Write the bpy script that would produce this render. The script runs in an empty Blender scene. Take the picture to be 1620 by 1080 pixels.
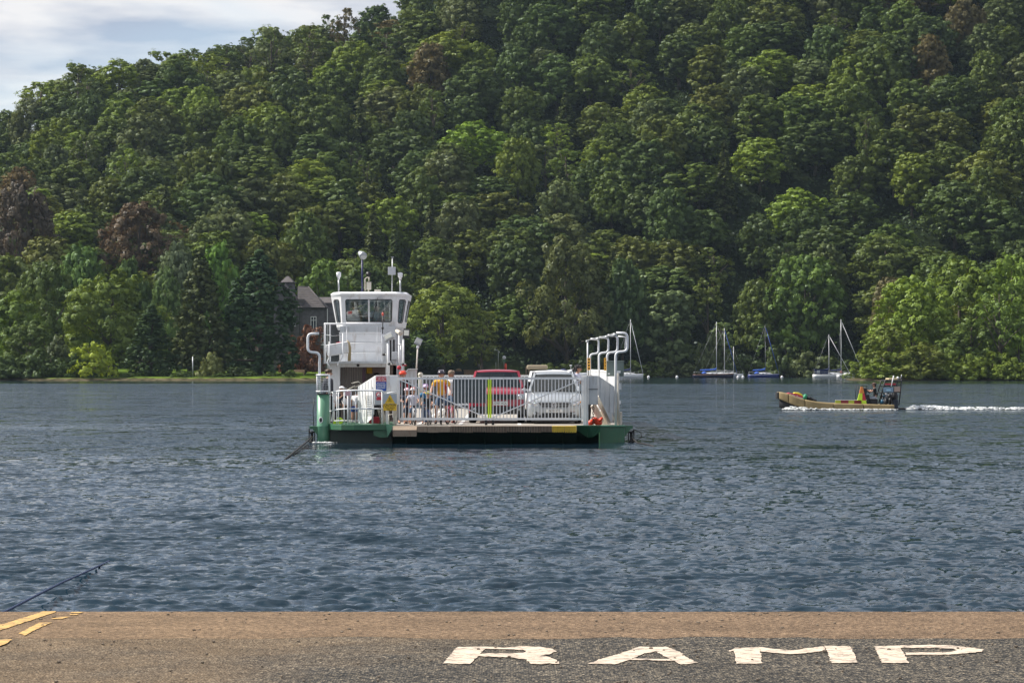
import bpy, bmesh, math, random
import numpy as np
from mathutils import Vector, Matrix
D = bpy.data
S = bpy.context.scene
COL = S.collection
PI = math.pi
R = math.radians
# ------------------------------------------------------------------ camera, sky, sun, exposure
CAM_Z = 2.44
FPX = 4000.0            # focal length in photo pixels (photo 1620 wide)
HOR = 578.0             # horizon row in the photo
cam_d = D.cameras.new('camera')
cam = D.objects.new('camera', cam_d); COL.objects.link(cam)
cam_d.sensor_width = 36.0
cam_d.lens = FPX / 1620 * 36
cam_d.clip_start = 0.5; cam_d.clip_end = 6000
cam.location = (0, 0, CAM_Z)
cam.rotation_euler = (R(90) + math.atan((HOR - 540) / FPX), 0, 0)
S.camera = cam
S.render.resolution_x = 1024; S.render.resolution_y = 682
S.view_settings.view_transform = 'Standard'
S.view_settings.look = 'None'
S.view_settings.exposure = 0.5
S.view_settings.gamma = 1.0
S.view_settings.use_curve_mapping = False
SUN_TO = Vector((-0.70, 0.13, 0.70)).normalized()      # direction towards the sun
sun_el = math.asin(SUN_TO.z)
sun_az = math.atan2(SUN_TO.x, SUN_TO.y)                  # clockwise from +Y
world = D.worlds.new('World'); S.world = world; world.use_nodes = True
wt = world.node_tree; wn = wt.nodes; wl = wt.links
for n in list(wn): wn.remove(n)
w_out = wn.new('ShaderNodeOutputWorld'); w_bg = wn.new('ShaderNodeBackground')
w_sky = wn.new('ShaderNodeTexSky'); w_sky.sky_type = 'NISHITA'; w_sky.sun_disc = False
w_sky.sun_elevation = sun_el; w_sky.sun_rotation = sun_az
w_sky.air_density = 1.0; w_sky.dust_density = 1.0; w_sky.ozone_density = 1.5
w_tc = wn.new('ShaderNodeTexCoord')
w_sep = wn.new('ShaderNodeSeparateXYZ'); wl.new(w_tc.outputs['Generated'], w_sep.inputs[0])
# cloud layer: direction projected on a high plane, so clouds flatten towards the horizon
w_add = wn.new('ShaderNodeMath'); w_add.operation = 'ADD'; w_add.inputs[1].default_value = 0.10
w_abs = wn.new('ShaderNodeMath'); w_abs.operation = 'MAXIMUM'; w_abs.inputs[1].default_value = 0.0
wl.new(w_sep.outputs[2], w_abs.inputs[0]); wl.new(w_abs.outputs[0], w_add.inputs[0])
w_dx = wn.new('ShaderNodeMath'); w_dx.operation = 'DIVIDE'; wl.new(w_sep.outputs[0], w_dx.inputs[0]); wl.new(w_add.outputs[0], w_dx.inputs[1])
w_dy = wn.new('ShaderNodeMath'); w_dy.operation = 'DIVIDE'; wl.new(w_sep.outputs[1], w_dy.inputs[0]); wl.new(w_add.outputs[0], w_dy.inputs[1])
w_cmb = wn.new('ShaderNodeCombineXYZ'); wl.new(w_dx.outputs[0], w_cmb.inputs[0]); wl.new(w_dy.outputs[0], w_cmb.inputs[1]); w_cmb.inputs[2].default_value = 3.3
w_no = wn.new('ShaderNodeTexNoise'); w_no.inputs['Scale'].default_value = 1.15; w_no.inputs['Detail'].default_value = 8; w_no.inputs['Roughness'].default_value = 0.52; w_no.inputs['Distortion'].default_value = 0.3
wl.new(w_cmb.outputs[0], w_no.inputs['Vector'])
w_rp = wn.new('ShaderNodeValToRGB'); w_rp.color_ramp.elements[0].position = 0.40; w_rp.color_ramp.elements[1].position = 0.56
w_rp.color_ramp.elements[0].color = (0.62, 0.62, 0.62, 1); w_rp.color_ramp.elements[1].color = (0.95, 0.95, 0.95, 1)
wl.new(w_no.outputs['Fac'], w_rp.inputs[0])
w_no2 = wn.new('ShaderNodeTexNoise'); w_no2.inputs['Scale'].default_value = 3.4; w_no2.inputs['Detail'].default_value = 7; w_no2.inputs['Roughness'].default_value = 0.5
wl.new(w_cmb.outputs[0], w_no2.inputs['Vector'])
w_rp2 = wn.new('ShaderNodeValToRGB'); w_rp2.color_ramp.elements[0].position = 0.35; w_rp2.color_ramp.elements[1].position = 0.62
w_rp2.color_ramp.elements[0].color = (2.6, 3.0, 3.8, 1); w_rp2.color_ramp.elements[1].color = (5.6, 5.5, 5.5, 1)
wl.new(w_no2.outputs['Fac'], w_rp2.inputs[0])
w_mix = wn.new('ShaderNodeMix'); w_mix.data_type = 'RGBA'
wl.new(w_rp.outputs[0], w_mix.inputs['Factor']); wl.new(w_sky.outputs[0], w_mix.inputs['A']); wl.new(w_rp2.outputs[0], w_mix.inputs['B'])
wl.new(w_mix.outputs['Result'], w_bg.inputs[0]); w_bg.inputs[1].default_value = 0.118
wl.new(w_bg.outputs[0], w_out.inputs[0])
sun_d = D.lights.new('sun', 'SUN'); sun_d.energy = 5.0; sun_d.angle = R(0.53); sun_d.color = (1.0, 0.94, 0.85)
sun = D.objects.new('sun', sun_d); COL.objects.link(sun); sun.location = (-200, 0, 300)
sun.rotation_euler = SUN_TO.to_track_quat('Z', 'Y').to_euler()
S.cycles.max_bounces = 6; S.cycles.diffuse_bounces = 3; S.cycles.glossy_bounces = 3; S.cycles.transmission_bounces = 4; S.cycles.transparent_max_bounces = 6
S.cycles.sample_clamp_indirect = 6.0

# ------------------------------------------------------------------ helpers
def W(px, py, Y):
    """photo pixel + distance -> world point"""
    return Vector(((px - 810) / FPX * Y, Y, CAM_Z + (HOR - py) / FPX * Y))
def WX(px, Y): return (px - 810) / FPX * Y
def WZ(py, Y): return CAM_Z + (HOR - py) / FPX * Y
def srgb(r, g, b):
    f = lambda c: (c / 255 / 12.92) if c / 255 < 0.04045 else ((c / 255 + 0.055) / 1.055) ** 2.4
    return (f(r), f(g), f(b))
def tag(o, label=None, cat=None, group=None, kind=None):
    if label: o['label'] = label
    if cat: o['category'] = cat
    if group: o['group'] = group
    if kind: o['kind'] = kind
    return o
def thing(name, label, cat, loc=(0, 0, 0), rz=0, group=None):
    o = D.objects.new(name, None); COL.objects.link(o); o.empty_display_size = 0.3
    o.location = loc; o.rotation_euler = (0, 0, rz)
    return tag(o, label, cat, group)
_M = {}
def mat(name, col, rough=0.6, metal=0.0, var=0.0, vscale=3.0, bump=0.0, bscale=20.0, dirt=None, dscale=1.2, damt=0.5, emit=None, spec=0.5, coat=0.0, alpha=None):
    if name in _M: return _M[name]
    m = D.materials.new(name); m.use_nodes = True; _M[name] = m
    nt = m.node_tree; b = nt.nodes['Principled BSDF']
    b.inputs['Roughness'].default_value = rough; b.inputs['Metallic'].default_value = metal
    b.inputs['Specular IOR Level'].default_value = spec
    if coat: b.inputs['Coat Weight'].default_value = coat; b.inputs['Coat Roughness'].default_value = 0.08
    b.inputs['Base Color'].default_value = (*col, 1)
    tc = nt.nodes.new('ShaderNodeTexCoord')
    src = None
    if var:
        n = nt.nodes.new('ShaderNodeTexNoise'); n.inputs['Scale'].default_value = vscale; n.inputs['Detail'].default_value = 6
        nt.links.new(tc.outputs['Object'], n.inputs['Vector'])
        mr = nt.nodes.new('ShaderNodeMapRange'); mr.inputs[1].default_value = 0.3; mr.inputs[2].default_value = 0.7
        mr.inputs[3].default_value = 1 - var; mr.inputs[4].default_value = 1 + var * 0.6
        nt.links.new(n.outputs['Fac'], mr.inputs[0])
        mx = nt.nodes.new('ShaderNodeMix'); mx.data_type = 'RGBA'; mx.blend_type = 'MULTIPLY'; mx.inputs['Factor'].default_value = 1
        mx.inputs['A'].default_value = (*col, 1); nt.links.new(mr.outputs[0], mx.inputs['B']); src = mx.outputs['Result']
    if dirt:
        n = nt.nodes.new('ShaderNodeTexNoise'); n.inputs['Scale'].default_value = dscale; n.inputs['Detail'].default_value = 8; n.inputs['Roughness'].default_value = 0.7
        mp = nt.nodes.new('ShaderNodeMapping'); mp.inputs['Scale'].default_value = (3.0, 3.0, 0.7)
        nt.links.new(tc.outputs['Object'], mp.inputs[0]); nt.links.new(mp.outputs[0], n.inputs['Vector'])
        cr = nt.nodes.new('ShaderNodeValToRGB'); cr.color_ramp.elements[0].position = 0.52; cr.color_ramp.elements[1].position = 0.70
        cr.color_ramp.elements[1].color = (damt, damt, damt, 1); nt.links.new(n.outputs['Fac'], cr.inputs[0])
        mx = nt.nodes.new('ShaderNodeMix'); mx.data_type = 'RGBA'; nt.links.new(cr.outputs[0], mx.inputs['Factor'])
        if src: nt.links.new(src, mx.inputs['A'])
        else: mx.inputs['A'].default_value = (*col, 1)
        mx.inputs['B'].default_value = (*dirt, 1); src = mx.outputs['Result']
    if src: nt.links.new(src, b.inputs['Base Color'])
    if bump:
        n = nt.nodes.new('ShaderNodeTexNoise'); n.inputs['Scale'].default_value = bscale; n.inputs['Detail'].default_value = 5
        nt.links.new(tc.outputs['Object'], n.inputs['Vector'])
        bp = nt.nodes.new('ShaderNodeBump'); bp.inputs['Strength'].default_value = bump; bp.inputs['Distance'].default_value = 0.02
        nt.links.new(n.outputs['Fac'], bp.inputs['Height']); nt.links.new(bp.outputs[0], b.inputs['Normal'])
    if emit: b.inputs['Emission Color'].default_value = (*emit[:3], 1); b.inputs['Emission Strength'].default_value = emit[3]
    if alpha is not None: b.inputs['Alpha'].default_value = alpha
    return m
class MB:
    """collects geometry in world (or local) coordinates, links it as ONE mesh object"""
    def __init__(s): s.v = []; s.f = []; s.m = []; s.mats = []; s.sm = []
    def mi(s, m):
        if m is None: return 0
        if m not in s.mats: s.mats.append(m)
        return s.mats.index(m)
    def add(s, vs, fs, m=None, smooth=False):
        k = len(s.v); s.v += [tuple(v) for v in vs]; i = s.mi(m)
        for f in fs: s.f.append(tuple(k + a for a in f)); s.m.append(i); s.sm.append(smooth)
        return s
    def box(s, c, d, m=None, rot=None, taper=None):
        hx, hy, hz = d[0] / 2, d[1] / 2, d[2] / 2
        vs = []
        for z in (-hz, hz):
            k = taper if (taper and z > 0) else 1
            for x, y in ((-hx, -hy), (hx, -hy), (hx, hy), (-hx, hy)): vs.append(Vector((x * k, y * k, z)))
        if rot is not None: vs = [rot @ v for v in vs]
        vs = [v + Vector(c) for v in vs]
        return s.add(vs, [(3, 2, 1, 0), (4, 5, 6, 7), (0, 1, 5, 4), (1, 2, 6, 5), (2, 3, 7, 6), (3, 0, 4, 7)], m)
    def bb(s, x0, x1, y0, y1, z0, z1, m=None):
        return s.box(((x0 + x1) / 2, (y0 + y1) / 2, (z0 + z1) / 2), (abs(x1 - x0), abs(y1 - y0), abs(z1 - z0)), m)
    def prism(s, pts, dv, m=None, smooth=False):
        """pts: planar polygon (3-D points); extruded by vector dv"""
        n = len(pts); a = [Vector(p) for p in pts]; b = [p + Vector(dv) for p in a]
        nrm = Vector((0, 0, 0))
        for i in range(n): nrm += a[i].cross(a[(i + 1) % n])
        if nrm.dot(Vector(dv)) > 0: a, b = b, a
        fs = [tuple(range(n)), tuple(reversed(range(n, 2 * n)))] + [(i, n + i, n + (i + 1) % n, (i + 1) % n) for i in range(n)]
        return s.add(a + b, fs, m, smooth)
    def poly(s, pts, m=None): return s.add(pts, [tuple(range(len(pts)))], m)
    def tube(s, path, r, m=None, n=8, cap=True, smooth=True):
        P = [Vector(p) for p in path]; rr = r if isinstance(r, (list, tuple)) else [r] * len(P)
        vs = []; fs = []; pu = None
        for i, p in enumerate(P):
            t = (P[min(i + 1, len(P) - 1)] - P[max(i - 1, 0)])
            t = t.normalized() if t.length > 1e-9 else Vector((0, 0, 1))
            if pu is None: u = t.cross(Vector((0, 0, 1)) if abs(t.z) < 0.9 else Vector((1, 0, 0))).normalized()
            else:
                u = pu - t * pu.dot(t); u = u.normalized() if u.length > 1e-6 else t.orthogonal().normalized()
            pu = u; w = t.cross(u)
            for k in range(n):
                a = 2 * PI * k / n; vs.append(p + (u * math.cos(a) + w * math.sin(a)) * rr[i])
        for i in range(len(P) - 1):
            for k in range(n):
                a = i * n + k; b = i * n + (k + 1) % n; fs.append((a, b, b + n, a + n))
        if cap: fs.append(tuple(reversed(range(n)))); fs.append(tuple(range((len(P) - 1) * n, len(P) * n)))
        return s.add(vs, fs, m, smooth)
    def bar(s, a, b, w, d, m=None):
        """rectangular bar from a to b, width w, depth d"""
        a = Vector(a); b = Vector(b); t = (b - a); L = t.length; t.normalize()
        q = t.to_track_quat('Z', 'Y').to_matrix()
        return s.box((a + b) / 2, (w, d, L), m, rot=q)
    def ell(s, c, r, m=None, n=12, k=8, rot=None, smooth=True, z0=-1.0):
        vs = []; fs = []; c = Vector(c); r = r if isinstance(r, (list, tuple)) else (r, r, r)
        a0 = math.asin(z0)
        for i in range(k + 1):
            a = a0 + (PI / 2 - a0) * i / k
            for j in range(n):
                b = 2 * PI * j / n
                v = Vector((r[0] * math.cos(a) * math.cos(b), r[1] * math.cos(a) * math.sin(b), r[2] * math.sin(a)))
                if rot is not None: v = rot @ v
                vs.append(c + v)
        for i in range(k):
            for j in range(n):
                p = i * n + j; q = i * n + (j + 1) % n; fs.append((p, q, q + n, p + n))
        if z0 > -0.999: fs.append(tuple(reversed(range(n))))
        return s.add(vs, fs, m, smooth)
    def lathe(s, prof, c, m=None, n=16, smooth=True, sx=1, sy=1):
        vs = []; fs = []; c = Vector(c)
        for (r, z) in prof:
            for j in range(n): vs.append(c + Vector((r * sx * math.cos(2 * PI * j / n), r * sy * math.sin(2 * PI * j / n), z)))
        for i in range(len(prof) - 1):
            for j in range(n):
                p = i * n + j; q = i * n + (j + 1) % n; fs.append((p, q, q + n, p + n))
        fs.append(tuple(reversed(range(n)))); fs.append(tuple(range((len(prof) - 1) * n, len(prof) * n)))
        return s.add(vs, fs, m, smooth)
    def mesh(s, name, org=(0, 0, 0)):
        me = D.meshes.new(name); o = Vector(org)
        me.from_pydata([(v[0] - o.x, v[1] - o.y, v[2] - o.z) for v in s.v], [], s.f)
        for m in s.mats: me.materials.append(m)
        me.polygons.foreach_set('material_index', s.m); me.polygons.foreach_set('use_smooth', s.sm)
        me.update(); return me
    def build(s, name, m=None, parent=None, world=True, label=None, bevel=0, kind=None, sub=0):
        """parent given + world=True: coordinates are world ones, made local to the parents' locations"""
        if m is not None and not s.mats: s.mats = [m]
        org = Vector((0, 0, 0))
        if parent is not None and world:
            q = parent
            while q is not None: org += q.location; q = q.parent
        if parent is None and world == 'base':   # top-level single mesh: origin at its base centre
            xs = [v[0] for v in s.v]; ys = [v[1] for v in s.v]; zs = [v[2] for v in s.v]
            org = Vector(((min(xs) + max(xs)) / 2, (min(ys) + max(ys)) / 2, min(zs)))
        o = D.objects.new(name, s.mesh(name, org)); COL.objects.link(o)
        if parent is not None: o.parent = parent
        elif world == 'base': o.location = org
        if bevel:
            b = o.modifiers.new('bevel', 'BEVEL'); b.width = bevel; b.segments = 2; b.limit_method = 'ANGLE'; b.angle_limit = R(35)
        if sub:
            b = o.modifiers.new('subsurf', 'SUBSURF'); b.levels = sub; b.render_levels = sub
        if label: o['label'] = label
        if kind: o['kind'] = kind
        return o
def rounded(path, rad, seg=5):
    """round the inner corners of a polyline"""
    P = [Vector(p) for p in path]; out = [P[0]]
    for i in range(1, len(P) - 1):
        a, b, c = P[i - 1], P[i], P[i + 1]
        d1 = (a - b); d2 = (c - b); r = min(rad, d1.length * .49, d2.length * .49)
        p1 = b + d1.normalized() * r; p2 = b + d2.normalized() * r
        for k in range(seg + 1):
            t = k / seg; out.append(p1 * (1 - t) ** 2 + b * 2 * t * (1 - t) + p2 * t * t)
    out.append(P[-1]); return out
def copy_tree(o, parent=None):
    c = o.copy(); COL.objects.link(c); c.parent = parent
    for ch in [q for q in o.children]: copy_tree(ch, c)
    return c
def text_obj(s, size, m, parent, p, rot=(PI / 2, 0, 0), name='lettering', extr=0.002, align='CENTER', sx=1.0):
    """lettering from the built-in font, converted to a mesh"""
    cu = D.curves.new(name, 'FONT'); cu.body = s; cu.size = size; cu.extrude = extr; cu.align_x = align; cu.align_y = 'CENTER'; cu.space_line = 0.85
    cu.offset = size * 0.012; cu.resolution_u = 3
    tmp = D.objects.new(name, cu); COL.objects.link(tmp)
    bpy.context.view_layer.update()
    me = D.meshes.new_from_object(tmp.evaluated_get(bpy.context.evaluated_depsgraph_get()))
    D.objects.remove(tmp); me.materials.clear(); me.materials.append(m)
    o = D.objects.new(name, me); COL.objects.link(o)
    org = Vector((0, 0, 0)); q = parent
    while q is not None: org += q.location; q = q.parent
    o.parent = parent; o.location = Vector(p) - org; o.rotation_euler = rot; o.scale = (sx, 1, 1)
    return o
def ip(x, xs, ys): return float(np.interp(x, xs, ys))

# ------------------------------------------------------------------ water
def water_material():
    m = D.materials.new('lake_water'); m.use_nodes = True; nt = m.node_tree; N = nt.nodes; L = nt.links
    b = N['Principled BSDF']; b.inputs['Base Color'].default_value = (0.010, 0.027, 0.043, 1); b.inputs['Roughness'].default_value = 0.06; b.inputs['IOR'].default_value = 1.333
    geo = N.new('ShaderNodeNewGeometry')
    def math_(op, a, b_=None):
        q = N.new('ShaderNodeMath'); q.operation = op
        for i, v in enumerate((a, b_)):
            if v is None: continue
            if isinstance(v, (int, float)): q.inputs[i].default_value = v
            else: L.new(v, q.inputs[i])
        return q.outputs[0]
    sep = N.new('ShaderNodeSeparateXYZ'); L.new(geo.outputs['Position'], sep.inputs[0])
    acc = None
    # (wavelength scale, detail, slope amplitude)
    for (sc, det, amp, rot, stx) in ((0.25, 3, 0.30, 8, 0.6), (1.6, 3, 0.55, -6, 0.6), (9.0, 3, 0.72, 12, 0.6)):
        mp = N.new('ShaderNodeMapping'); mp.inputs['Rotation'].default_value = (0, 0, R(rot)); mp.inputs['Scale'].default_value = (stx, 1, 1)
        L.new(geo.outputs['Position'], mp.inputs[0])
        n = N.new('ShaderNodeTexNoise'); n.inputs['Scale'].default_value = sc; n.inputs['Detail'].default_value = det; n.inputs['Roughness'].default_value = 0.55
        L.new(mp.outputs[0], n.inputs['Vector'])
        v = N.new('ShaderNodeVectorMath'); v.operation = 'SUBTRACT'; L.new(n.outputs['Color'], v.inputs[0]); v.inputs[1].default_value = (0.5, 0.5, 0.5)
        k = N.new('ShaderNodeVectorMath'); k.operation = 'MULTIPLY'; L.new(v.outputs[0], k.inputs[0]); k.inputs[1].default_value = (amp * 1.4, amp * 2.2, 0)
        if acc is None: acc = k.outputs[0]
        else:
            s_ = N.new('ShaderNodeVectorMath'); s_.operation = 'ADD'; L.new(acc, s_.inputs[0]); L.new(k.outputs[0], s_.inputs[1]); acc = s_.outputs[0]
    # wind: the water lies calm under the far shore, and in a few long slicks
    mp = N.new('ShaderNodeMapping'); mp.inputs['Scale'].default_value = (0.006, 0.05, 0); L.new(geo.outputs['Position'], mp.inputs[0])
    n = N.new('ShaderNodeTexNoise'); n.inputs['Scale'].default_value = 1.0; n.inputs['Detail'].default_value = 3; L.new(mp.outputs[0], n.inputs['Vector'])
    edge = math_('ADD', sep.outputs[1], math_('MULTIPLY', math_('SUBTRACT', n.outputs['Fac'], 0.5), 60.0))
    mr = N.new('ShaderNodeMapRange'); mr.interpolation_type = 'SMOOTHSTEP'; mr.inputs[1].default_value = 322; mr.inputs[2].default_value = 345; mr.inputs[3].default_value = 1; mr.inputs[4].default_value = 0.10
    L.new(edge, mr.inputs[0])
    mp2 = N.new('ShaderNodeMapping'); mp2.inputs['Scale'].default_value = (0.012, 0.085, 0); L.new(geo.outputs['Position'], mp2.inputs[0])
    n2 = N.new('ShaderNodeTexNoise'); n2.inputs['Scale'].default_value = 1.0; n2.inputs['Detail'].default_value = 4; n2.inputs['Roughness'].default_value = 0.6; L.new(mp2.outputs[0], n2.inputs['Vector'])
    mr2 = N.new('ShaderNodeMapRange'); mr2.interpolation_type = 'SMOOTHSTEP'; mr2.inputs[1].default_value = 0.32; mr2.inputs[2].default_value = 0.46; mr2.inputs[3].default_value = 0.45; mr2.inputs[4].default_value = 1.0
    L.new(n2.outputs['Fac'], mr2.inputs[0])
    mr3 = N.new('ShaderNodeMapRange'); mr3.inputs[1].default_value = 22; mr3.inputs[2].default_value = 110; mr3.inputs[3].default_value = 0.75; mr3.inputs[4].default_value = 1.5; L.new(sep.outputs[1], mr3.inputs[0])
    amp = math_('MULTIPLY', math_('MULTIPLY', mr.outputs[0], mr2.outputs[0]), mr3.outputs[0])
    # sheltered, slack water right under the ferry's bow
    def smooth(src, a, b_, va, vb):
        q = N.new('ShaderNodeMapRange'); q.interpolation_type = 'SMOOTHSTEP'; L.new(src, q.inputs[0]); q.inputs[1].default_value = a; q.inputs[2].default_value = b_; q.inputs[3].default_value = va; q.inputs[4].default_value = vb; return q.outputs[0]
    wob = math_('ADD', sep.outputs[1], math_('MULTIPLY', math_('SUBTRACT', n2.outputs['Fac'], 0.5), 4.0))
    shel = math_('MULTIPLY', math_('MULTIPLY', smooth(wob, 71.5, 75.5, 0, 1), smooth(sep.outputs[1], 82, 84, 1, 0)), math_('MULTIPLY', smooth(sep.outputs[0], -6.8, -5.6, 0, 1), smooth(sep.outputs[0], 2.8, 4.2, 1, 0)))
    amp = math_('MULTIPLY', amp, math_('SUBTRACT', 1.0, math_('MULTIPLY', shel, 0.975)))
    lamp = math_('SUBTRACT', 1.0, shel)
    sc = N.new('ShaderNodeVectorMath'); sc.operation = 'SCALE'; L.new(acc, sc.inputs[0]); L.new(amp, sc.inputs['Scale'])
    # unresolved wavelets lean their steeper faces towards this shore (wind from the far side)
    mr4 = N.new('ShaderNodeMapRange'); mr4.inputs[1].default_value = 30; mr4.inputs[2].default_value = 120; mr4.inputs[3].default_value = 0.02; mr4.inputs[4].default_value = 0.15; L.new(sep.outputs[1], mr4.inputs[0])
    lean = N.new('ShaderNodeCombineXYZ'); L.new(math_('MULTIPLY', math_('MULTIPLY', mr4.outputs[0], mr.outputs[0]), math_('MULTIPLY', math_('MULTIPLY', mr2.outputs[0], lamp), -1.0)), lean.inputs[1])
    s9 = N.new('ShaderNodeVectorMath'); s9.operation = 'ADD'; L.new(sc.outputs[0], s9.inputs[0]); L.new(lean.outputs[0], s9.inputs[1]); sc = s9
    ad = N.new('ShaderNodeVectorMath'); ad.operation = 'ADD'; L.new(sc.outputs[0], ad.inputs[0]); L.new(geo.outputs['Normal'], ad.inputs[1])
    nm = N.new('ShaderNodeVectorMath'); nm.operation = 'NORMALIZE'; L.new(ad.outputs[0], nm.inputs[0]); L.new(nm.outputs[0], b.inputs['Normal'])
    return m
M_WATER = water_material()
def build_water():
    """one sheet; real wave relief from the quay to about 130 m out, flat beyond"""
    rng = np.random.default_rng(5)
    ys = [18.0]
    while ys[-1] < 140: ys.append(ys[-1] + 0.032 * (ys[-1] / 22.0) ** 1.3)
    ys = np.array(ys); nx = 680
    u = np.linspace(-1, 1, nx)
    Xg = u[None, :] * (0.32 * ys[:, None] + 1.5)
    Yg = np.repeat(ys[:, None], nx, 1)
    Z = np.zeros_like(Xg)
    dcell = np.maximum(np.gradient(ys)[:, None], 0.64 * ys[:, None] / nx) + 0 * Xg
    for i in range(90):
        lam = 0.085 * (5.6 ** (rng.random() ** 1.1)) if i % 9 else rng.uniform(0.8, 2.6); k = 2 * PI / lam
        th = R(-90 + rng.normal(0, 28)); kx, ky = k * math.cos(th), k * math.sin(th)
        a = 0.0094 * lam if lam < 0.7 else 0.0022 * lam
        fade = np.clip((lam / dcell - 2.2) / 1.6, 0, 1)
        ph = rng.random() * 2 * PI
        q = kx * Xg + ky * Yg + ph + 0.5 * np.sin(0.9 * Xg / lam ** .5 + i) + 0.4 * np.sin(0.7 * Yg / lam ** .5 + i * 2)
        Z += fade * a * (np.sin(q) + 0.25 * np.cos(2 * q))
    edge = np.clip((140 - Yg) / 20, 0, 1) * np.clip((1 - np.abs(u)[None, :]) * 12, 0, 1)
    Z *= edge
    Z *= 1 - 0.96 * np.clip((Yg - 70.5) / 3, 0, 1) * np.clip((82 - Yg), 0, 1) * np.clip((Xg + 7) / 1.0, 0, 1) * np.clip((4.2 - Xg) / 1.0, 0, 1)
    ny = len(ys); vs = np.stack([Xg, Yg, Z], -1).reshape(-1, 3)
    i0 = (np.arange(ny - 1)[:, None] * nx + np.arange(nx - 1)[None, :]).reshape(-1)
    quads = np.stack([i0, i0 + 1, i0 + nx + 1, i0 + nx], -1)
    # surrounding flat sheet
    xa, xb = float(Xg[0, 0]), float(Xg[0, -1]); xc, xd = float(Xg[-1, 0]), float(Xg[-1, -1])
    base = len(vs)
    ext = np.array([[-900, 5, 0], [900, 5, 0], [-900, 18, 0], [900, 18, 0], [-900, ys[-1], 0], [900, ys[-1], 0], [-900, 900, 0], [900, 900, 0]], float)
    vs = np.vstack([vs, ext])
    me = D.meshes.new('lake_water')
    faces = []
    L0 = [r * nx for r in range(ny)]; R0 = [r * nx + nx - 1 for r in range(ny)]
    faces.append([base + 0, base + 1, base + 3] + list(range(nx - 1, -1, -1)) + [base + 2])
    faces.append([base + 2] + L0 + [base + 4])
    faces.append([base + 3, base + 5] + R0[::-1])
    T = [(ny - 1) * nx + c for c in range(nx)]
    faces.append([base + 4] + T + [base + 5, base + 7, base + 6])
    me.vertices.add(len(vs)); me.vertices.foreach_set('co', vs.astype(np.float32).ravel())
    li = np.concatenate([quads.ravel()] + [np.array(f) for f in faces]).astype(np.int32); cnt = np.array([4] * len(quads) + [len(f) for f in faces], np.int32)
    me.loops.add(len(li)); me.loops.foreach_set('vertex_index', li); me.polygons.add(len(cnt)); me.polygons.foreach_set('loop_total', cnt); me.polygons.foreach_set('loop_start', np.concatenate([[0], np.cumsum(cnt)[:-1]]).astype(np.int32))
    me.update(calc_edges=True); me.polygons.foreach_set('use_smooth', [True] * len(quads) + [False] * 4)
    me.materials.append(M_WATER); me.update()
    o = D.objects.new('lake_water', me); COL.objects.link(o); o['kind'] = 'structure'; return o
water = build_water()
# ------------------------------------------------------------------ land across the lake
def vnoise(x, y, seed=0):
    """smooth value noise, numpy, about -1..1"""
    x = np.asarray(x, float); y = np.asarray(y, float)
    xi = np.floor(x).astype(np.int64); yi = np.floor(y).astype(np.int64); fx = x - xi; fy = y - yi
    fx = fx * fx * (3 - 2 * fx); fy = fy * fy * (3 - 2 * fy)
    def h(a, b):
        n = (a * 374761393 + b * 668265263 + seed * 974634777) & 0x7fffffff
        n = ((n ^ (n >> 13)) * 1274126177) & 0x7fffffff
        return ((n ^ (n >> 16)) & 0xffff) / 32767.5 - 1
    return (h(xi, yi) * (1 - fx) + h(xi + 1, yi) * fx) * (1 - fy) + (h(xi, yi + 1) * (1 - fx) + h(xi + 1, yi + 1) * fx) * fy
SH_X = [-900, -60, -31, -24, -16, -8, 20, 48, 72, 80, 90, 110, 900]
SH_Y = [400, 404, 407, 425, 480, 512, 515, 516, 514, 480, 440, 402, 396]
FT_X = [-900, -150, -60, -20, 10, 60, 110, 900]
FT_Y = [470, 470, 482, 500, 520, 520, 500, 480]
RD_PX = [-900, -400, -200, 0, 100, 200, 350, 500, 640, 700, 1000, 1300, 1620, 2600]
RD_Z = [-6, 12, 34, 57, 67, 75, 79, 83, 89, 104, 120, 130, 134, 130]
def ground_z(X, Y):
    X = np.asarray(X, float); Y = np.asarray(Y, float)
    ysh = np.interp(X, SH_X, SH_Y) + 3.2 * vnoise(X / 9, Y * 0 + 3, 4)
    d = Y - ysh
    px = 810 + X / np.maximum(Y, 1) * FPX
    yf = np.interp(X, FT_X, FT_Y); yr = 690 + 14 * vnoise(X / 70, Y * 0, 9)
    t = (Y - yf) / (yr - yf)
    hr = np.interp(px, RD_PX, RD_Z)
    t1 = np.clip(t, 0, 1); rise = 0.86 * t1 + 0.14 * t1 * t1
    rise = rise + np.clip(t - 1, 0, 1.2) * 0.05
    hill = np.maximum(hr, -4) * rise
    hill = hill + np.clip(t1 * 4, 0, 1) * (4.0 * vnoise(X / 34 + Y / 70, Y / 50 - X / 90, 21) + 2.0 * vnoise(X / 15, Y / 15, 22))
    low = np.clip(d * 0.16, -2.5, 0.45) + np.clip(d, 0, 60) * 0.022 + 0.08 * vnoise(X / 5, Y / 5, 7)
    d2 = np.minimum(np.minimum(Y - 406 - 1.5 * vnoise(X / 6, X * 0, 5), 458 - Y), (X - 54.5 - (Y - 407) * 0.11) * 0.8)
    low2 = np.clip(d2 * 0.16, -2.5, 0.45) + np.clip(d2, 0, 30) * 0.03
    return np.maximum(np.where(d > 0, low + np.maximum(hill, 0), low), low2)
def gz(x, y): return float(ground_z(x, y))
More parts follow.
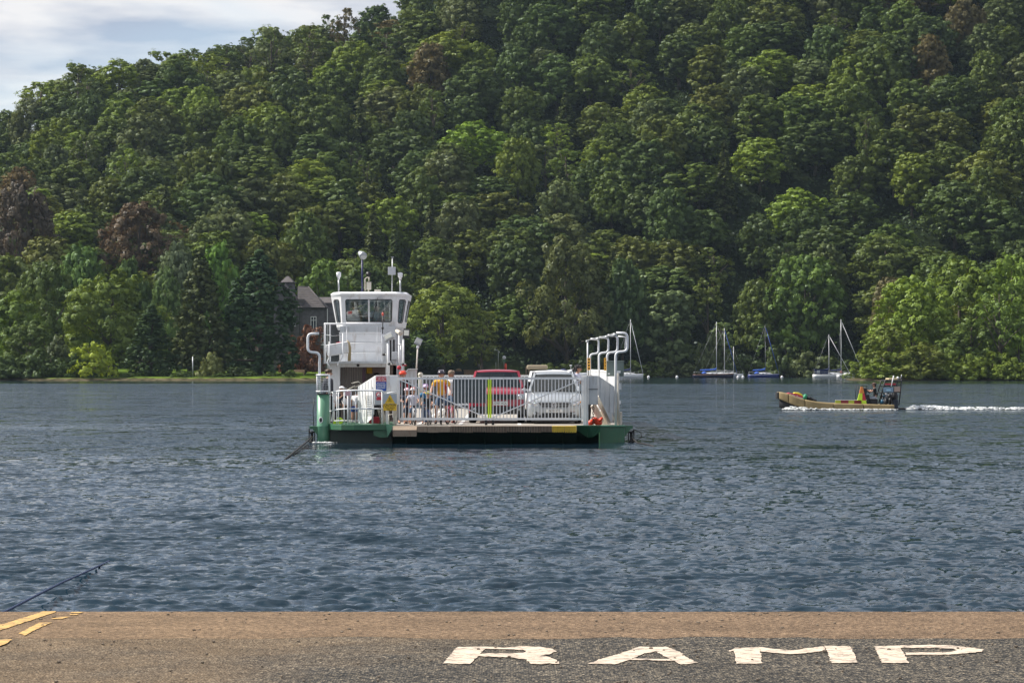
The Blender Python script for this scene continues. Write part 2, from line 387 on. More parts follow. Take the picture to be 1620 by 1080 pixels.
def build_land():
    xs = np.concatenate([np.arange(-420, -160, 10.0), np.arange(-160, 200, 2.0), np.arange(200, 470, 10.0)])
    ys = np.concatenate([np.arange(385, 530, 1.5), np.arange(530, 900, 5.0)])
    Xg, Yg = np.meshgrid(xs, ys); Z = ground_z(Xg, Yg)
    nx, ny = len(xs), len(ys)
    i0 = (np.arange(ny - 1)[:, None] * nx + np.arange(nx - 1)[None, :]).reshape(-1)
    me = D.meshes.new('far_shore_ground')
    me.from_pydata(np.stack([Xg, Yg, Z], -1).reshape(-1, 3).tolist(), [], np.stack([i0, i0 + 1, i0 + nx + 1, i0 + nx], -1).tolist())
    me.polygons.foreach_set('use_smooth', [True] * len(i0))
    m = D.materials.new('shore_ground'); m.use_nodes = True; nt = m.node_tree; N = nt.nodes; L = nt.links; b = N['Principled BSDF']; b.inputs['Roughness'].default_value = 0.95; b.inputs['Specular IOR Level'].default_value = 0.0
    geo = N.new('ShaderNodeNewGeometry'); sp = N.new('ShaderNodeSeparateXYZ'); L.new(geo.outputs['Position'], sp.inputs[0])
    n = N.new('ShaderNodeTexNoise'); n.inputs['Scale'].default_value = 0.8; n.inputs['Detail'].default_value = 8; L.new(geo.outputs['Position'], n.inputs['Vector'])
    def ramp(a, b_, ca, cb, src):
        r = N.new('ShaderNodeValToRGB'); r.color_ramp.elements[0].position = a; r.color_ramp.elements[1].position = b_
        r.color_ramp.elements[0].color = (*ca, 1); r.color_ramp.elements[1].color = (*cb, 1); L.new(src, r.inputs[0]); return r.outputs[0]
    grass = ramp(0.35, 0.7, (0.05, 0.085, 0.014), (0.13, 0.19, 0.03), n.outputs['Fac'])
    soil = ramp(0.35, 0.7, (0.012, 0.018, 0.008), (0.022, 0.03, 0.012), n.outputs['Fac'])
    beach = ramp(0.35, 0.7, (0.035, 0.035, 0.02), (0.15, 0.125, 0.08), n.outputs['Fac'])
    ad = N.new('ShaderNodeMath'); ad.operation = 'MULTIPLY_ADD'; L.new(n.outputs['Fac'], ad.inputs[0]); ad.inputs[1].default_value = 0.5; L.new(sp.outputs[2], ad.inputs[2])
    m1 = N.new('ShaderNodeMapRange'); L.new(ad.outputs[0], m1.inputs[0]); m1.inputs[1].default_value = 0.60; m1.inputs[2].default_value = 0.72
    m2 = N.new('ShaderNodeMapRange'); L.new(sp.outputs[2], m2.inputs[0]); m2.inputs[1].default_value = 2.2; m2.inputs[2].default_value = 4
    x1 = N.new('ShaderNodeMix'); x1.data_type = 'RGBA'; L.new(m1.outputs[0], x1.inputs['Factor'])
    gxx = N.new('ShaderNodeMapRange'); L.new(sp.outputs[0], gxx.inputs[0]); gxx.inputs[1].default_value = -34; gxx.inputs[2].default_value = -26
    gm = N.new('ShaderNodeMix'); gm.data_type = 'RGBA'; L.new(gxx.outputs[0], gm.inputs['Factor']); L.new(grass, gm.inputs['A']); L.new(soil, gm.inputs['B']); grass = gm.outputs['Result']; L.new(beach, x1.inputs['A']); L.new(grass, x1.inputs['B'])
    x2 = N.new('ShaderNodeMix'); x2.data_type = 'RGBA'; L.new(m2.outputs[0], x2.inputs['Factor']); L.new(x1.outputs['Result'], x2.inputs['A']); L.new(soil, x2.inputs['B'])
    L.new(x2.outputs['Result'], b.inputs['Base Color']); me.materials.append(m)
    o = D.objects.new('far_shore_ground', me); COL.objects.link(o); o['kind'] = 'structure'
build_land()

# ------------------------------------------------------------------ trees
def leaf_material(name, trans=0.15):
    m = D.materials.new(name); m.use_nodes = True; nt = m.node_tree; N = nt.nodes; L = nt.links
    for n in list(N): N.remove(n)
    out = N.new('ShaderNodeOutputMaterial'); df = N.new('ShaderNodeBsdfDiffuse'); tr = N.new('ShaderNodeBsdfTranslucent'); gl = N.new('ShaderNodeBsdfGlossy'); mx = N.new('ShaderNodeMixShader'); mx2 = N.new('ShaderNodeMixShader')
    oi = N.new('ShaderNodeObjectInfo'); at = N.new('ShaderNodeAttribute'); at.attribute_name = 'tone'
    hs = N.new('ShaderNodeHueSaturation'); L.new(oi.outputs['Color'], hs.inputs['Color'])
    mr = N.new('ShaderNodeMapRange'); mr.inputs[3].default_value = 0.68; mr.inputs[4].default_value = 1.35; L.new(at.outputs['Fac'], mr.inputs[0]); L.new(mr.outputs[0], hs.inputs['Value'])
    mh = N.new('ShaderNodeMapRange'); mh.inputs[3].default_value = 0.508; mh.inputs[4].default_value = 0.492; L.new(at.outputs['Fac'], mh.inputs[0]); L.new(mh.outputs[0], hs.inputs['Hue'])
    L.new(hs.outputs[0], df.inputs[0])
    hs2 = N.new('ShaderNodeHueSaturation'); hs2.inputs['Hue'].default_value = 0.48; hs2.inputs['Saturation'].default_value = 1.15; hs2.inputs['Value'].default_value = 1.3; L.new(hs.outputs[0], hs2.inputs['Color']); L.new(hs2.outputs[0], tr.inputs[0])
    gl.inputs['Roughness'].default_value = 0.45; gl.inputs[0].default_value = (0.5, 0.55, 0.6, 1)
    mx.inputs[0].default_value = trans; L.new(df.outputs[0], mx.inputs[1]); L.new(tr.outputs[0], mx.inputs[2])
    mx2.inputs[0].default_value = 0.03; L.new(mx.outputs[0], mx2.inputs[1]); L.new(gl.outputs[0], mx2.inputs[2]); L.new(mx2.outputs[0], out.inputs[0])
    return m
M_LEAF = leaf_material('foliage')
M_NEEDLE = leaf_material('needles', 0.08)
M_BARK = mat('bark', (0.085, 0.068, 0.05), 0.95, var=0.35, vscale=2.0)
def leaf_mesh(name, P, Nn, size, tone, m, rng, aspect=0.62):
    """P: centres (n,3), Nn: normals (n,3) -> one diamond-shaped leaf face each"""
    n = len(P)
    Nn = Nn / (np.linalg.norm(Nn, axis=1, keepdims=True) + 1e-9)
    a = rng.normal(size=(n, 3)); U = np.cross(Nn, a); U /= (np.linalg.norm(U, axis=1, keepdims=True) + 1e-9); V = np.cross(Nn, U)
    s = size[:, None] if hasattr(size, '__len__') else size
    vs = np.stack([P - U * s, P - V * s * aspect + Nn * s * .15, P + U * s, P + V * s * aspect + Nn * s * .15], 1).reshape(-1, 3)
    me = D.meshes.new(name)
    me.vertices.add(n * 4); me.vertices.foreach_set('co', vs.astype(np.float32).ravel())
    me.loops.add(n * 4); me.loops.foreach_set('vertex_index', np.arange(n * 4, dtype=np.int32))
    me.polygons.add(n); me.polygons.foreach_set('loop_start', np.arange(0, n * 4, 4, dtype=np.int32)); me.polygons.foreach_set('loop_total', np.full(n, 4, np.int32))
    at = me.attributes.new('tone', 'FLOAT', 'POINT'); at.data.foreach_set('value', np.repeat(tone, 4).astype(np.float32))
    me.materials.append(m); me.update(calc_edges=True); return me
def unit(rng, n):
    v = rng.normal(size=(n, 3)); return v / np.linalg.norm(v, axis=1, keepdims=True)
def crown(name, seed, prof, H0, H1, Rm, nl, lr, nsub, nleaf, leaf, squash=0.95, mtl=None, up=0.2, open_=0.0):
    """crown made of lobes, each made of leaf clumps. prof(t) gives the radius share at height t"""
    rng = np.random.default_rng(seed); P = []; Nn = []; T = []; lobes = []
    k = 0
    sway = rng.normal(size=6) * 0.10
    while len(lobes) < nl and k < nl * 40:
        k += 1
        t = rng.random(); a = rng.random() * 2 * PI
        rad = prof(t) * Rm * (1 + 0.18 * math.sin(a * 2 + sway[0] * 30) + 0.12 * math.sin(a * 3 + sway[1] * 30 + t * 4))
        rr = rad * (rng.uniform(0.62, 0.98) if rng.random() > 0.12 else rng.uniform(0.1, 0.6))
        c = np.array([rr * math.cos(a), rr * math.sin(a), H0 + t * (H1 - H0)])
        r = Rm * lr * rng.uniform(0.65, 1.35) * (0.55 + 0.45 * prof(t))
        if any(np.linalg.norm(c - q) < 0.40 * (r + s) for q, s in lobes): continue
        lobes.append((c, r))
    for (c, r) in lobes:
        lt = rng.normal() * 0.10
        d = unit(rng, nsub); d[:, 2] = np.where(rng.random(nsub) < up, np.abs(d[:, 2]), d[:, 2])
        sc = c + d * r * rng.uniform(0.72, 1.02, (nsub, 1)) * np.array([1, 1, squash]); sr = r * rng.uniform(0.24, 0.42, nsub)
        for j in range(nsub):
            if open_ and rng.random() < open_: continue
            st = lt + rng.normal() * 0.09
            e = unit(rng, nleaf); e[:, 2] = np.where(rng.random(nleaf) < 0.6, np.abs(e[:, 2]), e[:, 2])
            p = sc[j] + e * sr[j] * rng.uniform(0.6, 1.1, (nleaf, 1)) * np.array([1.1, 1.1, 0.85])
            P.append(p); Nn.append(e * 0.34 + d[j] * 0.75 + (sc[j] - c) / r * 0.35 + np.array([0, 0, 0.22]) + rng.normal(size=(nleaf, 3)) * 0.17)
            T.append(np.clip(0.5 + st + rng.normal(size=nleaf) * 0.12, 0, 1))
    P = np.concatenate(P); Nn = np.concatenate(Nn); T = np.concatenate(T)
    keep = P[:, 2] > 0.15; P, Nn, T = P[keep], Nn[keep], T[keep]
    me = leaf_mesh(name, P, Nn, leaf * rng.uniform(0.7, 1.3, len(P)), T, mtl or M_LEAF, rng)
    return me, lobes
def trunk_mesh(name, seed, H, r0, lobes, nb=9, lean=0.3):
    rng = random.Random(seed); b = MB(); n = 7; pts = []; rr = []
    for i in range(n):
        t = i / (n - 1); pts.append((math.sin(t * 2.3 + seed) * lean * t, math.cos(t * 1.9 + seed) * lean * t, -0.6 + t * (H + 0.6))); rr.append(r0 * (1.25 if i == 0 else 1) * (1 - 0.8 * t) + 0.02)
    b.tube(pts, rr, M_BARK, n=7)
    ls = sorted(lobes, key=lambda q: rng.random())[:nb]
    for c, r in ls:
        t = min(0.9, max(0.2, (c[2] - 1.0) / H * 0.7)); i = int(t * (n - 1)); p = Vector(pts[i]); q = Vector(c)
        mid = (p + q) / 2 + Vector((0, 0, 0.35)); b.tube([p, mid, q], [rr[i] * 0.55, rr[i] * 0.35, 0.04], M_BARK, n=5)
    return b.mesh(name)
def p_round(t): return max(0.05, math.sin(PI * min(1, max(0, 0.16 + 0.80 * t))) ** 0.6)
def p_tall(t): return max(0.05, 0.78 * math.sin(PI * min(1, 0.12 + 0.82 * t)) ** 0.5)
def p_dome(t): return max(0.05, math.sqrt(max(0.0, 1 - (max(0, t - 0.15) / 0.85) ** 2.2)) * (0.85 + 0.15 * min(1, t * 5)))
def p_cone(t): return max(0.06, (1 - t) ** 0.75 * min(1, 0.6 + t * 4))
def p_col(t): return max(0.05, (1 - t ** 2.6) * min(1, 0.80 + t * 1.5))
def p_bush(t): return max(0.1, math.sqrt(max(0.0, 1 - t ** 2)))
PROTO = {}
def proto(kind, *variants): PROTO[kind] = list(variants)
def mk(name, seed, prof, H, Rm, base=0.18, nl=46, lr=0.27, nsub=14, nleaf=25, leaf=0.205, r0=0.32, **kw):
    cm, lobes = crown(name + '_crown', seed, prof, H * base, H - Rm * lr * 0.55, Rm, nl, lr, nsub, nleaf, leaf, **kw)
    return (cm, trunk_mesh(name + '_trunk', seed, H * 0.85, r0, lobes), H, Rm)
# dense near-shore crowns use smaller leaves; nominal size 14 m high
proto('broad', *[mk('broad', 10 + i, [p_round, p_dome, p_round, p_dome, p_tall, p_round][i], 14, [5.6, 6.2, 5.2, 5.8, 4.2, 6.4][i], nl=[120, 140, 96, 130, 90, 150][i], lr=[0.22, 0.20, 0.25, 0.21, 0.27, 0.195][i], nsub=11) for i in range(6)])
proto('airy', *[mk('airy', 30 + i, p_tall if i else p_round, 15, 4.0 + i * 0.6, base=0.34, nl=30, lr=0.27, nsub=11, nleaf=15, leaf=0.22, open_=0.25) for i in range(2)])
proto('oak', *[mk('oak', 40 + i, p_dome, 15, 7.0, base=0.16, nl=84, lr=0.20, nsub=15, nleaf=22, leaf=0.19, r0=0.5) for i in range(2)])
proto('willow', *[mk('willow', 50 + i, p_dome, 12, 5.6, base=0.02, nl=76, lr=0.20, nsub=14, nleaf=24, leaf=0.17) for i in range(2)])
proto('cypress', *[mk('cypress', 60 + i, p_col if i else p_cone, 20, 5.2, base=0.02, nl=260, lr=0.15, nsub=11, nleaf=16, leaf=0.19, squash=1.6, mtl=M_NEEDLE, r0=0.5) for i in range(2)])
proto('shrub', *[mk('shrub', 70 + i, p_bush, 3.2, 2.6, base=0.0, nl=36, lr=0.27, nsub=12, nleaf=22, leaf=0.11, r0=0.1) for i in range(2)])
def spruce(seed, H, Rb):
    rng = np.random.default_rng(seed); P = []; Nn = []; T = []; lob = []
    nw = 30
    for w in range(nw):
        t = w / (nw - 1); z = H * (0.10 + 0.88 * t); Lr = Rb * (1 - t) ** 0.8 + 0.25
        for k in range(8):
            a = rng.random() * 2 * PI; L_ = Lr * rng.uniform(0.75, 1.15); n = int(10 + 22 * (1 - t))
            s = rng.random(n) ** 0.7; wdt = 0.22 * L_ * (1 - s * 0.5)
            x = s * L_; y = rng.normal(size=n) * wdt * 0.6; zz = z - 0.28 * x * (0.6 + 0.5 * s) + rng.normal(size=n) * 0.12
            P.append(np.stack([x * math.cos(a) - y * math.sin(a), x * math.sin(a) + y * math.cos(a), zz], -1))
            Nn.append(np.array([math.cos(a) * 0.35, math.sin(a) * 0.35, 1.0]) + rng.normal(size=(n, 3)) * 0.35)
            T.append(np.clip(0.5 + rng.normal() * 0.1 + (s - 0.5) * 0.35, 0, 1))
    P = np.concatenate(P); Nn = np.concatenate(Nn); T = np.concatenate(T)
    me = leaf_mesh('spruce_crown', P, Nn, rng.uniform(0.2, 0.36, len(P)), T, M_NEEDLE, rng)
    b = MB(); b.tube([(0, 0, -0.6), (0, 0, H * 0.5), (0, 0, H * 0.97)], [0.3, 0.18, 0.03], M_BARK, n=7)
    return (me, b.mesh('spruce_trunk'), H, Rb)
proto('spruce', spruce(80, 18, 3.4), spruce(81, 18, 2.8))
def tree(name, kind, x, y, H, width=None, col=(0.05, 0.085, 0.02), label='', group=None, v=None, rz=None, z=None, cat='tree', rng=random.Random(3)):
    vs = PROTO[kind]; cm, tm, h0, r0 = vs[rng.randrange(len(vs)) if v is None else v % len(vs)]
    raw = z is not None; o = thing(name, label, cat, (x, y, (gz(x, y) if z is None else z) - 0.1), rng.random() * 6.28 if rz is None else rz, group)
    sz = H / h0; sx = (width / 2 / (r0 * 1.08)) if width else sz
    o.scale = (sx, sx, sz)
    c = D.objects.new('crown', cm); COL.objects.link(c); c.parent = o; c.color = (*[min(.5, q * k) for q, k in zip(col if raw else (col[0] * .85 + .012, col[1] * .86 + .015, col[2] * .85 + .005), (1.50, 1.42, 1.26))], 1)
    t = D.objects.new('trunk', tm); COL.objects.link(t); t.parent = o
    return o
C_MID = (0.066, 0.115, 0.022); C_DARK = (0.044, 0.082, 0.024); C_BRIGHT = (0.125, 0.20, 0.025); C_OLIVE = (0.098, 0.125, 0.024)
C_GREY = (0.088, 0.125, 0.055); C_COPPER = (0.088, 0.060, 0.036); C_YEL = (0.17, 0.235, 0.03)
TREES = []   # footprints taken by the trees placed one by one: x, y, radius
def hero(kind, px, top, Y, w, col, label, name='tree', v=None, group=None, cat='tree', base=None, rz=None):
    x = WX(px, Y); z = gz(x, Y) if base is None else WZ(base, Y); H = WZ(top, Y) - z
    TREES.append((x, Y, w / FPX * Y / 2)); return tree(name, kind, x, Y, H, w / FPX * Y, col, label, group, v, rz=rz, z=z, cat=cat)
# --- left shore
hero('cypress', 318, 398, 420, 112, (0.060, 0.078, 0.026), 'tall brownish green cypress, left one of the twin conifers on the lawn shore', 'cypress_tree', 0, rz=1)
hero('cypress', 411, 396, 424, 138, (0.034, 0.066, 0.026), 'broad dark green cypress between the stone house and the brownish cypress', 'cypress_tree', 1, rz=2)
hero('cypress', 238, 480, 415, 92, (0.040, 0.070, 0.024), 'low dark yew with spreading boughs left of the brownish cypress', 'yew_tree', 0, rz=4)
hero('oak', 176, 424, 428, 172, (0.098, 0.142, 0.026), 'wide oak leaning over the lawn left of the dark yew', 'oak_tree', 0)
hero('oak', 72, 408, 440, 118, (0.072, 0.108, 0.026), 'rounded dark oak behind the shore shrubs at the left', 'oak_tree', 1)
hero('broad', 22, 462, 420, 95, (0.092, 0.145, 0.026), 'bushy green tree by the water at the left edge', 'broadleaf_tree', 2)
hero('willow', 48, 505, 414, 90, (0.084, 0.125, 0.034), 'tangled mid green willow overhanging the shingle at the left', 'willow_tree', 0)
hero('shrub', 96, 532, 411, 68, (0.058, 0.078, 0.030), 'grey green round shrub at the water by the yellow bush', 'round_shrub', 0, cat='shrub')
hero('shrub', 142, 538, 409.5, 84, (0.19, 0.25, 0.024), 'bright yellow green rounded bush under the wide oak', 'round_shrub', 1, cat='shrub')
hero('shrub', 335, 556, 411, 44, (0.13, 0.155, 0.06), 'small pale grey shrub at the foot of the brownish cypress', 'round_shrub', 0, cat='shrub')
hero('shrub', 375, 578, 413, 50, (0.04, 0.062, 0.022), 'low dark shrub at the waterside under the broad dark cypress', 'round_shrub', 1, cat='shrub')
hero('shrub', 482, 514, 432, 72, (0.135, 0.070, 0.040), 'coppery red maple in front of the stone house', 'maple_bush', 0, cat='shrub', base=590)
hero('broad', 10, 400, 470, 130, (0.085, 0.115, 0.026), 'wide olive green tree at the left edge behind the shore trees', 'broadleaf_tree', 1)
hero('broad', 70, 372, 500, 100, (0.10, 0.115, 0.03), 'yellow olive tree below the left dark copper beech', 'broadleaf_tree', 4)
hero('broad', 130, 388, 478, 86, (0.078, 0.14, 0.035), 'fresh green round tree below the left dark copper beech', 'broadleaf_tree', 0)
hero('oak', 36, 282, 520, 140, (0.062, 0.050, 0.036), 'large dark copper beech on the lower slope at the left edge', 'copper_beech', 0)
hero('oak', 218, 316, 520, 138, (0.082, 0.060, 0.034), 'large brown copper beech on the lower slope above the wide oak', 'copper_beech', 1)
hero('broad', 278, 376, 492, 76, (0.10, 0.135, 0.07), 'pale silvery tree beside the brown copper beech', 'broadleaf_tree', 3)
hero('broad', 345, 384, 490, 66, (0.095, 0.185, 0.028), 'vivid green tree rising between the twin conifers', 'broadleaf_tree', 0)
hero('broad', 262, 424, 470, 60, (0.08, 0.13, 0.04), 'light green tree peeping over the dark yew', 'broadleaf_tree', 2)
hero('broad', 205, 405, 474, 74, (0.066, 0.11, 0.028), 'green tree behind the right side of the wide oak', 'broadleaf_tree', 1)
hero('broad', 512, 412, 500, 92, (0.082, 0.14, 0.024), 'leafy green tree above the end of the slate roof', 'broadleaf_tree', 2)
# --- middle shore, behind the ferry
hero('oak', 700, 442, 500, 150, (0.128, 0.172, 0.03), 'broad yellowish green tree right of the wheelhouse', 'oak_tree', 1)
hero('broad', 660, 520, 492, 78, (0.060, 0.10, 0.024), 'dark leafy tree low behind the deck lamp', 'broadleaf_tree', 3, base=592)
hero('airy', 762, 488, 503, 84, (0.13, 0.165, 0.03), 'sunlit open tree behind the landing road signs', 'broadleaf_tree', 1)
hero('oak', 897, 368, 522, 150, (0.072, 0.088, 0.024), 'great olive brown tree above the white car', 'oak_tree', 0)
hero('broad', 1064, 458, 520, 88, (0.088, 0.125, 0.050), 'pale rounded tree at the water behind the lone mast', 'broadleaf_tree', 4)
hero('broad', 985, 405, 524, 84, (0.060, 0.10, 0.030), 'spreading tree left of the pale rounded tree by the water', 'broadleaf_tree', 1)
hero('broad', 1275, 402, 524, 120, (0.080, 0.135, 0.026), 'full green tree behind the left yachts of the far shore', 'broadleaf_tree', 5)
hero('broad', 1262, 298, 560, 92, (0.125, 0.19, 0.026), 'bright yellow green crown on the lower slope right of the centre', 'broadleaf_tree', 2)
hero('airy', 1142, 505, 521, 52, (0.10, 0.145, 0.05), 'thin light tree behind the tall pair of masts', 'broadleaf_tree', 0)
hero('airy', 1215, 510, 521, 58, (0.072, 0.12, 0.03), 'slim tree behind the blue hulled yacht', 'broadleaf_tree', 1)
hero('broad', 750, 190, 600, 108, (0.125, 0.205, 0.022), 'brightest yellow green crown in the middle of the hillside', 'broadleaf_tree', 1)
hero('spruce', 895, 142, 612, 62, (0.062, 0.085, 0.030), 'tall brownish spruce high on the middle of the hillside', 'spruce_tree', 0)
hero('spruce', 1165, 200, 598, 52, (0.060, 0.088, 0.038), 'grey green spruce standing in the dark gap right of the centre', 'spruce_tree', 1)
hero('spruce', 1040, 275, 570, 44, (0.040, 0.068, 0.030), 'dark spruce in the shadowed gully', 'spruce_tree', 1)
hero('airy', 1358, 248, 585, 40, (0.115, 0.15, 0.06), 'slender pale tree with a bare bent stem on the right slope', 'broadleaf_tree', 0)
# --- right headland
g = []
for (k, px, top, Y, w, c, lb, v) in (
    ('oak', 1440, 432, 424, 150, (0.120, 0.180, 0.026), 'bright spreading oak at the tip of the right headland', 0),
    ('oak', 1520, 406, 432, 150, (0.105, 0.155, 0.026), 'tallest round oak in the middle of the right headland', 1),
    ('oak', 1604, 398, 430, 140, (0.118, 0.185, 0.028), 'fresh green oak on the right headland at the picture edge', 0),
    ('willow', 1404, 512, 412, 92, (0.10, 0.135, 0.024), 'low olive willow dipping into the lake at the headland tip', 1),
    ('willow', 1462, 540, 409, 92, (0.110, 0.140, 0.030), 'bushy willow at the water right of the headland tip', 0),
    ('willow', 1535, 500, 414, 110, (0.082, 0.125, 0.028), 'rounded green willow low in the middle of the headland', 1),
    ('broad', 1408, 436, 446, 70, (0.11, 0.105, 0.05), 'thin brownish tree behind the headland tip', 4),
    ('willow', 1612, 470, 413, 70, (0.120, 0.195, 0.03), 'leafy light green willow over the bank at the right edge', 0),
    ('airy', 1580, 440, 411, 80, (0.095, 0.15, 0.03), 'open tree with bare trunk on the bank near the right edge', 0)):
    hero(k, px, top, Y, w, c, lb, {'oak': 'oak_tree', 'willow': 'willow_tree'}.get(k, 'broadleaf_tree'), v)
# --- the wooded hillside
def forest():
    rng = random.Random(11); sp = 11.3; n = 0; cnt = {}; rows = []
    y = 462.0
    while y < 735:
        x = -190 - rng.random() * 8
        xr = 0.2025 * y + 14
        while x < xr:
            qx = x + rng.uniform(-4.2, 4.2); qy = y + rng.uniform(-4.2, 4.2); x += sp
            if abs(qx) > 0.2025 * qy + 12: continue
            if qy < ip(qx, SH_X, SH_Y) + 3.5: continue
            px = 810 + qx / qy * FPX
            if qy < 505 and px < 640: 
                if 40 < px < 560 and qy < 480: continue
                if 340 < px < 640 and qy < 492: continue
            if 640 < px < 860 and qy < 522: continue
            if px > 1330 and qy < 440 : continue
            if any((qx - a) ** 2 + (qy - b) ** 2 < (0.62 * r + 2.6) ** 2 for a, b, r in TREES): continue
            rows.append((qx, qy, px))
        y += sp * 0.92
    return rows
def forest_look(px, py_ground, rng):
    u = rng.random()
    if u < 0.05 and py_ground < 60: return 'spruce', 'spruce', (0.050, 0.078, 0.030), 'dark green spruce'
    if u < 0.07 and px < 420: return 'broad', 'broadleaf', (0.092, 0.074, 0.036), 'bronze brown tree'
    if u < 0.052: return 'broad', 'broadleaf', (0.088, 0.078, 0.036), 'bronze brown tree'
    if u < 0.22: return 'broad', 'broadleaf', (0.110, 0.175, 0.026), 'bright green tree'
    if u < 0.36: return 'broad', 'broadleaf', (0.078, 0.112, 0.048), 'grey green tree'
    if u < 0.45: return 'broad', 'broadleaf', (0.080, 0.112, 0.024), 'olive green tree'
    if u < 0.76: return 'broad', 'broadleaf', (0.066, 0.110, 0.024), 'mid green tree'
    return 'broad', 'broadleaf', (0.048, 0.088, 0.026), 'dark green tree'
rows = forest(); frng = random.Random(77); N_FOREST = len(rows); PLAN = []
for (x, y, px) in rows:
    z = gz(x, y); kind, nm, col, what = forest_look(px, z, frng)
    if y < 535 and what.startswith('bright') and frng.random() < .5: col = (0.07, 0.115, 0.03); what = 'mid green tree'
    col = (col[0] * 1.12, col[1] * 1.0, col[2] * 0.9)
    H = frng.uniform(10.5, 17.0) * (1.12 if kind == 'spruce' else 1); Wd = frng.uniform(10.0, 16.5) if kind != 'spruce' else frng.uniform(6, 8)
    if frng.random() < 0.10 and kind == 'broad': kind = 'airy'; Wd *= 0.75
    if y > 668 and frng.random() < 0.45: kind = 'airy'; H *= 1.1; Wd *= .9
    j = [frng.uniform(0.95, 1.05) for _ in range(3)]; jj = frng.uniform(0.9, 1.12)
    py = HOR - (z + 8 - CAM_Z) / y * FPX
    band = 'on the crest' if y > 672 else 'on the upper slope' if py < 150 else 'above mid slope' if py < 255 else 'below mid slope' if py < 370 else 'at the hill foot'
    side = ('far left', 'left', 'left of centre', 'centre', 'right of centre', 'right', 'far right')[min(6, max(0, int(px / 1620 * 7)))]
    lab = what + ' ' + band + ', ' + side
    if kind == 'airy': nm = 'slender'; lab = 'slender ' + lab
    elif 'bronze' in what: nm = 'bronze'
    PLAN.append((y, x, z, kind, H, Wd, nm, tuple(c * jj * q for c, q in zip(col, j)), lab))
PLAN.sort()
occ = np.zeros((190, 420), bool); kept = 0
for (y, x, z, kind, H, Wd, nm, col, lab) in PLAN:       # the photo shows nothing of a tree wholly behind others: leave it out
    cx = (810 + x / y * FPX) / 4; rx = max(2, Wd / 2 / y * FPX / 4 * 0.78); zt = HOR / 4 - (z + H - CAM_Z) / y * FPX / 4; zb = HOR / 4 - (z + H * 0.22 - CAM_Z) / y * FPX / 4
    yy, xx = np.mgrid[-20:170, 0:420]; msk = ((xx - cx) / rx) ** 2 + ((yy - (zt + zb) / 2) / max(2, (zb - zt) / 2)) ** 2 < 1
    tot = max(1.0, PI * rx * (zb - zt) / 2); inside = msk[:, :405].sum()
    if inside / tot < 0.06 or (msk & ~occ)[:, :405].sum() / tot < 0.15: continue
    kept += 1
    if kind == 'broad': occ |= msk
    tree(nm + '_tree', kind, x, y, H, Wd, col, lab, lab, rng=frng)
print('forest trees', N_FOREST, kept)

# --- bushes that hang over the water along the middle and right shore
def shore_bushes():
    rng = random.Random(23); px = 560
    while px < 1350:
        Y = ip(WX(px, 512), SH_X, SH_Y); Y = ip(WX(px, Y), SH_X, SH_Y) + rng.uniform(0.4, 3.2); x = WX(px, Y)
        u = rng.random(); big = rng.random() < 0.3; where = 'behind the ferry' if px < 1000 else 'behind the moored yachts'
        col = (0.052, 0.082, 0.026) if u < .5 else (0.078, 0.115, 0.028) if u < .8 else (0.088, 0.115, 0.05)
        ad = 'dark green' if u < .5 else 'fresh green' if u < .8 else 'grey green'
        lab = ad + (' tall' if big else ' low') + ' bush ' + where
        if not (640 < px < 860): tree('waterside_bush', 'shrub', x, Y, rng.uniform(6, 9) if big else rng.uniform(2.8, 4.6), rng.uniform(7, 10) if big else rng.uniform(5.5, 8), col, lab, lab, cat='shrub', rng=rng)
        px += rng.uniform(24, 40)
    px = 1366
    while px < 1640:
        Y = 408 + rng.uniform(-1, 3); x = WX(px, Y); u = rng.random()
        lab = ('olive' if u < .5 else 'bright green') + ' bush on the right headland bank'
        tree('waterside_bush', 'shrub', x, Y, rng.uniform(2.6, 4.6), rng.uniform(5, 7.5), (0.088, 0.115, 0.026) if u < .5 else (0.115, 0.165, 0.026), lab, lab, cat='shrub', rng=rng)
        px += rng.uniform(22, 36)
shore_bushes()
def left_bushes():
    rng = random.Random(29)
    for px in (-4, 12, 30, 48, 66, 84, 104, 122, 168, 206, 262, 288, 352, 398, 430, 458):
        Y = (406.5 if px < 125 else 409) + rng.uniform(0, 4); near = 'under the wide oak' if 140 < px < 270 else 'near the left edge' if px < 140 else 'under the cypresses'
        big = px < 125; lab = ('tall' if big else 'small') + ' dark shore bush ' + near
        tree('waterside_bush', 'shrub', WX(px, Y), Y, rng.uniform(3, 5) if big else rng.uniform(0.7, 1.5), rng.uniform(5, 7) if big else rng.uniform(2.5, 5), (0.05, 0.085, 0.024), lab, lab, cat='shrub', rng=rng)
left_bushes()
def single_out():
    """give look-alike trees and bushes that share a label their place in the row"""
    by = {}
    for o in list(COL.objects):
        if o.parent is None and o.get('group') and o.get('group') == o.get('label'): by.setdefault(o['label'], []).append(o)
    nth = ('leftmost', 'second from left', 'third from left', 'fourth from left', 'fifth from left', 'sixth from left', 'seventh from left', 'eighth from left', 'ninth from left', 'tenth from left')
    for lab, os_ in by.items():
        if len(os_) < 2: continue
        os_.sort(key=lambda o: o.location.x / o.location.y); n = len(os_)
        for i, o in enumerate(os_): o['label'] = lab + ', ' + ('rightmost' if i == n - 1 else nth[i] if i < 10 else str(i + 1) + 'th from left') + ' of ' + str(n)
single_out()
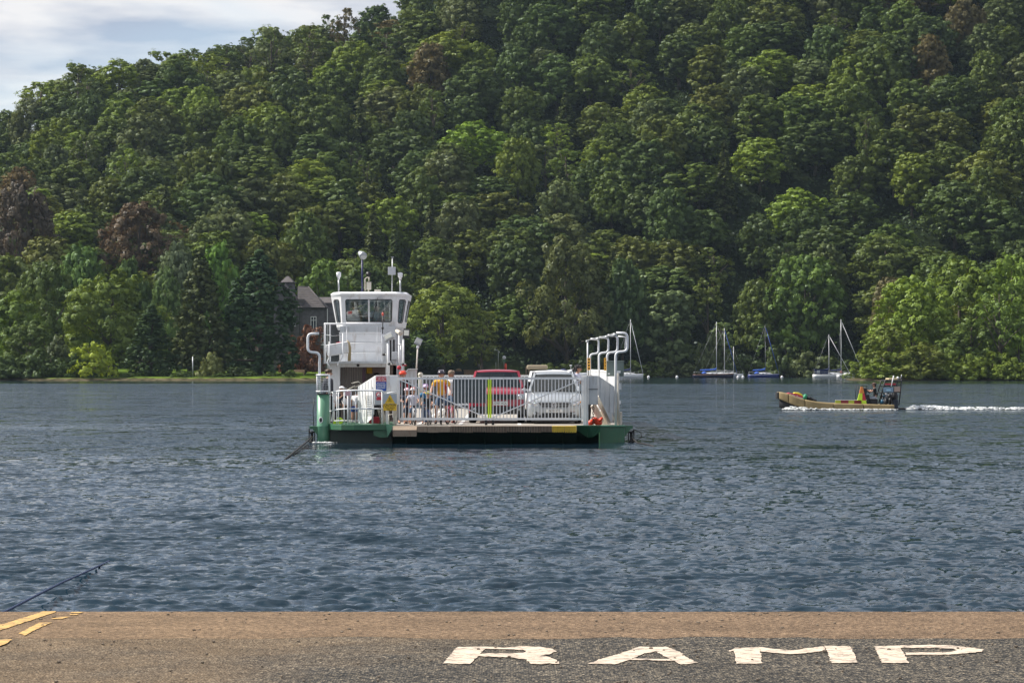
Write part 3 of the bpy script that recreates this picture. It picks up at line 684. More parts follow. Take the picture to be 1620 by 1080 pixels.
def haze():
    b = MB(); b.bb(-470, 520, -30, 960, -4, 190, None); m = D.materials.new('haze'); m.use_nodes = True; nt = m.node_tree
    for n in list(nt.nodes): nt.nodes.remove(n)
    o_ = nt.nodes.new('ShaderNodeOutputMaterial'); v = nt.nodes.new('ShaderNodeVolumePrincipled'); v.inputs['Color'].default_value = (0.62, 0.80, 1.0, 1); v.inputs['Density'].default_value = 0.00005; v.inputs['Anisotropy'].default_value = 0.2
    nt.links.new(v.outputs[0], o_.inputs['Volume']); o = b.build('haze', m); o['kind'] = 'stuff'; S.cycles.volume_bounces = 0
haze()

def undergrowth():
    rng = np.random.default_rng(91); n = 260000
    X = rng.uniform(-170, 175, n); Y = rng.uniform(415, 740, n); Y0 = np.interp(X, SH_X, SH_Y)
    k = (np.abs(X) < 0.2025 * Y + 10) & (Y > Y0 + 1.0) & ~((X < -24) & (Y < 466)) & ~((np.abs(X + 9) < 13) & (Y < 516))
    X, Y = X[k], Y[k]; h = rng.random(len(X)) ** 1.3 * (1.2 + 3.6 * (vnoise(X / 6, Y / 6, 31) * .5 + .5))
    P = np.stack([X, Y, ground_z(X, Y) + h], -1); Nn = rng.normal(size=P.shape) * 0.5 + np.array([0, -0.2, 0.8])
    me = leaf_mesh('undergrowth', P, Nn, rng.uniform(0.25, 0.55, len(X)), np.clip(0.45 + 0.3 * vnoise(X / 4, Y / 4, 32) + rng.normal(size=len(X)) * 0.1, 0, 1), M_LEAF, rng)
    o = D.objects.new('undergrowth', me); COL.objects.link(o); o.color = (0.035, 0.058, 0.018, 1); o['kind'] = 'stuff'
undergrowth()
# ------------------------------------------------------------------ the slipway in front
ZR = 0.55
def asphalt_material(name, c0, c1, c2, scale=95, bumpd=0.006, sand=0.0):
    m = D.materials.new(name); m.use_nodes = True; nt = m.node_tree; N = nt.nodes; L = nt.links; b = N['Principled BSDF']; b.inputs['Roughness'].default_value = 0.9; b.inputs['Specular IOR Level'].default_value = 0.25
    geo = N.new('ShaderNodeNewGeometry')
    v = N.new('ShaderNodeTexVoronoi'); v.inputs['Scale'].default_value = scale; L.new(geo.outputs['Position'], v.inputs['Vector'])
    cr = N.new('ShaderNodeValToRGB'); e = cr.color_ramp.elements; e[0].position = 0.0; e[0].color = (*c0, 1); e[1].position = 1.0; e[1].color = (*c2, 1); q = e.new(0.6); q.color = (*c1, 1)
    sp = N.new('ShaderNodeSeparateColor'); L.new(v.outputs['Color'], sp.inputs[0]); L.new(sp.outputs[0], cr.inputs[0])
    big = N.new('ShaderNodeTexNoise'); big.inputs['Scale'].default_value = 1.6; big.inputs['Detail'].default_value = 9; big.inputs['Roughness'].default_value = 0.72
    mp = N.new('ShaderNodeMapping'); mp.inputs['Scale'].default_value = (0.7, 1.6, 1); L.new(geo.outputs['Position'], mp.inputs[0]); L.new(mp.outputs[0], big.inputs['Vector'])
    mr = N.new('ShaderNodeMapRange'); mr.inputs[1].default_value = 0.3; mr.inputs[2].default_value = 0.72; mr.inputs[3].default_value = 0.62; mr.inputs[4].default_value = 1.25; L.new(big.outputs['Fac'], mr.inputs[0])
    mx = N.new('ShaderNodeMix'); mx.data_type = 'RGBA'; mx.blend_type = 'MULTIPLY'; mx.inputs['Factor'].default_value = 1; L.new(cr.outputs[0], mx.inputs['A']); L.new(mr.outputs[0], mx.inputs['B'])
    fn = N.new('ShaderNodeTexNoise'); fn.inputs['Scale'].default_value = 22; fn.inputs['Detail'].default_value = 6; fn.inputs['Roughness'].default_value = 0.8; L.new(geo.outputs['Position'], fn.inputs['Vector'])
    fr_ = N.new('ShaderNodeMapRange'); fr_.inputs[1].default_value = 0.36; fr_.inputs[2].default_value = 0.64; fr_.inputs[3].default_value = 0.45; fr_.inputs[4].default_value = 1.55; L.new(fn.outputs['Fac'], fr_.inputs[0])
    mm = N.new('ShaderNodeMath'); mm.operation = 'MULTIPLY'; L.new(fr_.outputs[0], mm.inputs[0]); L.new(mr.outputs[0], mm.inputs[1]); L.new(mm.outputs[0], mx.inputs['B']); mr = mm
    # brown silt lying in patches
    n3 = N.new('ShaderNodeTexNoise'); n3.inputs['Scale'].default_value = 0.55; n3.inputs['Detail'].default_value = 7; n3.inputs['Roughness'].default_value = 0.66; L.new(geo.outputs['Position'], n3.inputs['Vector'])
    spx = N.new('ShaderNodeSeparateXYZ'); L.new(geo.outputs['Position'], spx.inputs[0])
    gx = N.new('ShaderNodeMath'); gx.operation = 'MULTIPLY_ADD'; L.new(spx.outputs[0], gx.inputs[0]); gx.inputs[1].default_value = -0.10; L.new(n3.outputs['Fac'], gx.inputs[2])
    m3 = N.new('ShaderNodeMapRange'); L.new(gx.outputs[0], m3.inputs[0]); m3.inputs[1].default_value = 0.50; m3.inputs[2].default_value = 0.80; m3.inputs[4].default_value = sand
    mx2 = N.new('ShaderNodeMix'); mx2.data_type = 'RGBA'; L.new(m3.outputs[0], mx2.inputs['Factor']); L.new(mx.outputs['Result'], mx2.inputs['A'])
    sn = N.new('ShaderNodeMix'); sn.data_type = 'RGBA'; sn.blend_type = 'MULTIPLY'; sn.inputs['Factor'].default_value = 1; sn.inputs['A'].default_value = (0.23, 0.155, 0.085, 1); L.new(mr.outputs[0], sn.inputs['B']); L.new(sn.outputs['Result'], mx2.inputs['B'])
    L.new(mx2.outputs['Result'], b.inputs['Base Color'])
    bp = N.new('ShaderNodeBump'); bp.inputs['Strength'].default_value = 0.9; bp.inputs['Distance'].default_value = bumpd
    ad = N.new('ShaderNodeMath'); ad.operation = 'MULTIPLY_ADD'; L.new(big.outputs['Fac'], ad.inputs[0]); ad.inputs[1].default_value = 2.0; L.new(v.outputs['Distance'], ad.inputs[2])
    L.new(ad.outputs[0], bp.inputs['Height']); L.new(bp.outputs[0], b.inputs['Normal'])
    return m
M_ASPH = asphalt_material('coarse_asphalt', (0.018, 0.018, 0.019), (0.060, 0.056, 0.050), (0.30, 0.25, 0.18), 62, 0.016, 0.55)
M_CONC = asphalt_material('worn_concrete', (0.08, 0.052, 0.032), (0.20, 0.132, 0.080), (0.33, 0.23, 0.145), 95, 0.008, 0.3)
def paint_material(name, col, lift):
    m = D.materials.new(name); m.use_nodes = True; nt = m.node_tree; N = nt.nodes; L = nt.links; b = N['Principled BSDF']; b.inputs['Roughness'].default_value = 0.75
    geo = N.new('ShaderNodeNewGeometry'); n = N.new('ShaderNodeTexNoise'); n.inputs['Scale'].default_value = 26; n.inputs['Detail'].default_value = 8; n.inputs['Roughness'].default_value = 0.75
    mp = N.new('ShaderNodeMapping'); mp.inputs['Scale'].default_value = (0.45, 1.2, 1); L.new(geo.outputs['Position'], mp.inputs[0]); L.new(mp.outputs[0], n.inputs['Vector'])
    cr = N.new('ShaderNodeValToRGB'); e = cr.color_ramp.elements; e[0].position = 0.41; e[0].color = (0.10, 0.085, 0.07, 1); e[1].position = 0.52; e[1].color = (*col, 1)
    q = e.new(0.46); q.color = (*[c * 0.7 for c in col], 1)
    L.new(n.outputs['Fac'], cr.inputs[0]); L.new(cr.outputs[0], b.inputs['Base Color'])
    return m
M_PW = paint_material('road_paint_white', (0.66, 0.54, 0.42), 0); M_PY = paint_material('road_paint_yellow', (0.62, 0.38, 0.12), 0)
def quay():
    # asphalt up to Y=17.7, a worn concrete strip to the lip at 19.45, then the slip dives under water
    def sheet(name, x0, x1, y0, y1, m, nx, ny, z=ZR, amp=0.004):
        vs = []; fs = []
        for j in range(ny + 1):
            for i in range(nx + 1):
                x = x0 + (x1 - x0) * i / nx; y = y0 + (y1 - y0) * j / ny
                vs.append((x, y, z + amp * float(vnoise(x * 1.7, y * 1.7, 3))))
        for j in range(ny):
            for i in range(nx):
                a = j * (nx + 1) + i; fs.append((a, a + 1, a + nx + 2, a + nx + 1))
        b = MB(); b.add(vs, fs, m, True); o = b.build(name); o['kind'] = 'structure'; return o
    sheet('asphalt_road', -30, 30, -12, 17.66, M_ASPH, 60, 30, amp=0.0)
    # ragged edge of the concrete strip
    n = 240; pts0 = []; pts1 = []
    b = MB(); vs = []
    for i in range(n + 1):
        x = -30 + 60 * i / n
        vs.append((x, 17.58 + 0.05 * float(vnoise(x * 0.9, 0, 12)) + 0.06 * float(vnoise(x * 3, 0, 2)) + 0.05 * float(vnoise(x * 9, 0, 5)), ZR + 0.004))
        vs[-1] = (vs[-1][0], vs[-1][1], ZR + 0.0006); vs.append((vs[-1][0], vs[-1][1] + .10, ZR + 0.004))
        vs.append((x, 19.42 + 0.015 * float(vnoise(x * 4, 9, 2)), ZR + 0.004 - 0.012 * 0))
        vs.append((x, 19.50, ZR - 0.05)); vs.append((x, 22.5, -0.35)); vs.append((x, 22.5, -2.5))
    fs = []
    for i in range(n):
        for k in range(5): fs.append((i * 6 + k, i * 6 + 6 + k, i * 6 + 7 + k, i * 6 + 1 + k))
    b.add(vs, fs, M_CONC); o = b.build('concrete_slipway_edge'); o['kind'] = 'structure'
    b = MB(); b.bb(-30, 30, 17.5, 19.4, -1.5, ZR - 0.02, M_CONC); o = b.build('slipway_core'); o['kind'] = 'structure'
quay()
def G(px, py, z=ZR):
    Y = (CAM_Z - z) * FPX / (py - HOR); return Vector((WX(px, Y), Y, z))
def paint_poly(b, pts, m, z=ZR + 0.008):
    b.poly([(*G(px, py)[:2], z) for px, py in pts][::-1], m)
def grid_stroke(b, quad, m, z, nx=2):
    b.poly([(*G(*p)[:2], z) for p in quad], m)
zl = ZR + 0.005
def ragged(P, seed):
    """worn paint edge: subdivide and nibble the outline"""
    out = []
    for i in range(len(P)):
        a, c = P[i], P[(i + 1) % len(P)]; L_ = math.hypot(c[0] - a[0], c[1] - a[1]); n = max(1, int(L_ / 0.022))
        for k in range(n):
            t = k / n; x = a[0] + (c[0] - a[0]) * t; y = a[1] + (c[1] - a[1]) * t
            if k: x += .007 * float(vnoise(x * 30, y * 30, 41 + seed)); y += .020 * float(vnoise(x * 22, y * 22, 57)) + .014 * float(vnoise(x * 60, y * 60, 59))
            out.append((x, y))
    return out
def letter(name, polys, lab):
    b = MB()
    for i, q in enumerate(polys):
        b.poly([(x, y, zl + 0.0004 * i) for x, y in ragged([G(*p)[:2] for p in q], len(name) + i)], M_PW)
    o = b.build(name, world='base'); tag(o, lab, 'road marking', 'painted letters of the word RAMP'); return o
def LP(x0, y0, s, pts): return [(x0 + x / s, y0 + y / s) for x, y in pts]
s1 = 1620 / 440
letter('painted_letter', [
    LP(680, 1000, s1, [(75, 182), (238, 184), (318, 96), (316, 82), (160, 86)]),
    LP(680, 1000, s1, [(312, 82), (316, 97), (440, 99), (540, 101), (640, 84), (560, 82), (470, 86), (400, 88)]),
    LP(680, 1000, s1, [(540, 101), (560, 112), (540, 121), (620, 140), (700, 128), (738, 112), (715, 97), (640, 84)]),
    LP(680, 1000, s1, [(284, 125), (280, 138), (460, 146), (560, 158), (650, 138), (600, 130), (540, 120), (440, 122)]),
    LP(680, 1000, s1, [(560, 158), (590, 185), (756, 184), (738, 162), (690, 144), (640, 138)])],
    'worn white letter R painted on the asphalt, first of the word RAMP')
letter('painted_letter', [
    LP(680, 1000, s1, [(920, 182), (1075, 186), (1165, 160), (1250, 122), (1310, 110), (1370, 84), (1215, 84), (1100, 125), (1010, 150)]),
    LP(680, 1000, s1, [(1310, 110), (1420, 166), (1460, 188), (1560, 178), (1500, 150), (1470, 122), (1410, 96), (1370, 83)]),
    LP(680, 1000, s1, [(1165, 160), (1420, 168), (1395, 156), (1330, 156), (1195, 151)])],
    'worn white letter A painted on the asphalt, second of the word RAMP')
s2 = 1620 / 500
letter('painted_letter', [
    LP(1120, 1000, s2, [(145, 160), (278, 158), (266, 98), (262, 76), (140, 78), (100, 98), (134, 94)]),
    LP(1120, 1000, s2, [(262, 75), (270, 98), (400, 111), (440, 112), (604, 94), (590, 72), (420, 93), (340, 85)]),
    LP(1120, 1000, s2, [(632, 158), (768, 156), (728, 72), (596, 70)])],
    'worn white letter M painted on the asphalt, third of the word RAMP')
letter('painted_letter', [
    LP(1120, 1000, s2, [(890, 156), (1028, 157), (986, 80), (982, 68), (850, 72)]),
    LP(1120, 1000, s2, [(982, 67), (988, 80), (1160, 80), (1250, 85), (1275, 93), (1340, 78), (1250, 68), (1120, 64)]),
    LP(1120, 1000, s2, [(1340, 78), (1275, 93), (1240, 101), (1150, 104), (1010, 104), (1016, 117), (1180, 117), (1310, 110), (1400, 100), (1416, 90)])],
    'worn white letter P painted on the asphalt, last of the word RAMP')
s3 = 8.1
def yline(polys, lab):
    b = MB()
    for q in polys: b.poly([(x, y, ZR + 0.009) for x, y in ragged([G(*p)[:2] for p in q], 3)], M_PY)
    tag(b.build('painted_line', world='base'), lab, 'road marking', 'yellow lines at the slipway edge')
yline([LP(0, 940, s3, [(-300, 500), (-160, 520), (170, 415), (700, 240), (720, 222), (560, 224), (330, 300), (0, 400)])], 'long solid yellow line running to the slipway edge')
yline([LP(0, 940, s3, [(245, 508), (325, 532), (480, 450), (672, 368), (500, 370)])], 'broad yellow dash beside the long yellow line')
yline([LP(0, 940, s3, [(-240, 640), (0, 668), (90, 640), (158, 582), (0, 584), (-150, 600)])], 'pale yellow dash cut by the left picture edge')
yline([LP(0, 940, s3, [(650, 320), (800, 322), (905, 294), (760, 298)]), LP(0, 940, s3, [(893, 270), (990, 272), (1020, 256), (905, 260)]), LP(0, 940, s3, [(905, 246), (1030, 246), (1090, 230), (920, 234)])], 'thin broken yellow dashes near the slipway lip')
# loose pebbles and asphalt chips
def pebbles():
    rng = random.Random(8); b = MB(); mm = mat('pebble', (0.20, 0.16, 0.12), 0.9, var=0.5, vscale=8)
    for i in range(420):
        x = rng.uniform(-5, 5); y = rng.uniform(14.6, 19.35); r = rng.uniform(0.004, 0.013) * (1.7 if rng.random() < .04 else 1)
        b.ell((x, y, ZR + 0.005 + r * .3), (r * rng.uniform(.8, 1.5), r, r * .7), mm, n=5, k=3, smooth=False)
    o = b.build('loose_pebbles'); o['kind'] = 'stuff'
pebbles()
# blue hauling cable from the slip into the lake
M_CABLE = mat('blue_cable', (0.012, 0.03, 0.10), 0.5)
b = MB()
A = Vector((WX(-60, 22.5), 22.5, 0.13)); 
pth = [W(px, py, (CAM_Z - z) * FPX / (py - HOR)) for px, py, z in ((-60, 992, .20), (10, 966, .17), (60, 940, .15), (100, 920, .13), (135, 904.5, .07), (160, 893, .02), (185, 881, -.04))]
b.tube(pth, 0.013, M_CABLE, n=8)
tag(b.build('haul_cable', world='base'), 'taut blue steel cable leaving the slipway at the left and sinking into the lake', 'cable')
# ------------------------------------------------------------------ the chain ferry
RUST = (0.16, 0.07, 0.03)
M_WHITE = mat('ferry_white_paint', (0.74, 0.75, 0.76), 0.45, var=0.08, vscale=2.5, dirt=(0.36, 0.27, 0.19), dscale=1.5, damt=0.55)
M_WHITE2 = mat('gate_white_paint', (0.74, 0.76, 0.78), 0.4, var=0.06, vscale=6, dirt=(0.30, 0.22, 0.16), dscale=4, damt=0.4)
M_CREAM = mat('ferry_cream_paint', (0.62, 0.58, 0.50), 0.5, var=0.12, dirt=RUST, dscale=2, damt=0.5)
M_GREY = mat('ferry_grey_panel', (0.52, 0.54, 0.56), 0.5, var=0.1, dirt=(0.2, 0.17, 0.14), dscale=2.2, damt=0.5)
M_GREEN = mat('ferry_green_paint', (0.035, 0.125, 0.065), 0.38, var=0.12, dirt=(0.10, 0.10, 0.06), dscale=2.5, damt=0.5)
M_GREEN2 = mat('ferry_light_green_paint', (0.10, 0.26, 0.165), 0.4, var=0.1, dirt=(0.12, 0.11, 0.07), dscale=3, damt=0.4)
M_DGREEN = mat('ferry_hull_dark_green', (0.018, 0.045, 0.032), 0.4, var=0.3, dirt=(0.05, 0.05, 0.04), dscale=2)
M_BLACK = mat('black_metal', (0.012, 0.012, 0.014), 0.5)
M_RUBBER = mat('black_rubber', (0.02, 0.02, 0.02), 0.85)
M_STEEL = mat('galvanised_steel', (0.42, 0.44, 0.45), 0.45, metal=0.6, var=0.15)
M_DECK = mat('ferry_deck_coating', (0.36, 0.33, 0.29), 0.8, var=0.2, vscale=2, dirt=(0.14, 0.12, 0.10), dscale=0.8)
M_PLATE = mat('ramp_plate_steel', (0.27, 0.21, 0.155), 0.75, var=0.22, vscale=5, dirt=RUST, dscale=6, damt=0.6)
M_YELLOW = mat('ramp_yellow_paint', (0.78, 0.56, 0.06), 0.55, var=0.12, dirt=(0.3, 0.22, 0.1), dscale=5)
M_HIVIS = mat('hi_vis_yellow_green', (0.62, 0.86, 0.04), 0.5)
M_SIGNY = mat('sign_yellow', (0.78, 0.50, 0.03), 0.5); M_SIGNO = mat('sign_orange', (0.85, 0.42, 0.03), 0.5)
M_SIGNR = mat('sign_red', (0.52, 0.03, 0.05), 0.5); M_SIGNB = mat('sign_blue', (0.02, 0.08, 0.36), 0.5); M_SIGNW = mat('sign_white', (0.8, 0.8, 0.82), 0.5)
M_SIGNG = mat('sign_grey', (0.42, 0.46, 0.50), 0.45); M_TEXTK = mat('sign_black', (0.02, 0.018, 0.015), 0.6)
M_SHUT = mat('shutter_brown_grey', (0.11, 0.095, 0.085), 0.6, var=0.2); M_MAROON = mat('maroon_door', (0.045, 0.015, 0.03), 0.5)
M_INT = mat('cabin_interior', (0.34, 0.29, 0.25), 0.8); M_LAMPG = mat('lamp_glass', (0.55, 0.55, 0.50), 0.15); M_GREYG = mat('grey_green_cabinet', (0.13, 0.17, 0.16), 0.5, var=0.08)
M_NAVY = mat('navy_pole', (0.015, 0.02, 0.09), 0.45); M_ORANGE = mat('orange_red_plastic', (0.65, 0.05, 0.015), 0.45)
M_BOARD = mat('grey_screen_board', (0.07, 0.09, 0.10), 0.5, var=0.08); M_CHAIN = mat('dark_chain', (0.03, 0.026, 0.024), 0.6, metal=0.5)
M_ROPE = mat('tan_rope', (0.42, 0.34, 0.2), 0.9); M_STRIPE = mat('deck_marking_white', (0.72, 0.72, 0.70), 0.7, var=0.15, vscale=6)
def glass_material(name, tint=(0.62, 0.70, 0.70), refl=0.16):
    m = D.materials.new(name); m.use_nodes = True; nt = m.node_tree; N = nt.nodes; L = nt.links
    for n in list(N): N.remove(n)
    o = N.new('ShaderNodeOutputMaterial'); t = N.new('ShaderNodeBsdfTransparent'); g_ = N.new('ShaderNodeBsdfGlossy'); x = N.new('ShaderNodeMixShader'); fr = N.new('ShaderNodeFresnel'); fr.inputs[0].default_value = 1.5
    a = N.new('ShaderNodeMath'); a.operation = 'ADD'; a.inputs[1].default_value = refl; L.new(fr.outputs[0], a.inputs[0])
    t.inputs[0].default_value = (*tint, 1); g_.inputs['Roughness'].default_value = 0.04; g_.inputs[0].default_value = (0.9, 0.95, 0.95, 1)
    L.new(a.outputs[0], x.inputs[0]); L.new(t.outputs[0], x.inputs[1]); L.new(g_.outputs[0], x.inputs[2]); L.new(x.outputs[0], o.inputs[0]); return m
M_GLASS = glass_material('cab_glass'); M_CARGLASS = glass_material('car_glass', (0.12, 0.15, 0.16), 0.03)
DZ = 0.55      # deck height above the water
F = thing('chain_ferry', 'white and green chain ferry with wheelhouse tower coming in loaded with cars and cyclists', 'ferry', (-0.8, 80, 0))
def P3(px, py, Y): return W(px, py, Y)
# hull
b = MB()
def ybox(x0, x1, y0, y1, z0, z1, m): b.bb(x0, x1, y0, y1, z0, z1, m)
prof = [(80.7, 0.47), (80.75, 0.20), (81.6, -0.7), (110.4, -0.7), (111.6, 0.2), (111.7, 0.47)]
b.prism([(-6.05, y, z) for y, z in prof], (9.5, 0, 0), M_DGREEN); b.build('hull', parent=F)
b = MB(); b.bb(-6.1, 3.5, 80.3, 111.9, 0.475, DZ, M_DECK); b.build('deck', parent=F)
b = MB()
for x0, x1, y0, y1 in ((-1.72, -1.60, 80.6, 111), (0.18, 0.30, 80.6, 111), (-3.05, -2.93, 80.6, 111)): b.bb(x0, x1, y0, y1, DZ + 0.002, DZ + 0.006, M_STRIPE)
b.build('deck_marking', parent=F)
# bow ramp
b = MB(); xl, xr = WX(622, 79.5), WX(912, 79.5)
b.prism([(xl, 78.98, 0.40), (xl, 80.68, 0.40), (xl, 80.68, -0.35), (xl, 79.6, 0.02)], (xr - xl, 0, 0), M_DGREEN)
for i in range(7): x = xl + (xr - xl) * (i + .5) / 7; b.prism([(x - .02, 79.0, 0.38), (x - .02, 80.4, -0.3), (x - .02, 80.4, -0.42), (x - .02, 79.3, 0.0)], (.04, 0, 0), M_DGREEN)
b.build('bow_ramp', parent=F)
b = MB(); b.bb(xl, xr, 78.95, 80.29, 0.405, 0.542, M_DECK); b.build('ramp_deck', parent=F)
edges = [622, 660, 677, 695, 713, 731, 749, 767, 785, 803, 821, 839, 857, 873, 893, 912]
for i in range(len(edges) - 1):
    x0, x1 = WX(edges[i], 78.9) + .006, WX(edges[i + 1], 78.9) - .006; b = MB(); yel = edges[i] >= 873; m = M_YELLOW if yel else M_PLATE
    if i == 0: b.prism([(x0, 78.55, 0.44), (x0, 78.93, 0.56), (x0, 78.93, 0.50), (x0, 78.55, 0.24)], (x1 - x0, 0, 0), m)
    elif i < 4: b.bb(x0, x1, 78.62, 78.93, 0.36 + .012 * (i % 2), 0.55, m)
    else:
        b.bb(x0, x1, 78.70, 78.93, 0.38, 0.55, mat('slot_dark', (0.05, 0.045, 0.04), 0.9) if not yel else m); n = 7
        for k in range(n):
            xx = x0 + (x1 - x0) * (k + .5) / n; w = (x1 - x0) / n * .52; b.bb(xx - w / 2, xx + w / 2, 78.62, 78.70, 0.375 - .01 * (i % 3), 0.548, m)
        b.bb(x0, x1, 78.64, 78.93, 0.551, 0.562, m)
    b.build('ramp_plate', parent=F, label='yellow painted ramp plate' if yel else None)
# green corner pieces
def front(pts, Y, d, m, name, bevel=0.0):
    bb_ = MB(); bb_.prism([P3(x, y, Y) for x, y in pts], (0, d, 0), m); return bb_.build(name, parent=F, bevel=bevel)
front([(591, 678), (611, 678), (613, 691.5), (601, 692), (591, 688)], 79.3, 0.6, M_GREEN, 'corner_bracket')
front([(611, 670.5), (624, 673), (613, 691.5)], 79.1, 0.8, M_GREEN2, 'corner_bracket')
b = MB(); q = [P3(909, 673, 79.1), P3(915, 681, 79.1), P3(926, 691.5, 79.15), P3(932, 674, 78.95)]
b.prism([P3(909, 673, 79.1), P3(932, 673, 78.9), P3(929, 691.5, 79.2), P3(915, 682, 79.2)], (0, 0.7, 0), M_GREEN)
b.prism([P3(932.5, 673, 78.9), P3(950, 673, 79.15), P3(950, 682, 79.2), P3(938, 691.5, 79.25), P3(929.5, 691.5, 79.2)], (0, 0.7, 0), M_GREEN); b.build('corner_bracket', parent=F)
b = MB(); b.bb(WX(948, 80), WX(988, 80), 79.95, 83, -0.6, 0.545, M_GREEN); b.bb(WX(948, 80), WX(988, 80) + .02, 79.9, 79.95, 0.50, 0.56, M_GREEN2)
b.build('corner_pontoon', parent=F, bevel=0.02)
b = MB(); b.bb(WX(988.5, 80), WX(1001, 80), 80.0, 80.5, 0.44, 0.54, M_GREEN); b.prism([P3(988.5, 678, 80), P3(998, 678, 80), P3(988.5, 690, 80)], (0, .08, 0), M_GREEN); b.build('chain_bracket', parent=F)
def roller(px, y0, y1, Y):
    b = MB(); x = WX(px, Y); b.lathe([(0.03, 0), (0.075, 0.01), (0.075, 0.05), (0.045, 0.06), (0.045, 0.30), (0.08, 0.32), (0.08, 0.36), (0.03, 0.37)], (x, Y, WZ(y1, Y)), M_BLACK, n=12)
    b.bb(x - .10, x - .07, Y - .05, Y + .05, WZ(y1, Y), WZ(y0, Y), M_BLACK); b.bb(x + .07, x + .10, Y - .05, Y + .05, WZ(y1, Y), WZ(y0, Y), M_BLACK); b.build('chain_roller', parent=F)
roller(998.5, 678, 700, 80.1); roller(493.5, 678, 700, 80.1)
b = MB(); b.bb(WX(489.5, 80), WX(502, 80), 80.0, 80.5, 0.43, 0.52, M_GREEN); b.prism([P3(502, 678, 80), P3(502, 688, 80), P3(494, 678, 80)], (0, .08, 0), M_GREEN); b.build('chain_bracket', parent=F)
# side platform with rounded front
b = MB(); pts = [(WX(621, 79.3), 79.25), (WX(560, 79.2), 79.2), (WX(540, 79.3), 79.32), (WX(526, 79.6), 79.65), (WX(517, 80), 80.15), (WX(517, 80), 82.9), (WX(621, 79.3), 82.9)]
b.prism([(x, y, 0.41) for x, y in pts], (0, 0, 0.185), M_GREEN); b.build('side_platform', parent=F, bevel=0.02)
b = MB(); b.bb(-6.08, -3.8, 80.2, 83, -0.5, 0.40, M_DGREEN); b.build('platform_hull', parent=F)
# left green post with basket on top
xc = WX(511, 80); b = MB(); b.lathe([(0.2, -0.6), (0.2, 0.50), (0.205, 0.51), (0.205, 0.53), (0.2, 0.54), (0.2, 1.52)], (xc, 80.1, 0), M_GREEN2, n=28); b.build('corner_post', parent=F)
b = MB(); b.lathe([(0.21, 1.52), (0.22, 1.535), (0.22, 1.555), (0.05, 1.56)], (xc, 80.1, 0), M_BLACK, n=24); b.build('post_cap', parent=F)
b = MB()
for dx in (-.045, .045):
    b.tube([(xc - .06 + dx * 0 + .055 * math.cos(a) , 79.885 - .005, 0.72 + .085 * math.sin(a)) for a in np.linspace(0, 2 * PI, 17)], 0.014, M_SIGNW, n=6, cap=False); break
b.ell((xc - .06, 79.905, 0.72), (0.045, 0.015, 0.07), M_BLACK, n=10, k=6); b.build('fairlead', parent=F)
b = MB()
for z, r in ((1.62, 0.022), (2.14, 0.024)):
    b.tube(rounded([(xc - .2, 79.92, z), (xc + .2, 79.92, z), (xc + .2, 80.3, z), (xc - .2, 80.3, z), (xc - .2, 79.92, z)], .08), r, M_WHITE2, n=8)
for dx, dy in ((-.19, 79.94), (.19, 79.94), (.19, 80.28), (-.19, 80.28), (-.19, 80.1)): b.tube([(xc + dx, dy, 1.54), (xc + dx, dy, 2.15)], 0.022 if dx > 0 else 0.016, M_WHITE2, n=8)
for k in range(7): zz = 1.66 + k * 0.075; b.tube([(xc - .19, 79.93, zz), (xc + .19, 79.93, zz)], 0.005, M_STEEL, n=4)
for k in range(6): xx = xc - .14 + k * 0.055; b.tube([(xx, 79.93, 1.62), (xx, 79.93, 2.14)], 0.005, M_STEEL, n=4)
b.build('wire_basket', parent=F)
# curved hand rail, left
def rail(path, r, m=M_WHITE2, name='rail', n=8):
    b = MB(); b.tube(path, r, m, n=n); return b.build(name, parent=F)
def rl(py, zofs=0): return [P3(520.5, py + 5, 80.6), P3(524, py + 3.5, 80.3), P3(530, py + 2, 79.9), P3(538, py + .7, 79.6), P3(550, py, 79.4), P3(598, py, 79.35), P3(604, py + .6, 79.35), P3(608, py + 4, 79.35)]
rail(rl(617.3), 0.026); rail(rl(646.3)[:-2] + [P3(611, 646.3, 79.35)], 0.02)
rail([P3(526, 665.5, 79.9), P3(540, 665, 79.6), P3(568, 665, 79.4), P3(572, 662, 79.4), P3(573, 650, 79.4), P3(573, 618, 79.4)], 0.012)
for px, r, Y, t in ((521.7, .025, 80.5, 622), (526.8, .024, 80.1, 620), (533, .018, 79.8, 618.5), (535.7, .014, 79.7, 618), (544.6, .016, 79.5, 617.5), (550.5, .026, 79.4, 617.5), (554, .014, 79.4, 617.5), (562.7, .014, 79.4, 617.5), (589.5, .024, 79.4, 617.5), (604.5, .02, 79.4, 618)):
    x = WX(px, Y); b = MB(); b.tube([(x, Y, 0.59), (x, Y, WZ(t, Y))], r, M_WHITE2, n=8); b.build('rail_post', parent=F)
b = MB(); x0, x1 = WX(580, 79.6), WX(588.5, 79.6)
b.tube([(x0, 79.6, .6), (x0, 79.6, WZ(625, 79.6)), (x1, 79.6, WZ(624, 79.6)), (x1, 79.6, .6)], 0.016, M_CREAM, n=6); b.tube([(x0, 79.6, WZ(657, 79.6)), (x1, 79.6, WZ(657, 79.6))], .014, M_CREAM, n=6)
for k in range(10): zz = WZ(627 + k * 3, 79.6); b.bb(x0 + .02, x1 - .02, 79.59, 79.605, zz - .014, zz + .014, M_GREY)
b.build('slatted_screen', parent=F)
# arched hoop and slanted rail in front of the cabin
rail([P3(548, 617, 81.2), P3(562, 610, 81.2), P3(556, 606, 81.2), P3(567, 603.5, 81.2), P3(572, 608, 81.2), P3(560, 613, 81.2)], 0.013, M_CREAM)
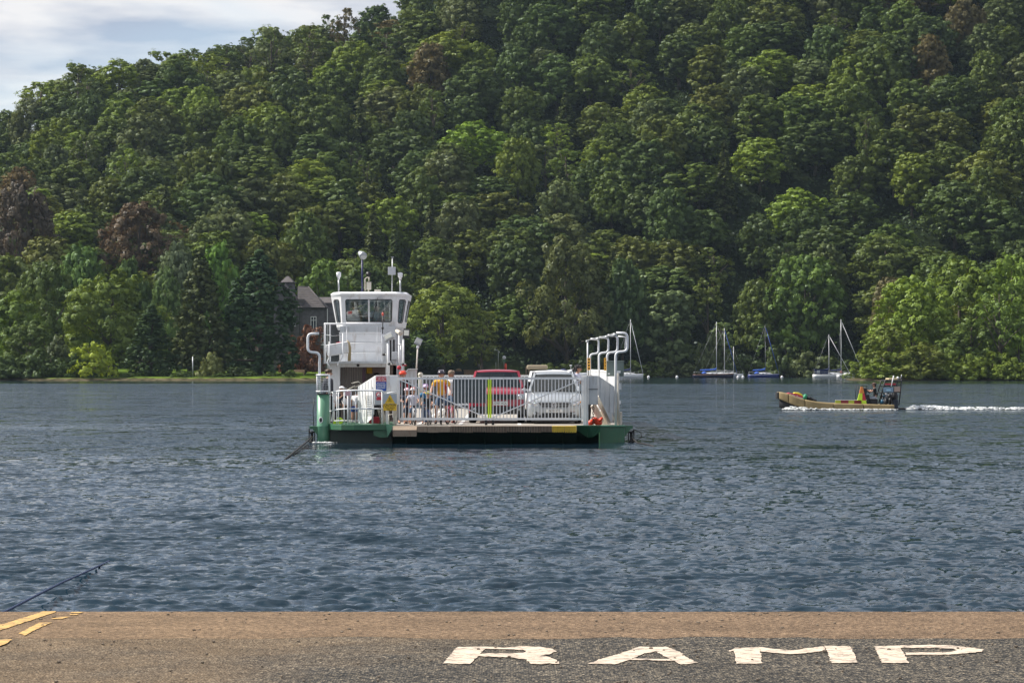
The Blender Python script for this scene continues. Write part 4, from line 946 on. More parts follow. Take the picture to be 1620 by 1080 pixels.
# arm housings each side of the gate
def arm(name, box, panel, Yb, Yp, mb, mp, strut):
    b = MB(); x0, x1, y0, y1 = box; b.bb(WX(x0, Yb), WX(x1, Yb), Yb, Yb + 0.45, WZ(y1, Yb), WZ(y0, Yb), mb); o = b.build(name, parent=F, bevel=0.012)
    b = MB(); a = [P3(x, y, Yy) for (x, y, Yy) in panel]; b.prism(a, (0, 0.06, 0), mp); b.build('arm_panel', parent=F)
arm('arm_housing', (931, 946, 594, 640), [(946.3, 594, 80.0), (975, 613.5, 81.1), (975, 667, 81.1), (966, 667, 80.8), (946.3, 624, 80.0)], 79.9, 81, M_GREY, M_GREY, 1)  # right arm greyer than its left twin: side away from sun, shade in colour
arm('arm_housing', (594.5, 629.5, 593.5, 640), [(594, 593.5, 80.0), (594, 640, 80.0), (590, 660, 80.2), (578, 671, 80.9), (566, 671, 81.2), (566, 612, 81.2), (574, 606.5, 80.9)], 79.9, 81, M_WHITE, M_WHITE, 1)
for k in range(6):
    f = (k + .5) / 6; px = 594 - 28 * f; Y = 79.98 + 1.2 * f; b = MB(); x = WX(px, Y); b.bb(x - .006, x + .006, Y - .008, Y + .02, WZ(655 + 8 * f, Y), WZ(596 + 15 * f, Y), M_WHITE); b.build('panel_rib', parent=F)
for k in range(4):
    f = (k + .5) / 4; px = 946.3 + 28.7 * f; Y = 80.0 + 1.1 * f; b = MB(); x = WX(px, Y); b.bb(x - .006, x + .006, Y - .008, Y + .02, WZ(630 + 35 * f, Y), WZ(596 + 18.5 * f, Y), M_GREY); b.build('panel_rib', parent=F)
b = MB(); b.bb(WX(931, 79.88), WX(946, 79.88), 79.885, 79.905, WZ(616, 79.9), WZ(615, 79.9), M_TEXTK); b.build('housing_seam', parent=F)
b = MB(); b.bar(P3(947, 626, 80.6), P3(967, 667, 80.9), .07, .3, M_CREAM); b.build('arm_strut', parent=F); b = MB(); b.bar(P3(938, 640, 80.6), P3(952, 668, 80.8), .05, .2, M_CREAM); b.build('arm_strut', parent=F); b = MB(); b.bb(WX(948, 81), WX(966, 81), 81, 81.1, .56, WZ(650, 81), M_CREAM); b.build('arm_strut', parent=F)
b = MB(); b.bar(P3(600, 641, 80.6), P3(607, 668, 80.7), .05, .2, M_CREAM); b.build('arm_strut', parent=F); b = MB(); b.bb(WX(592, 80), WX(606, 80), 79.86, 80.2, WZ(645, 80), WZ(640.2, 80), M_BLACK); b.build('hinge_box', parent=F); b = MB(); b.bb(WX(584, 81), WX(606, 81), 80.9, 81.2, .56, WZ(659, 81), M_SIGNR); b.build('red_locker', parent=F)
def chain(px, y0, y1, Y, name='lift_chain', step=0.075):
    b = MB(); z0, z1 = WZ(y1, Y), WZ(y0, Y); n = int((z1 - z0) / step); x = WX(px, Y)
    for k in range(n):
        zc = z1 - (k + .5) * step; pts = [((math.cos(a) * .028) if k % 2 else 0, 0 if k % 2 else math.cos(a) * .028, math.sin(a) * .045) for a in np.linspace(0, 2 * PI, 9)]
        b.tube([(x + p[0], Y + p[1], zc + p[2]) for p in pts], .011, M_CHAIN, n=5, cap=False)
    b.build(name, parent=F)
chain(938.5, 640, 674, 79.75); chain(601.8, 641, 673, 79.75)
# vertical posts and lifted gate frames, right side
rail([P3(978.5, 672, 80.4), P3(976.5, 590, 80.4)], 0.05, M_CREAM, 'side_post')
b = MB(); b.bb(WX(973.5, 81), WX(984, 81), 80.9, 81.3, .55, .95, M_CREAM); b.build('post_foot', parent=F)
def hookframe(px, Y, ybend, w, ytop, base, sgn=1, m=M_WHITE2, back=12):
    x = WX(px, Y); zb = WZ(ybend, Y); w = w / FPX * Y; zt = WZ(ytop, Y)
    rail(rounded([(x, Y, base), (x, Y, zb), (x + sgn * w, Y, zb + .03), (x + sgn * w, Y, zt), (x + sgn * .02, Y, zt + .01)], 0.14, 5), 0.040, m, 'hook_frame')
hookframe(974, 80.3, 557, 18.5, 527, DZ); hookframe(960.5, 88, 558, 16.5, 531, DZ); hookframe(947.5, 97, 558.5, 15, 534, DZ); hookframe(933.5, 105, 560, 13.5, 536.5, DZ)
rail([P3(978, 532, 84), P3(990, 533, 84), P3(989, 552, 84)], 0.03)
rail([P3(929.6, 600, 107), P3(929.6, 542, 107)], 0.03)
for a_, b_ in (((972, 527.5, 80.3), (961, 531, 88)), ((961, 531, 88), (946, 534, 97)), ((946, 534, 97), (930, 538, 105))): rail([P3(*a_), P3(*b_)], 0.018, M_STEEL, 'tie_wire')
for px, py, Y in ((973, 530, 80.3), (960, 533, 88), (946, 536, 97), (929, 540, 105)):
    b = MB(); c = P3(px, py, Y); b.ell(c, (0.07, .05, .06), M_STEEL, n=8, k=6); b.build('pulley', parent=F)
hookframe(505.5, 80.5, 558, 18.5, 528, 1.5, -1)
for px, Y in ((931.5, 96), (957.5, 84)):
    b = MB(); w = 2.6 if px < 940 else 1.9; c0 = P3(px - w, 585 if px < 940 else 586, Y); c1 = P3(px + w, 566, Y); b.bb(c0.x, c1.x, Y - .03, Y, c0.z, c1.z, M_SIGNO)
    o = b.build('hazard_board', parent=F)
    b = MB()
    for k in range(4):
        z = c0.z + (c1.z - c0.z) * (k + .5) / 4; b.bb(c0.x + .03, c1.x - .03, Y - .036, Y - .031, z - .03, z + .03, M_TEXTK)
    b.build('hazard_mark', parent=o)
b = MB(); c0 = P3(960, 595, 82); c1 = P3(987, 571.5, 82); b.bb(c0.x, c1.x, 82, 82.3, c0.z, c1.z, M_GREYG); b.bb(c0.x - .01, c1.x + .01, 81.97, 82.32, c1.z - .02, c1.z + .02, M_GREYG); cb = b.build('control_cabinet', parent=F, bevel=.01)
b = MB(); b.bb(WX(973, 82), WX(974, 82), 81.985, 82, c0.z + .02, c1.z - .02, M_BLACK); b.bb(WX(961.5, 82), WX(965, 82), 81.99, 82, c0.z + .06, c0.z + .10, M_SIGNW); b.build('cabinet_door_seam', parent=cb)
# side bulwark of upright slats
for k in range(66):
    Y = 81.6 + k * 0.44; b = MB(); b.bb(3.40, 3.46, Y, Y + .36, DZ, 2.2, M_WHITE2); b.build('bulwark_slat', parent=F)
b = MB(); b.bb(3.38, 3.5, 81.5, 111, 2.2, 2.27, M_WHITE2); b.bb(3.46, 3.5, 81.5, 111, 1.2, 1.3, M_WHITE2); b.build('bulwark_rail', parent=F)
b = MB(); b.bb(WX(976, 82.5), WX(984.5, 82.5), 82.4, 82.6, WZ(601, 82.5), WZ(594, 82.5), M_WHITE2); b.bb(WX(977, 82.5), WX(983, 82.5), 82.4, 82.6, WZ(616, 82.5), WZ(606, 82.5), M_WHITE2); b.build('boarding_step', parent=F)
for s_ in range(40):
    Y = 91.5 + s_ * 0.48; b = MB(); b.bb(-6.08, -6.02, Y, Y + .4, DZ, 2.0, M_WHITE2); b.build('bulwark_slat', parent=F)
# the bow gate: two leaves
def gate(px0, px1, dia):
    Y = 79.72; g_ = MB(); x0, x1 = WX(px0, Y), WX(px1, Y); zt, zb = WZ(598.3, Y), WZ(662.5, Y)
    g_.bb(x0, x1, Y - .03, Y + .03, zt - .035, zt + .035, M_WHITE2); g_.bb(x0, x1, Y - .03, Y + .03, zb - .035, zb + .035, M_WHITE2)
    g_.bb(x0, x0 + .05, Y - .028, Y + .028, zb + .036, zt - .036, M_WHITE2 if dia < 0 else M_HIVIS); g_.bb(x1 - .05, x1, Y - .028, Y + .028, zb + .036, zt - .036, M_HIVIS if dia < 0 else M_WHITE2)
    if dia < 0: g_.bar((x0 + .04, Y - .045, zt - .04), (x1 - .08, Y - .045, zb + .04), .085, .035, M_WHITE2)
    else: g_.bar((x0 + .08, Y - .045, zb + .04), (x1 - .04, Y - .045, zt - .04), .085, .035, M_WHITE2)
    xm = x1 - .1 if dia < 0 else x0 + .1
    g_.bb(xm - .04, xm + .04, Y - .02, Y + .02, DZ + .02, zb - .036, M_BLACK)
    o = g_.build('bow_gate', parent=F)
    n = int((x1 - x0 - .1) / 0.108); me = None
    for k in range(n):
        x = x0 + .05 + (x1 - x0 - .1) * (k + .5) / n
        if me is None:
            m_ = MB(); m_.bb(-.014, .014, -.014, .014, zb + .034, zt - .034, M_WHITE2); me = m_.mesh('gate_bar')
        q = D.objects.new('gate_bar', me); COL.objects.link(q); q.parent = o; q.location = (x - F.location.x, Y - F.location.y, 0)
    return o
gL = gate(630.5, 774.2, -1); gR = gate(774.9, 922, 1)
Y = 79.79; b = MB(); b.bb(WX(716, Y), WX(769, Y), Y, Y + .03, WZ(637.5, Y), WZ(599.5, Y), M_BOARD)
b.build('screen_board', parent=gL, label='plain grey board behind the gate bars')
b = MB(); b.bb(WX(767, 79.9), WX(769.2, 79.9), 79.9, 79.98, DZ, WZ(600, 79.9), M_CREAM); b.build('gate_stop_post', parent=F)
b = MB(); b.bb(WX(922.4, 79.8), WX(927, 79.8), 79.7, 79.85, .56, WZ(596, 79.8), M_WHITE); b.bb(WX(927.4, 79.8), WX(930.6, 79.8), 79.7, 79.95, .56, WZ(594, 79.8), M_GREY); b.build('gate_post', parent=F)
b = MB(); b.bb(WX(622, 79.6), WX(628, 79.6), 79.55, 79.65, .60, WZ(622, 79.6), M_CREAM); b.bb(WX(611, 79.6), WX(615.5, 79.6), 79.55, 79.65, .60, WZ(650, 79.6), M_WHITE); b.build('gate_post', parent=F)
rail([P3(616, 672, 79.4), P3(615, 656, 79.4), P3(625, 654, 79.4), P3(625, 672, 79.4)], 0.018, M_CREAM)
rail([P3(612, 622, 79.3), P3(627, 619.5, 79.3)], 0.02, M_WHITE)
# signs on the ferry (parts of the ferry)
def sign(px0, px1, y0, y1, Y, m, name, lines=(), tm=None, sz=0.06, hollow=None):
    b = MB(); b.bb(WX(px0, Y), WX(px1, Y), Y - .012, Y, WZ(y1, Y), WZ(y0, Y), m); o = b.build(name, parent=F)
    for (t, py, size, mm, sx) in lines: text_obj(t, size, mm, o, ((WX(px0, Y) + WX(px1, Y)) / 2, Y - .014, WZ(py, Y)), sx=sx)
    return o
sign(594.8, 611.2, 595.5, 603.5, 79.88, M_SIGNR, 'notice_sign', (('DO NOT STAND', 597.2, .052, M_SIGNW, .95), ('ON THE', 599.6, .05, M_SIGNW, 1.1), ('PROW RAMP', 602, .052, M_SIGNW, 1.0)))
sign(594.8, 611.2, 603.6, 618.3, 79.88, M_SIGNB, 'notice_sign', (('ALL FOOT', 605.8, .055, M_SIGNW, 1.0), ('PASSENGERS', 608.4, .055, M_SIGNW, .95), ('PLEASE USE', 611, .055, M_SIGNW, .95), ('WALKWAY', 613.6, .055, M_SIGNW, .95)))
o = sign(592.8, 606.6, 618.8, 640, 79.6, M_SIGNG, 'prohibition_sign'); Y = 79.585
b = MB(); c = P3(599.3, 624.5, Y); b.lathe([(0.075, 0), (0.075, .004)], (0, 0, 0), M_SIGNW, n=20); b.v = [(v[0] + c.x, c.y - v[2], c.z + v[1]) for v in b.v]; b.build('sign_disc', parent=o)
b = MB(); b.tube([(c.x + .075 * math.cos(a), Y - .008, c.z + .075 * math.sin(a)) for a in np.linspace(0, 2 * PI, 21)], .011, M_SIGNR, n=5, cap=False); b.bar((c.x - .05, Y - .010, c.z + .05), (c.x + .05, Y - .010, c.z - .05), .016, .006, M_SIGNR); b.bar((c.x + .03, Y - .008, c.z + .03), (c.x - .03, Y - .008, c.z - .04), .014, .004, M_TEXTK); b.build('sign_ring', parent=o)
b = MB(); b.bb(WX(595.5, Y), WX(603.5, Y), Y - .006, Y, WZ(632.5, Y), WZ(628.8, Y), M_SIGNR); b.build('sign_strip', parent=o)
Y = 79.2; o = sign(606.3, 627.8, 622.8, 638.2, Y, M_SIGNG, 'caution_sign')
b = MB(); a = [P3(608.8, 638, Y), P3(625, 638, Y), P3(617, 623.6, Y)]; b.prism([v + Vector((0, -.016, 0)) for v in a], (0, -.004, 0), M_SIGNY); b.build('sign_triangle', parent=o)
b = MB(); c = P3(616.8, 631.5, Y) + Vector((0, -.024, 0)); b.bar(c + Vector((-.02, 0, .03)), c + Vector((.035, 0, -.045)), .022, .004, M_TEXTK); b.bar(c + Vector((-.01, 0, .0)), c + Vector((-.04, 0, -.045)), .022, .004, M_TEXTK); b.bar(c + Vector((-.03, 0, .0)), c + Vector((.05, 0, .01)), .014, .004, M_TEXTK)
b.bar(c + Vector((-.05, 0, -.055)), c + Vector((.06, 0, -.055)), .012, .004, M_TEXTK); b.ell(c + Vector((-.02, 0, .045)), (.016, .004, .016), M_TEXTK, n=8, k=4); b.build('slipping_figure', parent=o)
o = sign(606.6, 627.5, 638.4, 649.2, Y, M_SIGNY, 'caution_sign', (('CAUTION', 640.6, .105, M_TEXTK, .78), ('Floor slippery', 644.3, .058, M_TEXTK, .92), ('when wet', 647.2, .058, M_TEXTK, .92)))
o = sign(545.5, 556.5, 618.6, 626.2, 79.33, M_SIGNW, 'notice_sign'); b = MB()
for k in range(4): z = WZ(620 + k * 1.7, 79.3); b.bb(WX(546.5, 79.3), WX(555.5 - (k % 2) * 2, 79.3), 79.31, 79.315, z - .006, z + .006, M_SIGNR)
b.build('print_line', parent=o)
# white locker right of the arm
b = MB(); b.prism([P3(640, 640, 84), P3(640, 590, 84), P3(645.5, 584.5, 84), P3(657.5, 584.5, 84), P3(657.5, 640, 84)], (0, 1.2, 0), M_GREY); b.build('deck_locker', parent=F, bevel=.015)
b = MB(); b.prism([P3(638.5, 590.5, 83.9), P3(645.5, 583.2, 83.9), P3(658.5, 583.2, 83.9), P3(658.5, 584.2, 83.9), P3(646, 584.3, 83.9), P3(639.5, 591, 83.9)], (0, 1.4, 0), M_WHITE); b.build('locker_lid', parent=F)
# ---- passenger cabin, balcony and wheelhouse tower
YC = 86.0
b = MB(); zt = WZ(575, YC); zb = DZ
xa, xo, xp, xq = -6.25, WX(538, YC), WX(610, YC), WX(640, YC)
b.bb(xa, xo, YC, YC + .08, zb, zt - .12, M_WHITE); b.bb(xp, WX(612.5, YC), YC, YC + .08, zb, zt - .12, M_WHITE); b.bb(xa, WX(612.5, YC), YC - .02, YC + .10, zt - .118, zt + .0, M_WHITE)
b.bb(xa, xa + .08, YC + .081, 91.0, zb, zt, M_WHITE); b.build('cabin_wall', parent=F)
b = MB(); b.bb(xo, xp + .3, YC + 1.6, YC + 1.65, zb, zt - .05, M_INT); b.bb(xa + .09, xp + .3, YC + .11, YC + 1.6, zt - .06, zt - .02, M_INT); b.build('cabin_back_wall', parent=F)
b = MB()
for k in range(9): x = WX(539 + k * 3.75, YC); b.bb(x, x + .065, YC + .10, YC + .13 + .02 * (k % 2), zb, zt - .13, M_SHUT)
b.build('folding_shutter', parent=F)
b = MB(); b.bb(WX(573, YC), WX(578, YC), YC + .1, YC + .16, zb, zt - .13, M_MAROON); b.build('cabin_door', parent=F)
sign(580, 589, 581.5, 591, YC + 1.5, M_SIGNY, 'notice_sign')
b = MB(); c = P3(566.5, 577.8, YC - .02); b.ell((c.x, YC - .06, c.z), (.05, .06, .045), M_BLACK, n=10, k=6); b.build('cabin_lamp', parent=F)
b = MB(); b.bb(xa - .05, WX(614, 85.4), 85.35, 88.0, zt + .002, zt + .07, M_GREY); b.build('balcony_floor', parent=F)
zt2 = WZ(527, 87.4); b = MB(); b.bb(WX(537, 87.4), WX(606, 87.4), 87.4, 87.5, zt + .07, zt2, M_WHITE); b.bb(WX(537, 87.4) - .01, WX(606, 87.4) + .01, 87.36, 87.52, zt2, zt2 + .03, M_WHITE); b.build('balcony_wall', parent=F, bevel=.008)
for k in range(2): b = MB(); z = WZ(541 + k * 15, 87.4); b.bb(WX(552, 87.4), WX(605, 87.4), 87.385, 87.4, z - .006, z + .006, M_GREY); b.build('wall_seam', parent=F)
b = MB(); tx0, tx1 = WX(538, 88), WX(626, 88); b.bb(tx0, tx1, 88.0, 91.2, DZ, WZ(516, 88), M_GREY); b.bb(tx1, WX(634, 88.4), 88.6, 90.8, DZ, WZ(518, 88), M_GREY); b.build('tower', parent=F)
b = MB(); b.bb(WX(621.5, 87.99), WX(624.5, 87.99), 87.985, 88, WZ(556, 88), WZ(537, 88), M_BLACK); b.bb(WX(616.5, 87.99), WX(619, 87.99), 87.985, 88, WZ(570, 88), WZ(538, 88), M_BLACK); b.build('tower_window', parent=F)
b = MB(); b.bb(WX(620, 87.5), WX(628.5, 87.5), 87.5, 87.98, WZ(569, 87.5), WZ(556, 87.5), M_GREY); b.bb(WX(621, 87.5), WX(627.5, 87.5), 87.6, 87.98, DZ, WZ(570, 87.5), M_GREY); b.build('cable_trunking', parent=F, bevel=.01)
# balcony rails
rail([P3(513.5, 575, 85.5), P3(513.5, 512, 85.5), P3(606, 512.5, 85.5)], 0.030); rail([P3(605, 573, 85.5), P3(605, 512.5, 85.5)], 0.032); rail([P3(513.5, 512, 85.5), P3(522, 512.5, 87.2), P3(522, 573, 87.2)], 0.03); rail([P3(514.8, 575, 86.2), P3(514.8, 513, 86.2)], .02)
for px in (548.5, 596.5): rail([P3(px, 573, 85.5), P3(px, 513, 85.5)], 0.010)
for py in (543, 558.5): rail([P3(548.5, py, 85.5), P3(605, py, 85.5)], 0.009)
rail([P3(548, 510.8, 85.55), P3(603, 510.8, 85.55)], 0.022)
# lamps, pipes and horn at the right of the tower
def floodlight(px0, px1, y0, y1, Y, tilt, m=M_GREY, pole=None, name='floodlight'):
    c = P3((px0 + px1) / 2, (y0 + y1) / 2, Y); w = (px1 - px0) / FPX * Y; h = (y1 - y0) / FPX * Y; rot = Matrix.Rotation(R(tilt), 3, 'Y') @ Matrix.Rotation(R(-20), 3, 'X')
    b = MB(); b.box(c, (w, .12, h), m, rot=rot, taper=.9); o = b.build(name, parent=F, bevel=.01)
    b = MB(); b.box(c + rot @ Vector((0, -.065, 0)), (w * .72, .008, h * .6), M_LAMPG, rot=rot); b.build('lamp_glass', parent=o)
floodlight(607, 623, 527.5, 538, 84.6, -25, M_STEEL); rail([P3(614.2, 600, 84.6), P3(614.2, 538, 84.6)], .045, M_WHITE2, 'lamp_pole')
floodlight(637.5, 648.5, 520, 535, 87.5, 3, M_BLACK); rail([P3(638.2, 600, 87), P3(638.2, 537, 87)], .03, M_WHITE2, 'lamp_pole')
floodlight(656.5, 667.5, 535, 545.5, 86.0, 25, M_STEEL); rail([P3(658, 600, 86), P3(660.8, 551, 86)], .025, M_CREAM, 'lamp_pole'); rail([P3(660.8, 551, 86), P3(661.2, 546, 86)], .045, M_WHITE2, 'lamp_pole')
rail([P3(631.5, 596, 87.2), P3(631.5, 530, 87.2)], .035, M_WHITE2, 'pipe'); rail([P3(634.2, 596, 87.3), P3(634.2, 545, 87.3)], .02, M_WHITE2, 'pipe'); rail([P3(630, 545, 87.1), P3(635.5, 545, 87.1)], .03, M_WHITE2, 'pipe')
b = MB(); c = P3(632, 526, 87); b.tube([c + Vector((-.12, .1, .07)), c, c + Vector((.05, -.05, -.03))], [.05, .08, .10], M_CREAM, n=12); b.build('loudhailer', parent=F)
b = MB(); c = P3(631.5, 581.5, 86); b.lathe([(.02, -.07), (.06, -.05), (.075, 0), (.06, .05), (.02, .07)], c, M_SIGNR, n=10, sy=.5); b.bb(c.x + .1, c.x + .25, 85.95, 86.05, c.z + .06, c.z + .1, M_SIGNR); b.build('red_buoy_holder', parent=F)
for px, py, Y in ((616, 575.5, 84.4), (607.5, 560.5, 85.3), (638, 576, 86)):
    b = MB(); c = P3(px, py, Y); b.ell(c, (.07, .06, .045), M_BLACK, n=8, k=6); b.ell(c + Vector((.06, -.03, 0)), .03, M_LAMPG, n=8, k=5); b.build('small_lamp', parent=F)
rail([P3(605.3, 528, 85.4), P3(605.6, 500, 85.4)], .016, M_BLACK, 'lamp_stalk'); b = MB(); b.ell(P3(605.6, 497, 85.4), (.04, .04, .07), mat('red_lamp', (0.6, 0.12, 0.08), .3), n=8, k=6); b.ell(P3(605.3, 519, 85.4), (.04, .04, .06), M_BLACK, n=8, k=6); b.build('signal_lamp', parent=F)
# wheelhouse cab: leaning walls with rounded windows
def holed(b, quad, hole, t, m, n=36):
    """wall panel from quad (4 points, anticlockwise seen from outside), window hole in unit coordinates (u0,u1,v0,v1,r)"""
    A, B, C, D_ = [Vector(q) for q in quad]; nrm = (B - A).cross(D_ - A).normalized()
    f = lambda u, v: (A * (1 - u) + B * u) * (1 - v) + (D_ * (1 - u) + C * u) * v
    u0, u1, v0, v1, r = hole; W_ = (B - A).length; H_ = (D_ - A).length; ru, rv = r / W_, r / H_
    inner = []
    for (cu, cv, a0) in ((u1 - ru, v1 - rv, 0), (u0 + ru, v1 - rv, 90), (u0 + ru, v0 + rv, 180), (u1 - ru, v0 + rv, 270)):
        for k in range(n // 4 + 1): a = R(a0 + 90 * k / (n // 4)); inner.append((cu + ru * math.cos(a), cv + rv * math.sin(a)))
    cu, cv = (u0 + u1) / 2, (v0 + v1) / 2; outer = []
    corners = [(1, 1), (0, 1), (0, 0), (1, 0)]
    for i, (iu, iv) in enumerate(inner):
        du, dv = iu - cu, iv - cv; s = min([((1 - cu) / du) if du > 1e-9 else 1e9, (-cu / du) if du < -1e-9 else 1e9, ((1 - cv) / dv) if dv > 1e-9 else 1e9, (-cv / dv) if dv < -1e-9 else 1e9]); outer.append([cu + du * s, cv + dv * s])
    for (qu, qv) in corners:
        j = min(range(len(outer)), key=lambda i: (outer[i][0] - qu) ** 2 + (outer[i][1] - qv) ** 2); outer[j] = [qu, qv]
    N = len(inner); vs = [f(*p) for p in inner] + [f(*p) for p in outer] + [f(*p) - nrm * t for p in inner] + [f(*p) - nrm * t for p in outer]
    fs = []
    for i in range(N):
        j = (i + 1) % N; fs += [(i, N + i, N + j, j), (2 * N + i, i, j, 2 * N + j), (2 * N + i, 2 * N + j, 3 * N + j, 3 * N + i), (N + i, 3 * N + i, 3 * N + j, N + j)]
    b.add(vs, fs, m)
    return [f(*p) - nrm * (t * .5) for p in inner], nrm, f
ZB, ZT = WZ(517, 88), WZ(469, 88)
cx = WX(583.5, 88)
def ring(hwf, hws, y0, y1, yb, z): # front half width, side half width
    return [Vector((cx - hwf, y0, z)), Vector((cx + hwf, y0, z)), Vector((cx + hws, y1, z)), Vector((cx + hws, yb, z)), Vector((cx - hws, yb, z)), Vector((cx - hws, y1, z))]
lo = ring(0.93, 1.17, 88.15, 88.75, 90.7, ZB); hi = ring(0.97, 1.36, 87.95, 88.62, 90.9, ZT)
wins = [(0.08, 0.92, 0.17, 0.90, .07), (0.22, 0.80, 0.14, 0.90, .09), (0.1, 0.9, 0.2, 0.88, .09), (0.08, 0.92, 0.3, 0.88, .08), (0.1, 0.9, 0.2, 0.88, .09), (0.20, 0.78, 0.14, 0.90, .09)]
CABP = []
for i in range(6):
    j = (i + 1) % 6; b = MB(); q = [lo[i], lo[j], hi[j], hi[i]]; edge, nrm, f = holed(b, q, wins[i], 0.06, M_WHITE); o = b.build('cab_wall', parent=F)
    g2 = MB(); g2.poly(edge, M_GLASS); g2.build('cab_window', parent=o)
    g3 = MB(); g3.tube([e + nrm * .032 for e in edge] + [edge[0] + nrm * .032], .013, M_RUBBER, n=5, cap=False); g3.build('window_seal', parent=o)
    if i == 0:
        g4 = MB(); c0 = f(.5, .17) + nrm * .0; c1 = f(.5, .90); g4.bar(c0, c1, .05, .07, M_WHITE); g4.build('window_mullion', parent=o)
        g5 = MB(); p0 = f(0.66, .97) + nrm * .06; p1 = f(0.56, 0.22) + nrm * .05; g5.tube([p0, p1], .010, M_BLACK, n=5); g5.bar(p1 + Vector((0, 0, .12)), p1 + Vector((.0, 0, -.02)), .02, .02, M_BLACK); g5.bar(f(.66, .97) + nrm * .05, f(.76, .965) + nrm * .05, .03, .03, M_GREY); g5.build('window_wiper', parent=o)
b = MB(); r0 = ring(0.97, 1.36, 87.93, 88.62, 90.9, ZT + .004); r1 = ring(0.99, 1.38, 87.86, 88.6, 90.95, WZ(464.5, 88)); r2 = ring(0.93, 1.28, 88.0, 88.7, 90.85, WZ(461.5, 88))
vs = r0 + r1 + r2; fs = [tuple(reversed(range(6))), tuple(range(12, 18))] + [(k * 6 + i, k * 6 + (i + 1) % 6, k * 6 + 6 + (i + 1) % 6, k * 6 + 6 + i) for k in range(2) for i in range(6)]; b.add(vs, fs, M_WHITE); b.build('cab_roof', parent=F, bevel=.01)
b = MB(); f0 = ring(0.90, 1.13, 88.2, 88.8, 90.6, ZB - .10); f1 = ring(0.93, 1.17, 88.15, 88.75, 90.7, ZB - .003); b.add(f0 + f1, [tuple(reversed(range(6))), tuple(range(6, 12))] + [(i, (i + 1) % 6, 6 + (i + 1) % 6, 6 + i) for i in range(6)], M_GREY); b.build('cab_floor', parent=F)
b = MB(); b.bb(cx - .85, cx + .2, 88.5, 88.9, ZB, WZ(503, 88), M_GREYG); b.bb(cx - .5, cx - .25, 88.5, 88.7, WZ(503, 88), WZ(500.5, 88), M_BLACK); b.ell((cx - .36, 88.7, WZ(502, 88.7)), (.09, .06, .1), M_BLACK, n=10, k=6); b.build('control_desk', parent=F)
# masts and gear on the cab roof
ZR_ = WZ(461.5, 88.5)
rail([(WX(573, 88.6), 88.6, ZR_ - .05), (WX(573, 88.6), 88.6, WZ(411, 88.6))], .032, M_NAVY, 'mast'); rail([(WX(573, 88.6) - .05, 88.6, WZ(418, 88.6)), (WX(573, 88.6) + .05, 88.6, WZ(418, 88.6))], .02, M_NAVY, 'mast_band')
b = MB(); c = P3(573, 403, 88.6); b.tube([c + Vector((-.10, .16, .08)), c + Vector((.0, .0, .0)), c + Vector((.05, -.1, -.05))], [.07, .125, .135], M_STEEL, n=18); sl = b.build('search_light', parent=F)
b = MB(); b.ell(c + Vector((.052, -.104, -.052)), (.115, .02, .115), M_LAMPG, n=16, k=6, rot=Matrix.Rotation(R(-25), 3, 'X') @ Matrix.Rotation(R(25), 3, 'Z')); b.build('lamp_glass', parent=sl)
b = MB(); c = P3(583.5, 451, 88.5); b.bb(c.x - .08, c.x + .08, 88.42, 88.58, WZ(458, 88.5), WZ(446, 88.5), M_CREAM); b.tube([P3(577.5, 460, 88.5), P3(577.5, 441, 88.5), P3(582, 438, 88.5), P3(585, 440, 88.5)], .02, M_CREAM, n=6); b.tube([P3(583, 461, 88.5), P3(583, 447, 88.5)], .03, M_CREAM, n=6); b.build('horn_mount', parent=F)
b = MB(); b.tube([P3(583.5, 434, 88.4), P3(583.5, 434, 88.4) + Vector((0, -.1, 0)), P3(583.5, 434, 88.4) + Vector((0, -.18, 0))], [.05, .06, .10], M_BLACK, n=12); b.tube([P3(583.5, 445, 88.5), P3(583.5, 436, 88.4)], .02, M_CREAM, n=6); b.build('horn', parent=F)
rail([P3(620, 462, 88.8), P3(620.8, 407, 88.8)], .018, M_STEEL, 'mast'); b = MB(); c0 = P3(613.8, 434.5, 88.7); c1 = P3(625.8, 422.3, 88.7); b.bb(c0.x, c1.x, 88.66, 88.76, c0.z, c1.z, M_GREY); b.build('panel_antenna', parent=F, bevel=.008)
b = MB(); b.bb(WX(618.5, 88.8), WX(623, 88.8), 88.78, 88.83, WZ(407.5, 88.8), WZ(406, 88.8), M_STEEL); b.build('mast_tip', parent=F)
for px, yt in ((633.2, 431), (535.8, 430)):
    rail([P3(px, 462, 88.8), P3(px, 442, 88.8)], .028, M_STEEL, 'mast'); b = MB(); c = P3(px, yt + 5.5, 88.8); b.lathe([(.04, -.14), (.045, -.06), (.075, -.05), (.085, .10), (.03, .12)], c, M_SIGNW, n=14); b.build('navigation_lamp', parent=F)
rail([P3(550.5, 462, 88.8), P3(550.5, 443, 88.8)], .006, M_BLACK, 'whip_aerial')
b = MB(); b.bb(WX(592.5, 88.4), WX(602, 88.4), 88.3, 88.5, ZR_, WZ(458, 88.4), M_CREAM); b.build('roof_vent', parent=F)
